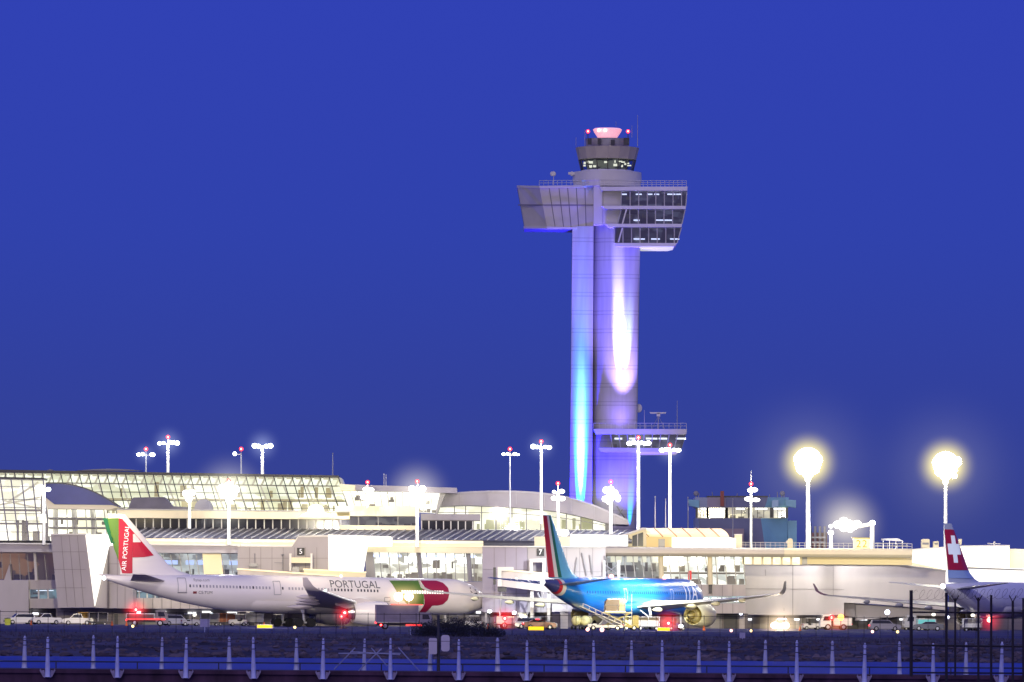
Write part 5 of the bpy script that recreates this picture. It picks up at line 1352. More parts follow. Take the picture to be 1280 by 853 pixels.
    def fin_skin(side, off=.05):
        def fn(s, z):
            # half thickness of the fin at s, z
            for a, b_ in zip(FIN[:-1], FIN[1:]):
                if z <= b_[1] or b_ is FIN[-1]:
                    t = max(0, min(1.0, (z - a[1]) / (b_[1] - a[1]))); le = a[0] + (b_[0] - a[0]) * t; ch = a[2] + (b_[2] - a[2]) * t; break
            u = max(0, min(1, (s - le) / ch))
            pr = [(0, 0), (.04, .42), (.15, .85), (.35, 1.0), (.65, .6), (1, .04)]
            for (u0, h0), (u1, h1) in zip(pr[:-1], pr[1:]):
                if u <= u1: h = h0 + (h1 - h0) * (u - u0) / (u1 - u0); break
            h = h * .075 * ch / 1.5
            if side < 0:
                h *= .9
            return Vector((X(s), side * (h + off), ZC + z))
        return fn
    # ---- landing gear
    for sd in (-1, 1):
        p = Vector((X(32.3), sd * 5.3, 0))
        g = T.part('main_gear', MB().tube(p + Vector((0, 0, .7)), p + Vector((0, -sd * .5, 3.4)), .2, .24, 10).tube(p + Vector((1.1, 0, .72)), p + Vector((-1.1, 0, .62)), .14, n=8).tube(p + Vector((0, 0, 1.6)), p + Vector((0, -sd * 2.0, 3.0)), .1, n=8), MATS['gear_white'], smooth=True)
        for dx in (-1, 1):
            for dy in (-.6, .6):
                T.part('wheel', MB().lathe(p + Vector((dx, dy - .23, .7)), (0, 1, 0), [(0, .35), (.02, .62), (.1, .7), (.36, .7), (.44, .62), (.46, .35)], 20), MATS['rubber'], g, smooth=True)
    p = Vector((X(6.8), 0, 0))
    g = T.part('nose_gear', MB().tube(p + Vector((0, 0, .55)), p + Vector((-.3, 0, 2.8)), .14, .17, 10), MATS['gear_white'], smooth=True)
    for dy in (-.36, .36): T.part('wheel', MB().lathe(p + Vector((0, dy - .17, .55)), (0, 1, 0), [(0, .25), (.02, .48), (.08, .54), (.26, .54), (.32, .48), (.34, .25)], 18), MATS['rubber'], g, smooth=True)
    # cockpit glass
    for i in range(-3, 3):
        a0, a1 = R(90 + i * 24 + 1), R(90 + (i + 1) * 24 - 1)
        q = []
        for s, a in ((2.3, a0), (2.3, a1), (3.6, a1), (3.6, a0)):
            r, z = fus(s); aa = PI / 2 + (a - PI / 2) * .95
            q.append(Vector((X(s), (r + .03) * math.cos(aa), z + (r + .03) * math.sin(aa) * .98 )))
        T.part('cockpit_window', MB().quad(*q), MATS['dark_pane'], fix=False)
    return T, fin_skin

mat('bare_metal', (.75, .74, .72), .22, .9)
mat('fan_dark', (.03, .03, .035), .5, .4)
mat('core_dark', (.18, .14, .1), .4, .7)
mat('gear_white', (.6, .6, .6), .5)
white_paint = mat('white_gloss', (.80, .755, .715), .3, var=.07, vscale=.3, stretch=(.3, 1, 1))
wing_grey = mat('wing_grey', (.34, .34, .36), .4, var=.06, vscale=.3)
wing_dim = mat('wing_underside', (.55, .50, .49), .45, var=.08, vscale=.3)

# ---- white airliner with green and red tail
head1 = R(20.6)
T1loc = (-33.5, 979.0, 0)
T, fin_fn = airliner('white airliner with a green and red tail fin and PORTUGAL lettering', T1loc, head1, 0.55,
                     dict(body=white_paint, wing=wing_dim, fin=white_paint, stab=wing_dim, nacelle=white_paint, edge=mat('edge_lit', (.8, .8, .78), .3, .2, emit=(1, .98, .85), estr=.35)))  # edge emission makes the leading edge look lit
T.o.rotation_mode = 'XYZ'
bpy.context.view_layer.update()
def inv_plane(obj, px, py, ylocal):
    """where the line of sight through px, py meets the aircraft's own plane y = ylocal: (station s, local z)"""
    Mi = obj.matrix_world.inverted(); o = Mi @ Vector((0, 0, H)); d = (Mi @ at(px, py, 1000)) - o
    t = (ylocal - o.y) / d.y; p = o + d * t
    return LEN / 2 - p.x, p.z
sd = -1
fus_uv = lambda pts, yl=-2.75: [inv_plane(T.o, x, y, yl) for x, y in pts]
skin = lambda u, v: fpt(u, v, sd, .03)
skin2 = lambda u, v: fpt(u, v, sd, .06)
finuv = lambda pts: [(lambda q: (q[0], q[1] - ZC))(inv_plane(T.o, x, y, -.2)) for x, y in pts]
tg = mat('livery_green', (.09, .19, .025), .35, var=.05, vscale=.3); tdg = mat('livery_dark_green', (.01, .12, .05), .35); trd = mat('livery_red', (.52, .008, .035), .35); trd2 = mat('livery_crimson', (.30, .012, .05), .35)
for side in (-1, 1):
    fn = fin_fn(side, .04)
    for nm, m_, pts in (('fin_stripe', tdg, [(129, 648), (134.5, 648), (144, 680), (139, 679)]),
                        ('fin_stripe', tg, [(134.6, 648), (148.5, 648), (148.5, 700), (143.5, 687), (141, 677)]),
                        ('fin_panel', trd, [(148.6, 648), (153, 649), (165.6, 664), (165.6, 717), (153, 717), (148.6, 700)]),
                        ('fin_panel', trd, [(165.7, 664), (192, 694.5), (180, 696.5), (165.7, 697)])):
        part = T.part(nm, decal_mb([P2(finuv(pts))], fn, .6), m_, fix=False)
    part = T.part('fin_panel', decal_mb([P2(finuv([(166, 668), (168, 667.5), (176, 677), (175.5, 678), (166, 678)]))], fin_fn(side, .07), .6), white_paint, fix=False)
    # AIR PORTUGAL reading upwards
    vs, fs = text_geo('AIR PORTUGAL', 1.02, 0, 1.0)
    c0 = finuv([(157.2, 685)])[0]; c1 = finuv([(158.7, 665)])[0]
    dv = Vector((c1[0] - c0[0], c1[1] - c0[1])).normalized()
    rgt = dv; upv = Vector((dv.y, -dv.x)) * (1 if side < 0 else -1)
    if side < 0: upv = Vector((dv.y, -dv.x))
    # stations grow backwards: on the right side letters' up points aft
    pts = [(c0[0] + (rgt.x * v.x + abs(upv.x) * v.y * (1 if side < 0 else -1)), c0[1] + rgt.y * v.x + upv.y * v.y) for v in vs]
    T.part('fin_lettering', decal_mb([(pts, fs)], fin_fn(side, .08), .6), MATS['lettering_white'], fix=False)
# stylised letters on the front fuselage
T.part('livery_green_letter', decal_mb([P2(fus_uv([(489.5, 726), (527.5, 726), (530.5, 755.5), (512, 757), (499, 747)]))], skin), tg, fix=False)
T.part('livery_red_letter', decal_mb([P2(fus_uv([(526.8, 726), (549, 726.3), (556, 729), (560.5, 735), (561.5, 742), (559.5, 750), (554, 755.5), (547, 757), (541, 757), (534.5, 767.5), (527, 767), (531, 755)]))], skin2), trd2, fix=False)
def fus_text(s, size, px, py, m_, name, spacing=1.0):
    vs, fs = text_geo(s, size, 0, spacing)
    c = inv_plane(T.o, px, py, -2.75)
    pts = [(c[0] - v.x, c[1] + v.y) for v in vs]
    T.part(name, decal_mb([(pts, fs)], skin2, .4), m_, fix=False)
grey_l = mat('lettering_grey', (.10, .10, .11), .5)
fus_text('PORTUGAL', 1.62, 444.5, 731.3, grey_l, 'fuselage_lettering')
fus_text('flytap.com', .62, 254, 725.5, mat('lettering_faint', (.33, .33, .34), .5), 'web_lettering')
fus_text('CS-TUM', .62, 257.5, 741, grey_l, 'registration')
T.part('flag', decal_mb([P2(fus_uv([(242.5, 739.3), (247, 739.3), (247, 742.2), (242.5, 742.2)]))], skin2), mat('flag_red', (.2, .02, .03), .5), fix=False)
T.part('web_mark', decal_mb([P2(fus_uv([(224, 740.6), (235.5, 740.8), (235.5, 741.6), (224, 741.4)]))], skin2), grey_l, fix=False)
wm = mat('cabin_pane', (.36, .35, .37), .3)
wdk = mat('cabin_pane_dark', (.08, .08, .09), .25)
wlit = mat('cabin_pane_lit', (.6, .6, .55), .3, emit=(1, .97, .85), estr=.9)
wr = random.Random(6)
p0, p1 = (239, 732.6), (472, 739)
n = 58
for i in range(n):
    px = p0[0] + (p1[0] - p0[0]) * i / (n - 1); py = p0[1] + (p1[1] - p0[1]) * i / (n - 1)
    if 338 < px < 352 or 354.5 < px < 361 or 440 < px < 446: continue
    c = inv_plane(T.o, px, py, -2.75)
    m_ = wdk if i in (0, 3, 15, 19, 28) or px > 415 else wm
    q = [(c[0] + a, c[1] + b_) for a, b_ in ((-.13, -.2), (.13, -.2), (.13, .2), (-.13, .2))]
    T.part('cabin_window', decal_mb([P2(q)], skin2), m_, fix=False)
for i in range(17):
    px = 503 + 50 * i / 16; c = inv_plane(T.o, px, 740.2 + .6 * i / 16, -2.75)
    q = [(c[0] + a, c[1] + b_) for a, b_ in ((-.16, -.25), (.16, -.25), (.16, .25), (-.16, .25))]
    T.part('cabin_window', decal_mb([P2(q)], lambda u, v: fpt(u, v, sd, .09)), wlit, fix=False)
def door(px0, px1, y0, y1):
    a = fus_uv([(px0, y0), (px1, y0), (px1, y1), (px0, y1)]); w_ = .05
    polys = []
    for (u0, v0), (u1, v1) in zip(a, a[1:] + a[:1]):
        d = Vector((u1 - u0, v1 - v0)).normalized() * w_; nrm = Vector((-d.y, d.x))
        polys.append(P2([(u0 + nrm.x, v0 + nrm.y), (u1 + nrm.x, v1 + nrm.y), (u1 - nrm.x, v1 - nrm.y), (u0 - nrm.x, v0 - nrm.y)]))
    T.part('door', decal_mb(polys, skin2), mat('door_seam', (.36, .35, .36), .5), fix=False)
door(224.5, 234.5, 723, 740.5); door(342.5, 351, 727, 743.5); door(480.5, 487.5, 747, 752)
# lit beacons, tip and tail lights
def plane_light(T, name, loc, r, m_):
    T.part(name, MB().ball(loc, r, nu=10, nv=6), m_)
plane_light(T, 'tail_light', (LEN / 2 - 63.3, 0, fus(LEN)[1] - .05), .32, MATS['lamp_cool'])
plane_light(T, 'beacon', (LEN / 2 - 24.5, 0, ZC + RAD + .12), .26, MATS['lamp_red_hot'])
plane_light(T, 'wing_light', (LEN / 2 - 36.6, -28.0, ZC + .52), .16, mat_glow('lamp_green_white', (.6, 1, .85), 6))
plane_light(T, 'wing_light', (LEN / 2 - 22.2, -3.4, ZC - 1.2), .28, MATS['lamp_cool'])

# ---- blue airliner
blue = mat('azure_gloss', (.012, .20, .66), .3, var=.05, vscale=.3)
tblue = mat('tail_blue', (.12, .42, .68), .25); silver = mat('wing_silver', (.60, .57, .42), .35, .1, var=.05, vscale=.3)
head2_ = R(67)
bb_ = blue.node_tree.nodes['Principled BSDF']; bb_.inputs['Coat Weight'].default_value = 1.0; bb_.inputs['Coat Roughness'].default_value = 0.22
ca, sa = math.cos(head2_), math.sin(head2_)
tx, ty = 4.6, 930.0
dkred = mat('ring_red', (.5, .02, .03), .35); wht = mat('ring_white', (.7, .68, .66), .35); navy = mat('cone_navy', (.05, .06, .2), .35)
T, fin_fn = airliner('azure blue airliner with a red, white and green stripe on its tail fin', (tx + LEN / 2 * ca, ty + LEN / 2 * sa, 0), head2_, 0.0,
                     dict(body=blue, belly=mat('belly_azure', (.05, .3, .62), .3), wing=silver, fin=tblue, stab=mat('stab_blue', (.12, .16, .3), .4), nacelle=mat('nacelle_warm_lit', (.80, .73, .42), .35, .0, var=.05, vscale=.4),  # gold tones put warm lamplight into the engine colours
                          core=mat('core_warm_lit', (.62, .52, .22), .35, .2), fairing=mat('fairing_cream', (.7, .64, .38), .4), edge=MATS['edge_lit'],
                          tail_ring=[('tail_band', 58.0, wht), ('tail_stripe', 58.9, dkred), ('tail_tip', LEN, navy)]))
bpy.context.view_layer.update()
def chord_strip(s_off0, s_off1):
    """strip of the fin between two distances ahead of its trailing edge"""
    te = lambda z: 60.7 + (63.0 - 60.7) * (z - 2.55) / (11.95 - 2.55)
    zs = [2.7 + (11.85 - 2.7) * i / 12 for i in range(13)]
    return P2([(te(z) - s_off0 * (.55 + .45 * (1 - (z - 2.7) / 9.2)), z) for z in zs] + [(te(z) - s_off1 * (.55 + .45 * (1 - (z - 2.7) / 9.2)), z) for z in reversed(zs)])
g3 = mat('stripe_green', (.01, .13, .08), .35)
for side in (-1, 1):
    for nm, a, b_, m_ in (('fin_stripe', .05, 1.8, dkred), ('fin_stripe', 1.8, 3.0, wht), ('fin_stripe', 3.0, 4.2, g3)):
        T.part(nm, decal_mb([chord_strip(a, b_)], fin_fn(side, .04), .6), m_, fix=False)
# rudder face seen from behind carries the stripes too: trailing edge post
te0, te1 = Vector((LEN / 2 - 60.72, 0, ZC + 2.7)), Vector((LEN / 2 - 63.0, 0, ZC + 11.9))
T.part('rudder_edge', MB().bar(te0, te1, .1, .16, (0, 1, 0)), dkred)
vs, fs = text_geo('ITA', 3.5, 0, 1.0)
for side in (-1,):
    pts = [(9.6 - v.x, ZC + .55 + v.y) for v in vs]
    T.part('fuselage_lettering', decal_mb([(pts, fs)], lambda u, v: fpt(u, v, -1, .05), .4), mat('letter_silver', (.75, .75, .78), .35, emit=(.8, .85, 1), estr=.25), fix=False)
    vs2, fs2 = text_geo('AIRWAYS', .95, 0, 1.15)
    pts = [(9.6 - v.x, ZC - 1.35 + v.y) for v in vs2]
    T.part('fuselage_lettering', decal_mb([(pts, fs2)], lambda u, v: fpt(u, v, -1, .05), .4), MATS['letter_silver'], fix=False)
for i in range(52):
    s = 7 + i * .86
    if 17 < s < 19.5 or 37 < s < 39: continue
    T.part('cabin_window', decal_mb([P2([(s - .13, ZC + .35), (s + .13, ZC + .35), (s + .13, ZC + .75), (s - .13, ZC + .75)])], lambda u, v: fpt(u, v, -1, .03)), mat('azure_pane', (.03, .06, .12), .2), fix=False)
for s in (17.2, 36.4):
    a = [(s, ZC - .9), (s + 1.1, ZC - .9), (s + 1.1, ZC + 1.1), (s, ZC + 1.1)]; polys = []
    for (u0, v0), (u1, v1) in zip(a, a[1:] + a[:1]):
        d = Vector((u1 - u0, v1 - v0)).normalized() * .04; nrm = Vector((-d.y, d.x))
        polys.append(P2([(u0 + nrm.x, v0 + nrm.y), (u1 + nrm.x, v1 + nrm.y), (u1 - nrm.x, v1 - nrm.y), (u0 - nrm.x, v0 - nrm.y)]))
    T.part('door', decal_mb(polys, lambda u, v: fpt(u, v, -1, .05)), MATS['letter_silver'], fix=False)
plane_light(T, 'tail_light', (LEN / 2 - 63.2, 0, fus(LEN)[1] - .05), .36, MATS['lamp_white'])
plane_light(T, 'beacon', (LEN / 2 - 36, 0, ZC + RAD + .15), .36, MATS['lamp_red_hot'])
plane_light(T, 'beacon', (LEN / 2 - 14, 0, ZC + RAD + .15), .3, MATS['lamp_red_hot'])
plane_light(T, 'stabilizer_light', (LEN / 2 - 58, 6.4, ZC + 2.45), .22, mat_glow('lamp_dim', (1, .95, .8), 2.2))
BLUE = T

# ---- airliner with the white-cross tail
body3 = mat('lavender_white', (.75, .72, .78), .3, var=.05, vscale=.3)  # one even pale lavender over the whole body
tx3, ty3 = 68.3, 990.0
T, fin_fn = airliner('airliner with a white cross on its red tail fin at the right edge', (tx3 + LEN / 2 * ca, ty3 + LEN / 2 * sa, 0), head2_, 0.0,
                     dict(body=body3, wing=wing_grey, fin=mat('fin_silver', (.6, .64, .7), .3), fin_k=1.32, stab=wing_grey, edge=MATS['edge_lit'], sharklet=mat('sharklet_plum', (.12, .05, .12), .4)))
bpy.context.view_layer.update()
def band(z0, z1):
    zs = [z0 + (z1 - z0) * i / 6 for i in range(7)]
    def le(z):
        for a, b_ in zip(FIN3[:-1], FIN3[1:]):
            if z <= b_[1]: t = (z - a[1]) / (b_[1] - a[1]); return a[0] + (b_[0] - a[0]) * t, a[2] + (b_[2] - a[2]) * t
        return FIN3[-1][0], FIN3[-1][2]
    L_ = [(le(z)[0] + .02, z) for z in zs]; Rr = [(le(z)[0] + le(z)[1] - .02, z) for z in reversed(zs)]
    return P2(L_ + Rr)
FIN3 = [(s + c - c * 1.32, z, c * 1.32) for s, z, c in ((48.5, 2.55, 12.2), (51.0, 3.2, 9.7), (52.9, 4.2, 7.95), (54.3, 5.6, 6.9), (60.1, 11.95, 2.9))]
rdm = mat('tail_red', (.62, .015, .04), .35); crm = mat('cross_white', (.75, .8, .85), .4, emit=(.8, .9, 1), estr=.35)
for side in (-1, 1):
    T.part('fin_panel', decal_mb([band(4.6, 11.0)], fin_fn(side, .04), .6), rdm, fix=False)
    T.part('fin_band', decal_mb([band(3.3, 4.55)], fin_fn(side, .04), .6), mat('band_pale_blue', (.42, .58, .85), .3), fix=False)
    cs, cz = 58.6, 7.9
    k = .36   # the cross leans with the fin
    sh = lambda pts: [(cs + a * 1.0 + b_ * k, cz + b_) for a, b_ in pts]
    a_, b2 = .85, 2.15
    T.part('fin_cross', decal_mb([P2(sh([(-a_, -b2), (a_, -b2), (a_, b2), (-a_, b2)])), P2(sh([(-2.6, -a_), (-a_, -a_), (-a_, a_), (-2.6, a_)])), P2(sh([(a_, -a_), (2.6, -a_), (2.6, a_), (a_, a_)]))], fin_fn(side, .07), .6), crm, fix=False)
plane_light(T, 'tail_light', (LEN / 2 - 63.2, 0, fus(LEN)[1] - .05), .4, MATS['lamp_white'])
plane_light(T, 'belly_beacon', (LEN / 2 - 40, 0, ZC - RAD - .5), .45, MATS['lamp_red_hot'])
plane_light(T, 'wing_light', (LEN / 2 - 30, 8, ZC - .6), .3, MATS['lamp_cool'])

# ================================================================== LIGHT MASTS
def mast(label, px, yh, yb, Y, heads, red=None, pole_w=3.0, bright=True, lampm='lamp_white', arm=True, watts=0, tip=None, pole_m=None, extra_top=0, pxb=None):
    """heads: list of (dx, dy, rx, ry) in photo pixels relative to the top of the pole"""
    k = K * Y
    b_ = at(pxb or px, yb, Y); t = at(px, yh, Y)
    T = Thing('light_mast', label, 'light mast', tuple(b_), group='apron light masts')
    T.part('pole', MB().tube(b_, t, pole_w * .46 * k, pole_w * .36 * k, 12), pole_m or (MATS['pole_glow'] if bright else MATS['pole_grey_glow']), smooth=True)
    if arm and heads:
        xs_ = [h[0] for h in heads]; ys_ = sorted(set(round(h[1], 1) for h in heads))
        mb = MB()
        for yy in ys_:
            row = [h[0] for h in heads if round(h[1], 1) == yy]
            a = t + Vector((min(row + [0]) * k, .12, -yy * k - .1)); c = t + Vector((max(row + [0]) * k, .12, -yy * k - .1))
            if (c - a).length > .1: mb.bar(a, c, .16, .16)
        if mb.v: T.part('crossarm', mb, MATS['steel'])
    for dx, dy, rx, ry in heads:
        p = t + Vector((dx * k, 0, -dy * k))
        h = T.part('lamp_head', MB().ball(p, rx * .86 * k, min(rx, ry) * k, ry * .9 * k, 14, 8), MATS[lampm], smooth=True)  # ball swollen to include the lamp's bloom
        T.part('hood', MB().box(p + Vector((0, rx * k * .9 + .1, .05)), (rx * k * 1.2, .2, ry * k * 1.1)), MATS['frame_dark'], h)
    if red is not None:
        p = at(px, red, Y)
        rr = T.part('obstruction_light', MB().ball(p, 2.5 * k, nu=12, nv=8), MATS['lamp_red'], smooth=True)
        T.part('lens_core', MB().ball(p + Vector((0, -1.9 * k, 0)), 1.3 * k), MATS['lamp_red_hot'], rr)
        T.part('stem', MB().tube(t, p, .06, n=6), MATS['steel'], rr)
    if tip is not None:
        T.part('lightning_rod', MB().tube(t, at(px, tip, Y), .06, .03, 6), MATS['steel'])
    if watts:
        lamp('mast_lamp', t + Vector((0, -1.6, .2)), watts, (1, .95, .84) if lampm == 'lamp_warm' else (1, .97, .92), .5)
    return T
two = lambda w, r: [(-w, 0, r * 1.5, r), (w, 0, r * 1.4, r)]
mast('thinner grey mast with three lamps, leftmost above the glass hall', 182.5, 568, 594, 1130, [(-9, .5, 3.2, 2.4), (-4, 0, 2.8, 2.4), (8, .5, 4, 2.8)], 561.5, 2.4, False, 'lamp_cool')
mast('white mast with a wide row of lamps and red beacon above the glass hall', 210, 554, 594, 1120, [(-10.5, .5, 3.2, 2.4), (-5.5, 0, 2.8, 2.2), (2, -1, 3.2, 2.8), (7, -.5, 3, 2.6), (11.5, 0, 3.4, 3.2)], 546.5, 4.2, True, 'lamp_cool', watts=2500)
mast('thin mast with one lit lamp on its left arm', 301.5, 567, 594, 1135, [(-8, 0.5, 2.8, 2.8)], 561.5, 2.2, False, 'lamp_cool')
mast('white mast with two lamp clusters and no beacon above the glass hall', 328, 559, 594, 1118, [(-9.5, -1.5, 4.2, 3.4), (-5, -1, 3.5, 3), (5, -1, 3.5, 3), (10, -1.5, 4, 3.4)], None, 4.4, True, 'lamp_cool', watts=2500)
mast('thin mast with a red beacon in front of the arched roof', 637.5, 568, 660, 1050, [(-8, 0, 2.8, 1.8), (-3, -.5, 2.2, 2), (6, -.3, 3.4, 2), (10, .4, 2.2, 1.5)], 561.5, 2.0, False, 'lamp_cool')
mast('taller white mast with a red beacon rising left of the tower base', 676.5, 558.5, 655, 1048, [(-10, 0, 4, 3.4), (-5, .5, 3.4, 2.6), (5, .5, 3.2, 2.4), (10, 1, 3.8, 2.8)], 552, 4.2, True, 'lamp_cool', watts=3000)
mast('short mast with two tiers of lamps in front of the arched hall', 697.5, 616, 664, 1046, [(-5, -1, 2.5, 2), (4.5, -1.5, 4.5, 3), (-5, 7, 4, 3), (5, 7.5, 4.6, 3)], 604.5, 4.2, True, 'lamp_white', watts=2500)
mast('short mast topped by a dense glaring lamp cluster in front of the tower', 763.5, 618, 672, 1040, [(-6, -5, 4.5, 4.5), (0, -6, 5, 4.5), (5, -1, 5, 5), (9, 5, 4, 5), (0, 3, 6, 6), (-7, 6, 4.5, 4), (-2, 9, 5, 4)], 602.5, 5, True, 'lamp_white', watts=6000)
mast('tall white mast with a red beacon in front of the tower gallery', 798, 554, 662, 1044, [(-11, .5, 4.2, 3.2), (-6, -1, 3, 3), (4, -.5, 3, 2.4), (8, .5, 3.4, 2.8), (12.5, 0, 4, 3.2)], 547.2, 5, True, 'lamp_cool', watts=3000)
mast('tall white mast with a red beacon right of the tower base', 837.5, 562.5, 662, 1044, [(-10, .5, 4.2, 3), (-5, -.6, 3, 2.4), (5, 0, 3.2, 2.4), (10.5, .5, 4, 2.8)], 556.4, 4.6, True, 'lamp_cool', watts=3000)
mast('white mast with two glaring lamp clusters before the lounge', 521.5, 618, 684, 1026, [(-6.5, -7, 5, 4.2), (6.5, -7, 5, 4.4), (-5, 0, 5, 5), (5, 0, 5, 5), (0, 4, 5, 6), (0, -4, 4, 4)], 602, 4.8, True, 'lamp_white', watts=9000)
mast('short mast of two lamp tiers on the lounge balcony', 459.5, 614, 634, 1042, [(-2, -2, 4.5, 3), (4, -1.5, 4.5, 3), (-5, 8, 4, 3.4), (4, 8, 4.8, 3.4)], 603, 3.6, True, 'lamp_white', watts=2500)
mast('white mast with two lamps in front of the entrance bay', 55, 612, 681, 1024, [(-6.5, -1.5, 5.5, 4), (5.5, 0, 3.6, 3), (-4, -4, 3, 2.5)], None, 4.4, True, 'lamp_cool', watts=4500)
mast('white mast with a blinding lamp cluster before the glass hall', 286, 617, 681, 1024, [(-9, -6, 6, 6), (0, -9, 7, 6), (8, -5, 6, 6), (-5, 1, 6.5, 6), (5, 2, 6, 6), (0, 7, 5, 6)], 601, 4.6, True, 'lamp_white', watts=9000)
mast('shorter mast with a hazy lamp cluster beside the half-round vent', 237, 621, 661, 1034, [(-5, -4, 4.5, 4.5), (3, -5, 5, 4.5), (-1, 2, 5, 6)], None, 4.0, True, 'lamp_white', watts=4000)
mast('slender mast with two lamp tiers, red beacon and rod on the right roof', 938.8, 614, 686, 1034, [(-1, -1, 4, 3), (4, -1.5, 5, 3), (-3, 10, 6, 3), (6, 11, 6, 2.6)], 605, 3.4, True, 'lamp_white', watts=3000, tip=589)
huge = [(0, -2, 20, 18), (-12, -4, 7, 7), (12, -3, 7, 8), (-7, 7, 9, 9), (7, 7, 9, 9), (0, 13, 8.5, 8), (0, 20, 4, 6)]
mast('high mast with a huge blinding round lamp cluster, left of the two', 1010, 578, 686, 1034, huge, None, 6, True, 'lamp_warm', arm=False, watts=40000)
huge2 = [(0, -2, 18.5, 17), (-11, -4, 6.5, 7), (14, -5, 7, 7), (-6, 6, 9, 9), (7, 5, 9, 8), (0, 12, 8, 8), (11, 13, 4, 3.6), (0, 19, 4, 6)]
mast('high mast with a huge blinding lamp cluster directly above the red tail', 1182, 582, 690, 1062, huge2, None, 5.4, True, 'lamp_warm', arm=False, watts=26000)
mast('low stand with a sideways bank of glaring lamps on the right roof', 1038.5, 666, 687, 1036, [(0, 0, 4, 3.4), (0, -8, 3, 2.6), (8, -10, 6, 5), (16, -13, 7, 7), (22, -10, 7, 7), (28, -9, 7, 6), (33, -11, 6, 5), (16, -6, 6, 5), (24, -4, 5, 4)], None, 4, True, 'lamp_white', arm=False, watts=9000)
T = Thing('lamp_post', 'bent-topped white post at the right end of the glaring lamp bank', 'post', tuple(at(1090, 687, 1037)))
T.part('pole', MB().tube(at(1090, 687, 1037), at(1090.5, 655, 1037), .42, .36, 10), MATS['pole_glow'], smooth=True)
T.part('arm', MB().tube(at(1090.5, 655, 1037), at(1072, 658.5, 1037), .34, .3, 10), MATS['pole_glow'], smooth=True)
T.part('cap', MB().ball(at(1090.5, 654, 1037), .5, .4, .45), MATS['lamp_cool'])
T = Thing('roof_floodlight', 'glaring floodlight pool on the cream band left of the lounge', 'floodlight', tuple(at(395, 646, 1040)))
T.part('lamp', MB().ball(at(395, 638, 1040), 1.3, .6, .9), MATS['lamp_white'])
T.part('dish', MB().lathe(at(395, 646.5, 1040), (0, 0, 1), [(0, 2.8), (.5, 2.4), (.9, 1.2), (1.2, .5)], 24), mat('dish_glow', (.8, .75, .5), .4, emit=(1, .92, .6), estr=1.0))
lamp('floodlight', at(395, 633, 1036), 2500, (1, .95, .75), .4)
T = Thing('roof_floodlight', 'small bright floodlight on the seamed roof under the arched hall', 'floodlight', tuple(at(704, 668, 1036)))
T.part('lamp', MB().ball(at(704, 666, 1034), .95, .5, .55), MATS['lamp_white'])
T.part('bracket', MB().tube(at(704, 672, 1034.5), at(704, 666, 1034.5), .1, n=6), MATS['steel'])
lamp('floodlight', at(704, 662, 1031), 1500, (1, .95, .8), .4)
for p, y0, y1, Y_, lb in ((416, 597, 567, 1100, 'thin pale flagpole at the right end of the glass hall'), (819, 662, 621, 1060, 'thin flagpole just right of the tower, left of two'), (832, 662, 624, 1062, 'thin flagpole left of the tall mast right of the tower'), (860, 662, 622, 1100, 'thin flagpole at the left corner of the control building'), (916, 672, 624, 1110, 'thin flagpole crossing the front of the control building')):
    T = Thing('flagpole', lb, 'flagpole', tuple(at(p, y0, Y_)))
    T.part('pole', MB().tube(at(p, y0, Y_), at(p, y1, Y_), .11, .05, 8), MATS['steel'])
    T.part('finial', MB().ball(at(p, y1, Y_), .12), MATS['steel'])
# unseen spots added to brighten walls and aircraft, with no masts of their own
spot('fill_spot', (gx(905, 880), 880, 14), at(850, 762, 958), 90000, 60, 1.0, (1, .86, .5), .6)
spot('fill_spot', at(620, 610, 930), at(560, 745, 990), 26000, 60, 1.0, (1, .92, .75), .6)
spot('fill_spot', at(880, 610, 890), at(790, 738, 952), 620000, 26, 1.0, (.9, .95, 1.0), 1.5)
spot('fill_spot', (gx(985, 948), 948, 24), at(800, 738, 958), 200000, 44, 1.0, (.92, .97, 1), 1.5)
spot('fill_spot', (gx(1110, 915), 915, 12), (41, 938, 6.5), 7000, 22, 1.0, (1, .93, .7), .5)
spot('fill_spot', (gx(862, 928), 928, 2.5), at(872, 768, 958), 4200, 26, 1.0, (1, .84, .38), .4)
spot('fill_spot', at(640, 620, 860), at(700, 700, 940), 9000, 40, 1.0, (.95, .95, 1), 1.0)
spot('fill_spot', (gx(330, 895), 895, 2.0), at(400, 745, 958), 26000, 60, 1.0, (1, .88, .78), .6)
spot('fill_spot', (gx(800, 885), 885, 3.0), at(890, 750, 952), 110000, 66, 1.0, (1, .88, .5), .6)
spot('fill_spot', at(330, 640, 880), at(330, 745, 978), 85000, 75, 1.0, (1, .9, .8), 1.0)
for a_, b_, w_ in (((90, 590, 950), (100, 720, 1016), 75000), ((360, 600, 960), (360, 700, 1014), 70000), ((1000, 600, 960), (1010, 735, 1041), 120000), ((560, 560, 930), (540, 735, 1026), 50000)):
    spot('fill_spot', at(*a_), at(*b_), w_ * .85, 75, 1.0, (1, .85, .52), 1.0)
spot('fill_spot', at(1150, 600, 940), at(1215, 705, 1000), 80000, 46, 1.0, (.95, .95, 1), .6)
spot('fill_spot', at(180, 600, 930), at(190, 720, 972), 12000, 60, 1.0, (1, .95, .9), .6)

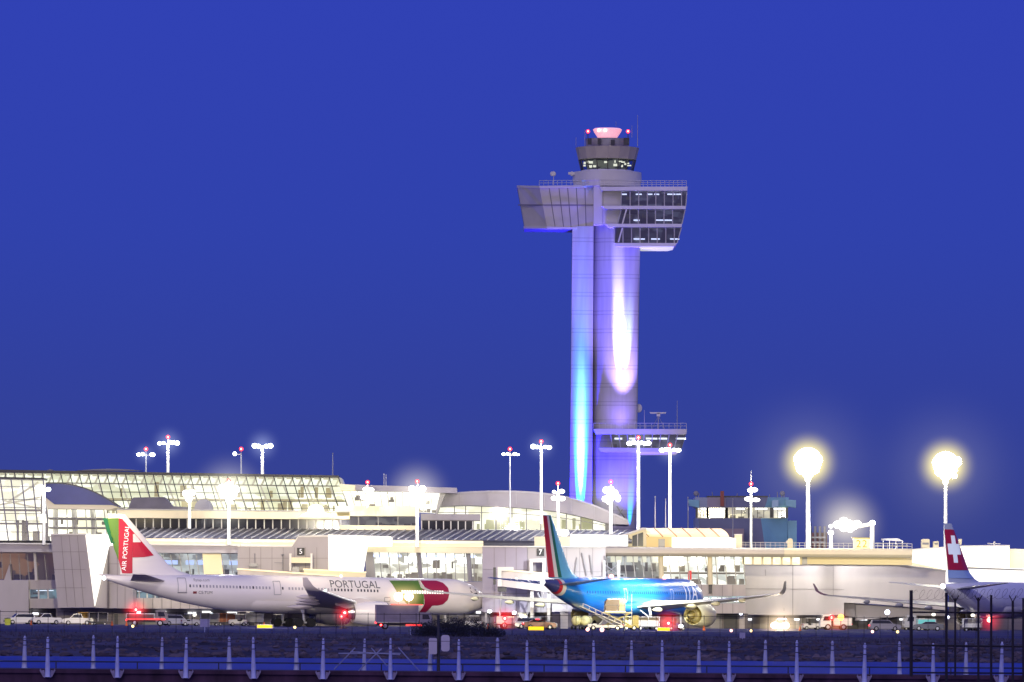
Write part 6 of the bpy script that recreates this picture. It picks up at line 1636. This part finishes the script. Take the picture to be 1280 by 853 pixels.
# ---- haze balls added round the lamps, their emission standing in for bloom
def halo(px, py, Y, r, color, strength, power=2.6):
    key = 'lamp_halo_%d' % int(px)
    m = D.materials.new('bloom_glow'); m.use_nodes = True
    nt = m.node_tree; nt.nodes.clear()
    o = nt.nodes.new('ShaderNodeOutputMaterial'); e = nt.nodes.new('ShaderNodeEmission'); e.inputs['Color'].default_value = tuple(color) + (1,)
    tc = nt.nodes.new('ShaderNodeTexCoord'); ln = nt.nodes.new('ShaderNodeVectorMath'); ln.operation = 'LENGTH'
    nt.links.new(tc.outputs['Object'], ln.inputs[0])
    a = nt.nodes.new('ShaderNodeMath'); a.operation = 'SUBTRACT'; a.use_clamp = True; a.inputs[0].default_value = 1.0; nt.links.new(ln.outputs['Value'], a.inputs[1])
    p = nt.nodes.new('ShaderNodeMath'); p.operation = 'POWER'; nt.links.new(a.outputs[0], p.inputs[0]); p.inputs[1].default_value = power
    q = nt.nodes.new('ShaderNodeMath'); q.operation = 'MULTIPLY'; nt.links.new(p.outputs[0], q.inputs[0]); q.inputs[1].default_value = strength / r
    nt.links.new(q.outputs[0], e.inputs['Strength'])
    vs_ = nt.nodes.new('ShaderNodeVolumeAbsorption'); vs_.inputs['Density'].default_value = 1e-6
    ad_ = nt.nodes.new('ShaderNodeAddShader'); nt.links.new(e.outputs[0], ad_.inputs[0]); nt.links.new(vs_.outputs[0], ad_.inputs[1])
    nt.links.new(ad_.outputs[0], o.inputs['Volume'])
    ob = MB().ball((0, 0, 0), 1, nu=24, nv=16).obj('halo', m); ob.location = at(px, py, Y); ob.scale = (r, r, r)
    ob['kind'] = 'stuff'; ob['label'] = 'soft haze added as bloom around bright lamps'; ob['category'] = 'halo'
for a in ((1010, 578, 1034, 6.0, (1, .85, .15), 4.6, 2.6), (1010, 582, 1060, 18, (.85, .82, .65), .22, 2.8), (1182, 582, 1062, 6.0, (1, .85, .15), 4.4, 2.6), (1182, 586, 1090, 18, (.85, .82, .65), .20, 2.8), (1058, 655, 1036, 8, (1, .9, .6), 1.6, 2.6),
          (521, 616, 1026, 7, (1, .93, .75), 1.0, 2.6), (286, 616, 1024, 8, (1, .96, .8), 1.0, 2.6), (763, 620, 1040, 6.5, (1, .95, .8), .9, 2.6), (237, 621, 1034, 5, (1, .95, .8), .7, 2.6),
          (395, 640, 1040, 6, (1, .9, .6), .8, 2.6),
          (170, 762.5, 939, 2.6, (1, .02, .03), 2.4, 2.6), (430, 768, 923, 2.3, (1, .02, .03), 1.3, 2.6), (631, 773.5, 939, 2.8, (1, .02, .03), 2.4, 2.6), (835.5, 779.5, 914, 2.6, (1, .02, .03), 2.4, 2.6), (1046, 777, 994, 3.0, (1, .15, .03), 1.2, 2.6), (976, 783, 950, 4.6, (1, .75, .5), 3.0, 2.6), (497.5, 746, 901, 2.6, (1, .62, .3), 1.8, 2.6), (510.5, 746, 901, 2.6, (1, .62, .3), 1.8, 2.6), (1237, 776, 1012, 3.0, (1, .02, .05), 1.4, 2.6),
          (210, 554, 1118, 4, (.6, .7, 1), .5, 2.6), (328, 557, 1116, 4, (.6, .7, 1), .5, 2.6), (676.5, 558, 1046, 3.6, (.6, .7, 1), .5, 2.6), (798, 554, 1042, 3.6, (.6, .7, 1), .5, 2.6), (837, 563, 1042, 3.6, (.6, .7, 1), .5, 2.6), (182, 568, 1128, 3, (.6, .7, 1), .4, 2.6)):
    halo(*a)

# ================================================================== VEHICLES
glassv = mat('car_glass', (.015, .017, .025), .08, spec=.6)
def wheels(T, xs_, w, r=.34):
    for x in xs_:
        for s in (-1, 1):
            t = T.part('wheel', MB().lathe((x, s * (w / 2 - .02) - .11, r), (0, 1, 0), [(0, r * .6), (.02, r * .92), (.06, r), (.17, r), (.2, r * .92), (.22, r * .6)], 18), MATS['rubber'], smooth=True)
            T.part('rim', MB().lathe((x, s * (w / 2 + .09), r), (0, s, 0), [(0, r * .58), (.015, r * .5), (.02, .05)], 14), MATS['steel'], t)
def side_prism(mb, prof, w, taper=0.0):
    """profile (x, z) extruded across the width; upper points pulled in by taper"""
    zmin = min(p[1] for p in prof); zmax = max(p[1] for p in prof)
    n = len(prof); vs = []
    for s in (-1, 1):
        for x, z in prof: vs.append((x, s * (w / 2 - taper * max(0, (z - zmin) / (zmax - zmin))), z))
    return mb.add(vs, [tuple(range(n)), tuple(range(2 * n - 1, n - 1, -1))] + [(i, (i + 1) % n, (i + 1) % n + n, i + n) for i in range(n)])
def lights(T, xf, xr, z, w, front=None, rear=None, r=.12):
    for s in (-1, 1):
        T.part('headlight', MB().ball((xf, s * (w / 2 - .25), z), r * .7, r, r * .8), front or mat('lens_clear', (.6, .6, .6), .15))
        T.part('taillight', MB().ball((xr, s * (w / 2 - .2), z + .1), r * .7, r * .9, r), rear or mat('lens_red', (.35, .01, .01), .2))
def suv(label, px, Y, hd, paint_m, front=None, rear=None, bar=None, kind='suv', cat='car', group=None, name='parked_car'):
    T = Thing(name, label, cat, (gx(px, Y), Y, .02), (0, 0, R(hd)), group)
    L_, w = 4.9, 1.95
    body = [(2.45, .42), (2.45, .78), (2.3, .98), (1.35, 1.1), (-2.2, 1.12), (-2.45, .95), (-2.45, .42), (-1.95, .3), (1.95, .3)]
    T.part('body', side_prism(MB(), body, w, .08), paint_m, smooth=False)
    if kind == 'pickup':
        cab = [(1.25, 1.1), (.55, 1.78), (-.55, 1.8), (-.85, 1.1)]; wins = [(1.1, 1.16), (.5, 1.7), (-.5, 1.72), (-.75, 1.16)]
    elif kind == 'sedan':
        cab = [(1.2, 1.0), (.45, 1.45), (-1.0, 1.46), (-1.75, 1.05)]; wins = [(1.0, 1.08), (.42, 1.4), (-.95, 1.41), (-1.5, 1.1)]
    else:
        cab = [(1.25, 1.08), (.6, 1.72), (-2.0, 1.74), (-2.3, 1.1)]; wins = [(1.05, 1.16), (.55, 1.64), (-1.95, 1.66), (-2.1, 1.16)]
    T.part('cabin', side_prism(MB(), cab, w - .12, .16), paint_m)
    zc = (wins[0][1] + wins[1][1]) / 2
    for s in (-1, 1):
        mb = MB(); off = w / 2 - .06 + .012
        def yy(z): return s * (off - .16 * (z - cab[0][1]) / (cab[1][1] - cab[0][1]))
        mb.poly([(x, yy(z), z) for x, z in wins]); T.part('side_window', mb, glassv, fix=False)
    a, b_ = cab[0], cab[1]
    T.part('windscreen', MB().quad((a[0] - .05 + .02, -.78, a[1] + .07), (a[0] - .05 + .02, .78, a[1] + .07), (b_[0] + .07, .68, b_[1] - .05), (b_[0] + .07, -.68, b_[1] - .05)), glassv, fix=False)
    wheels(T, (1.5, -1.45), w, .37)
    lights(T, 2.42, -2.42, .75, w, front, rear)
    T.part('bumper', MB().box((2.44, 0, .5), (.14, w - .1, .2)).box((-2.44, 0, .5), (.14, w - .1, .2)), MATS['frame_dark'])
    if bar:
        z = cab[1][1] + .08; x = (cab[1][0] + cab[2][0]) / 2
        lb = T.part('light_bar', MB().box((x, 0, z), (.3, 1.2, .16)), bar)
    return T
def beacon_light(T, p, r, m=None):
    b_ = T.part('beacon', MB().ball(p, r, nu=12, nv=8), m or MATS['lamp_red'], smooth=True)
    T.part('lens_core', MB().ball(Vector(p) + Vector((0, 0, .0)) - (T.o.rotation_euler.to_matrix().transposed() @ Vector((0, r * .75, 0))), r * .5), MATS['lamp_red_hot'] if m is None else m, b_)
wcar = mat('car_white', (.62, .62, .64), .3); scar = mat('car_silver', (.3, .3, .33), .3, .3); dcar = mat('car_dark', (.05, .05, .07), .3); rcar = mat('car_red', (.2, .006, .008), .3); ycar = mat('plant_yellow', (.26, .21, .05), .5); bcar = mat('truck_body', (.55, .54, .57), .4, var=.05, vscale=1)
redtail = mat_glow('tail_glow', (1, .03, .04), 7); headglow = mat_glow('head_glow', (1, .86, .66), 24); tealbar = mat_glow('bar_blue', (.5, .6, 1), 6)
suv('white parked car nose-left at the far left, first of the pair', 25, 1000, 200, wcar, group='white cars parked by the far-left wall')
suv('white parked car second from the left, right behind the first', 57, 1000, 203, wcar, group='white cars parked by the far-left wall', kind='pickup')
suv('small white pickup right of the two parked white cars', 97, 985, 185, wcar, kind='pickup')
suv('white estate car facing right below the airliner tail', 220, 990, 20, wcar)
suv('dark silver estate car with glowing red tail at the right', 1106, 975, 4, scar, None, redtail)
suv('red car with glowing tail lights beside the yellow field sign', 674, 940, 8, rcar, None, redtail, MATS['tail_glow'], kind='sedan')
T = suv('car with blinding headlights facing the viewer in front of the pier block', 977, 955, 262, wcar, headglow, None, mat_glow('bar_violet', (.75, .6, 1), 8))
lamp('headlights', (gx(977, 955), 951, .8), 900, (1, .85, .6), .3)
mb = MB()
for s in (-1, 1): mb.ball((2.5, s * .8, .82), .2, .62, .46)
T.part('headlight_glare', mb, headglow)
suv('dark car nose-left with a red lamp near the far right undercroft', 1160, 995, 180, dcar, None, redtail, kind='sedan')

def box_truck(label, px, Y, hd, L_, hb, cab_m, box_m, name='box_truck', cat='truck', zb=1.0, front=None, rear=None):
    T = Thing(name, label, cat, (gx(px, Y), Y, .02), (0, 0, R(hd)))
    w = 2.4
    cab = [(L_ / 2, .5), (L_ / 2, 1.5), (L_ / 2 - .45, 2.45), (L_ / 2 - 1.9, 2.5), (L_ / 2 - 1.9, .5)]
    T.part('cab', side_prism(MB(), cab, w - .15, .06), cab_m)
    T.part('windscreen', MB().quad((L_ / 2 + .01, -.95, 1.52), (L_ / 2 + .01, .95, 1.52), (L_ / 2 - .4, .9, 2.36), (L_ / 2 - .4, -.9, 2.36)), glassv, fix=False)
    for s in (-1, 1): T.part('side_window', MB().quad((L_ / 2 - .4, s * (w / 2 - .06), 1.5), (L_ / 2 - 1.5, s * (w / 2 - .06), 1.5), (L_ / 2 - 1.5, s * (w / 2 - .07), 2.2), (L_ / 2 - .65, s * (w / 2 - .07), 2.2)), glassv, fix=False)
    T.part('chassis', MB().box((-.2, 0, .75), (L_ - .6, 1.2, .35)), MATS['dark_steel'])
    x0, x1 = -L_ / 2, L_ / 2 - 2.1
    bx = T.part('cargo_box', MB().box(((x0 + x1) / 2, 0, zb + hb / 2), (x1 - x0, w, hb)), box_m)
    mb = MB()
    for z in (zb + .06, zb + hb - .06):
        for s in (-1, 1): mb.box(((x0 + x1) / 2, s * (w / 2 + .02), z), (x1 - x0 + .06, .06, .12))
    for x in (x0, x1):
        for s in (-1, 1): mb.box((x, s * (w / 2 + .02), zb + hb / 2), (.1, .06, hb))
    T.part('box_trim', mb, MATS['steel'], bx)
    wheels(T, (L_ / 2 - 1.2, -L_ / 2 + 1.3), w, .48)
    lights(T, L_ / 2 + .02, -L_ / 2 - .02, .85, w, front, rear)
    return T
# tall service truck parked before the white airliner's nose section
Yv = 905
T = box_truck('tall grey box truck with two bright work lights before the green fuselage letter', 505, Yv, 4, 8.2, 2.55, mat('truck_grey', (.30, .29, .33), .5), mat('truck_box_grey', (.26, .25, .30), .5, var=.15, vscale=.8), zb=1.0, rear=redtail)
kv = K * Yv
for p in (497.5, 510.5):
    q = at(p, 746, Yv - 1.2); lx = Vector((q.x - T.loc.x, q.y - T.loc.y, q.z - .02))
    wl_ = T.part('work_light', MB().ball(lx, .62, .4, .62, 14, 10), mat_glow('work_glow', (1, .85, .68), 10), smooth=True)
    T.part('stem', MB().tube((lx.x, lx.y + .2, 3.5), lx + Vector((0, .2, 0)), .07, n=6), MATS['steel'], wl_)
T.part('marker_lamp', MB().box((.3, -1.24, 3.60), (4.6, .06, .1)), mat_glow('marker_red', (1, .05, .05), 3))
T.part('side_lamp', MB().box((1.4, -1.24, .62), (2.4, .06, .22)), MATS['marker_red'])
beacon_light(T, (-3.4, -1.3, .62), .18)
def red_pole(label, px, py, Y, r=.36):
    p = at(px, py, Y)
    T = Thing('warning_beacon', label, 'beacon', (p.x, Y, .02), (0, 0, 0))
    T.part('post', MB().tube((0, 0, 0), (0, 0, p.z - .1), .06, n=8), MATS['dark_steel'])
    T.part('base', MB().lathe((0, 0, 0), (0, 0, 1), [(0, .4), (.12, .38), (.16, .1)], 12), MATS['rubber'])
    beacon_light(T, (0, 0, p.z), r)
    lamp('beacon_glow', (p.x, Y - .6, p.z), 120, (1, .05, .05), .2)
red_pole('red warning beacon on a post below the airliner tail', 170, 762.5, 940)
red_pole('larger red warning beacon beside the white airliner engine', 431, 766.5, 925, .42)
red_pole('smaller red warning beacon left of and below the engine one', 427, 771, 924, .25)
red_pole('red warning beacon in front of gate 7', 631, 773.5, 940, .4)
red_pole('red warning beacon beside the blue airliner engine', 835.5, 779.5, 915, .4)
T = box_truck('low flat ramp truck with red tail lights below the airliner tail', 184, 965, 2, 6.4, 1.0, MATS['recess_wall'], mat('truck_maroon', (.16, .06, .06), .6), zb=.95, rear=redtail)
T.part('marker_lamp', MB().box((-.2, -1.25, 1.05), (6.0, .05, .16)), MATS['marker_red'])
box_truck('white van with red and amber lights right of the headlight car', 1044, 1000, 184, 5.0, 1.3, wcar, wcar, rear=redtail, zb=.7)
T = Thing('warning_beacon', 'amber warning beacon above the white van', 'beacon', (gx(1051, 996), 996, .02), (0, 0, 0))
T.part('post', MB().tube((0, 0, 0), (0, 0, 1.8), .06, n=8), MATS['dark_steel']); T.part('lamp', MB().ball((0, 0, 2.05), .5), MATS['lamp_amber'])
T = Thing('warning_beacon', 'red warning lamp left of the amber one by the white van', 'beacon', (gx(1039.5, 996), 996, .02), (0, 0, 0))
T.part('post', MB().tube((0, 0, 0), (0, 0, 1.8), .06, n=8), MATS['dark_steel']); beacon_light(T, (0, 0, 2.0), .42)
T = Thing('light_stand', 'bluish white lamp on a stand above the silver estate car', 'lamp', (gx(1109, 1010), 1010, .02), (0, 0, 0))
T.part('post', MB().tube((0, 0, 0), (0, 0, 2.6), .06, n=8), MATS['dark_steel']); T.part('lamp', MB().ball((0, 0, 2.9), .42), mat_glow('lamp_blue_white', (.75, .8, 1), 5))
def tug(label, px, Y, hd, m_):
    T = Thing('baggage_tug', label, 'tug', (gx(px, Y), Y, .02), (0, 0, R(hd)))
    T.part('body', side_prism(MB(), [(1.4, .35), (1.4, .85), (1.2, 1.0), (.2, 1.05), (.1, .75), (-.6, .75), (-.7, 1.0), (-1.4, 1.0), (-1.4, .35)], 1.4), m_)
    mb = MB()
    for x in (.3, -.7):
        for s in (-1, 1): mb.tube((x, s * .6, .95), (x * .9, s * .58, 1.85), .035, n=6)
    T.part('canopy_frame', mb, MATS['dark_steel']); T.part('canopy', MB().box((-.2, 0, 1.88), (1.5, 1.35, .07)), m_)
    T.part('seat', MB().box((-.35, 0, .85), (.5, 1.0, .18)).box((-.6, 0, 1.1), (.1, 1.0, .4)), MATS['rubber'])
    wheels(T, (.9, -.9), 1.4, .3); lights(T, 1.4, -1.4, .7, 1.4)
def cart(label, px, Y, hd, m_, covered=True, L_=3.0):
    T = Thing('baggage_cart', label, 'cart', (gx(px, Y), Y, .02), (0, 0, R(hd)))
    T.part('deck', MB().box((0, 0, .55), (L_, 1.5, .12)), MATS['dark_steel'])
    mb = MB()
    for x in (-L_ / 2 + .06, 0, L_ / 2 - .06):
        for s in (-1, 1): mb.tube((x, s * .7, .6), (x, s * .7, 1.95), .04, n=6)
    T.part('frame', mb, MATS['steel'])
    if covered: T.part('canopy', MB().box((0, 0, 1.98), (L_ + .1, 1.6, .08)), m_)
    T.part('curtain', MB().box((0, .66, 1.28), (L_ - .1, .03, 1.3)).box((-L_ / 2 + .03, 0, 1.28), (.03, 1.3, 1.3)), m_)
    wheels(T, (L_ / 2 - .5, -L_ / 2 + .5), 1.4, .24)
    T.part('drawbar', MB().tube((L_ / 2, 0, .5), (L_ / 2 + .8, 0, .35), .04, n=6), MATS['dark_steel'])
ochre = mat('ochre_cover', (.45, .26, .05), .6)
cart('ochre covered baggage cart left of the gate block doors', 110, 985, 5, ochre)
cart('dark covered baggage cart right of the ochre one', 123, 984, 4, mat('cover_dark', (.09, .085, .1), .6))
tug('pale baggage tug under the rear of the white airliner', 238, 985, 10, bcar)
cart('grey baggage cart behind the blank sign', 262, 990, 8, mat('cover_grey', (.3, .3, .32), .6))
cart('rust-red covered cart under the white airliner belly', 283, 1000, 6, mat('cover_rust', (.3, .1, .05), .6))
tug('white tug beside the dark pillar under the white airliner', 297, 995, 190, wcar)
cart('pale open cart under the middle of the white airliner', 318, 1000, 3, bcar)
tug('white tug at the main wheels of the white airliner', 349, 1002, 10, wcar)
cart('long pale cart behind the white airliner engine', 408, 1000, 3, mat('cover_pink', (.5, .36, .34), .6), L_=4.2)
cart('pale cart under the nose of the white airliner', 560, 995, 5, bcar)
tug('white tug below the jet bridge left of gate 7', 592, 985, 170, wcar)
T = box_truck('white ramp van behind the red beacon of gate 7', 640, 968, 6, 5.2, 1.2, wcar, wcar, zb=.7)
tug('pale tug under the jet bridge behind the red car', 684, 955, 20, wcar)
suv('silver car half hidden behind the red car under the jet bridge', 662, 960, 10, scar, bar=tealbar)
cart('covered grey cart right of the cargo loader', 810, 945, 4, mat('cover_taupe', (.28, .25, .24), .6), L_=3.4)
cart('second taupe cart against the blue airliner wheels', 786, 950, 4, mat('cover_yellowish', (.5, .45, .2), .6), L_=1.8)
tug('dark tug beneath the blue airliner engine', 845, 938, 15, dcar)
tug('tug beside the dark door in the right undercroft', 1014, 1005, 10, bcar)
cart('pale cart below the sloping end of the pier block', 1140, 1010, 3, bcar)
box_truck('teal-lit service van behind the black fence post', 1149, 1002, 184, 5.0, 1.2, scar, mat('van_teal', (.1, .4, .42), .4, emit=(.2, .8, .8), estr=.15), zb=.7)
cart('covered cart near the big red beacon at far right', 1215, 985, 5, bcar)

for px, py, Y_, m_, lb in ((612, 764.5, 976, 'lamp_cool', 'white lamp on a stand at the left foot of gate 7'), (643, 766.5, 976, 'lamp_cool', 'white lamp on a stand under the middle of gate 7'), (1184.5, 772, 1000, 'lamp_blue_white', 'bluish lamp on a stand beside the thick fence post'), (1167, 768.5, 1003, 'lamp_dim', 'dim yellowish lamp on a stand left of the thick fence post'), (1216, 769.5, 1003, 'lamp_dim', 'dim wide lamp on a stand left of the belly beacon at far right'), (243, 769, 1003, 'lamp_dim', 'dim lamp on a stand under the rear of the white airliner'), (264, 768, 1006, 'lamp_cool', 'white lamp on a stand below the flag of the white airliner'), (801, 774, 950, 'lamp_dim', 'dim lamp on a stand right of the loader cab'), (851, 783, 930, 'lamp_cool', 'low white lamp left of the blue airliner engine')):
    p = at(px, py, Y_); p.z = max(p.z, .5)
    T = Thing('light_stand', lb, 'lamp', (p.x, Y_, .02), (0, 0, 0))
    T.part('post', MB().tube((0, 0, 0), (0, 0, p.z), .06, n=8), MATS['dark_steel']); T.part('lamp', MB().ball((0, 0, p.z), .34, .3, .26), MATS[m_], smooth=True)
# belt loader with raised conveyor
Yb = 926
T = Thing('belt_loader', 'conveyor belt loader sloping up to the blue airliner rear hold', 'belt loader', (gx(757, Yb), Yb, .02), (0, 0, R(176)))
T.part('body', side_prism(MB(), [(2.6, .4), (2.6, .9), (1.4, 1.0), (1.2, .75), (-2.6, .75), (-2.6, .4)], 1.7), bcar)
mb = MB().bar((-2.9, -.3, .55), (3.9, -.3, 3.5), 1.0, .22, (0, 0, 1))
T.part('conveyor', mb, MATS['dark_steel'])
mb = MB()
for s in (-.85, .25):
    mb.bar((-2.9, s, .62), (3.9, s, 3.57), .1, .24, (0, 1, 0)); mb.bar((-2.3, s, 1.35), (3.4, s, 3.95), .05, .05)
    for i in range(7): x = -2.3 + i * .95; z = .62 + (x + 2.9) * .434; mb.bar((x, s, z), (x, s, z + .55), .05, .05)
T.part('side_rail', mb, mat('rail_grey', (.5, .48, .5), .5))
T.part('lift_arm', MB().tube((-1.2, .4, .8), (1.6, .3, 2.4), .09, n=8).tube((1.0, -.6, .8), (.2, -.6, 1.8), .08, n=8), MATS['steel'])
wheels(T, (1.8, -1.8), 1.7, .36); lights(T, 2.6, -2.6, .7, 1.7)
# container loader with lifted platform
Yl = 930
T = Thing('cargo_loader', 'scissor cargo loader with raised platform at the blue airliner', 'cargo loader', (gx(776, Yl), Yl, .02), (0, 0, R(4)))
T.part('chassis', MB().box((0, 0, .6), (5.2, 2.4, .4)), ycar)
T.part('platform', MB().box((-.6, 0, 2.62), (4.4, 2.5, .2)), mat('platform_tan', (.4, .33, .2), .5))
mb = MB()
for s in (-.9, .9): mb.bar((-2.2, s, .8), (1.2, s, 2.5), .16, .12); mb.bar((1.2, s, .8), (-2.2, s, 2.5), .16, .12)
T.part('scissor_lift', mb, ycar)
mb = MB()
for x in (-2.6, -.6, 1.5):
    mb.tube((x, -1.2, 2.7), (x, -1.2, 3.75), .04, n=6)
mb.tube((-2.6, -1.2, 3.72), (1.5, -1.2, 3.72), .04, n=6); mb.tube((1.5, -1.2, .7), (1.5, -1.2, 5.4), .07, n=6)
T.part('guard_rail', mb, MATS['steel'])
T.part('operator_cab', MB().box((2.1, -.6, 1.5), (.9, 1.0, 1.5)), ycar); T.part('cab_window', MB().quad((2.56, -1.0, 1.5), (2.56, -.2, 1.5), (2.56, -.2, 2.15), (2.56, -1.0, 2.15)), glassv, fix=False)
wheels(T, (1.9, -1.9), 2.3, .36); lights(T, 2.62, -2.62, .65, 2.3)
T = Thing('cargo_container', 'brown cargo container lifted on the loader platform', 'container', (T.loc.x - .9, Yl, .02 + 2.73), (0, 0, R(4)))
T.part('body', MB().prism([Vector((-1.5, -1.1, 0)), Vector((1.5, -1.1, 0)), Vector((1.5, -1.1, 1.9)), Vector((-1.2, -1.1, 1.9)), Vector((-1.5, -1.1, 1.5))], (0, 2.2, 0)), mat('container_brown', (.12, .085, .075), .5, .2, var=.1, vscale=.8))
T.part('door', MB().box((1.0, -1.13, .95), (.8, .05, 1.7)), mat('container_cream', (.6, .5, .25), .5))
T.part('rim', MB().box((0, -1.12, .05), (3.0, .08, .1)).box((0.1, -1.12, 1.87), (2.7, .08, .08)), MATS['steel'])
T = Thing('light_stand', 'small amber and white lamp post on the loader', 'lamp', (gx(781, 927), 927, .02), (0, 0, 0))
T.part('post', MB().tube((0, 0, 0), (0, 0, 4.2), .05, n=6), MATS['steel']); T.part('lamp', MB().ball((0, 0, 4.35), .2), MATS['lamp_cool'])
# cargo dollies and rounds by the blue airliner
for px, lb in ((722, 'yellowish round-ended tank trailer under the blue tail, left of two'), (733, 'yellowish strapped tank trailer under the blue tail, right of two')):
    T = Thing('tank_trailer', lb, 'trailer', (gx(px, 945), 945, .02), (0, 0, R(70)))
    T.part('tank', MB().lathe((-1.2, 0, 1.35), (1, 0, 0), [(0, .3), (.15, .62), (.4, .75), (2.0, .75), (2.25, .62), (2.4, .3)], 22), mat('tank_cream', (.62, .56, .25), .4), smooth=True)
    T.part('strap', MB().lathe((-.3, 0, 1.35), (1, 0, 0), [(0, .77), (.12, .77)], 22), MATS['dark_steel'])
    T.part('frame', MB().box((0, 0, .5), (2.6, 1.1, .14)).box((-.8, 0, .62), (.15, 1.2, .3)).box((.8, 0, .62), (.15, 1.2, .3)), MATS['dark_steel'])
    wheels(T, (.8, -.8), 1.3, .3)
# ground crew lamps, cones and stands scattered on the ramp
for px, Y_, lb in ((39, 960, 'orange traffic cone between the two parked white cars'), (140, 962, 'orange traffic cone right of the dark covered cart'), (158, 960, 'orange traffic cone left of the airliner tail beacon'), (330, 950, 'orange traffic cone above the left yellow sign'), (610, 940, 'orange traffic cone left of the gate 7 beacon'), (880, 935, 'orange traffic cone under the blue airliner wing'), (1000, 950, 'orange traffic cone right of the headlight car')):
    T = Thing('traffic_cone', lb, 'cone', (gx(px, Y_), Y_, .02), (0, 0, 0))
    T.part('cone', MB().lathe((0, 0, .04), (0, 0, 1), [(0, .22), (.75, .05), (.76, .01)], 14), mat('cone_orange', (.7, .14, .02), .5), smooth=True)
    T.part('base', MB().box((0, 0, .03), (.5, .5, .05)), MATS['rubber'])
T = Thing('trash_bin', 'small yellow-green bin at the nose of the first parked white car', 'bin', (gx(9.5, 965), 965, .02), (0, 0, 0))
T.part('drum', MB().lathe((0, 0, 0), (0, 0, 1), [(0, .42), (.9, .5), (.95, .52), (1.0, .5)], 16), mat('bin_yellow', (.45, .48, .06), .5, emit=(.8, .8, .1), estr=.2), smooth=True)
T.part('lid', MB().lathe((0, 0, 1.0), (0, 0, 1), [(0, .53), (.06, .5), (.14, .1)], 16), MATS['dark_steel'])
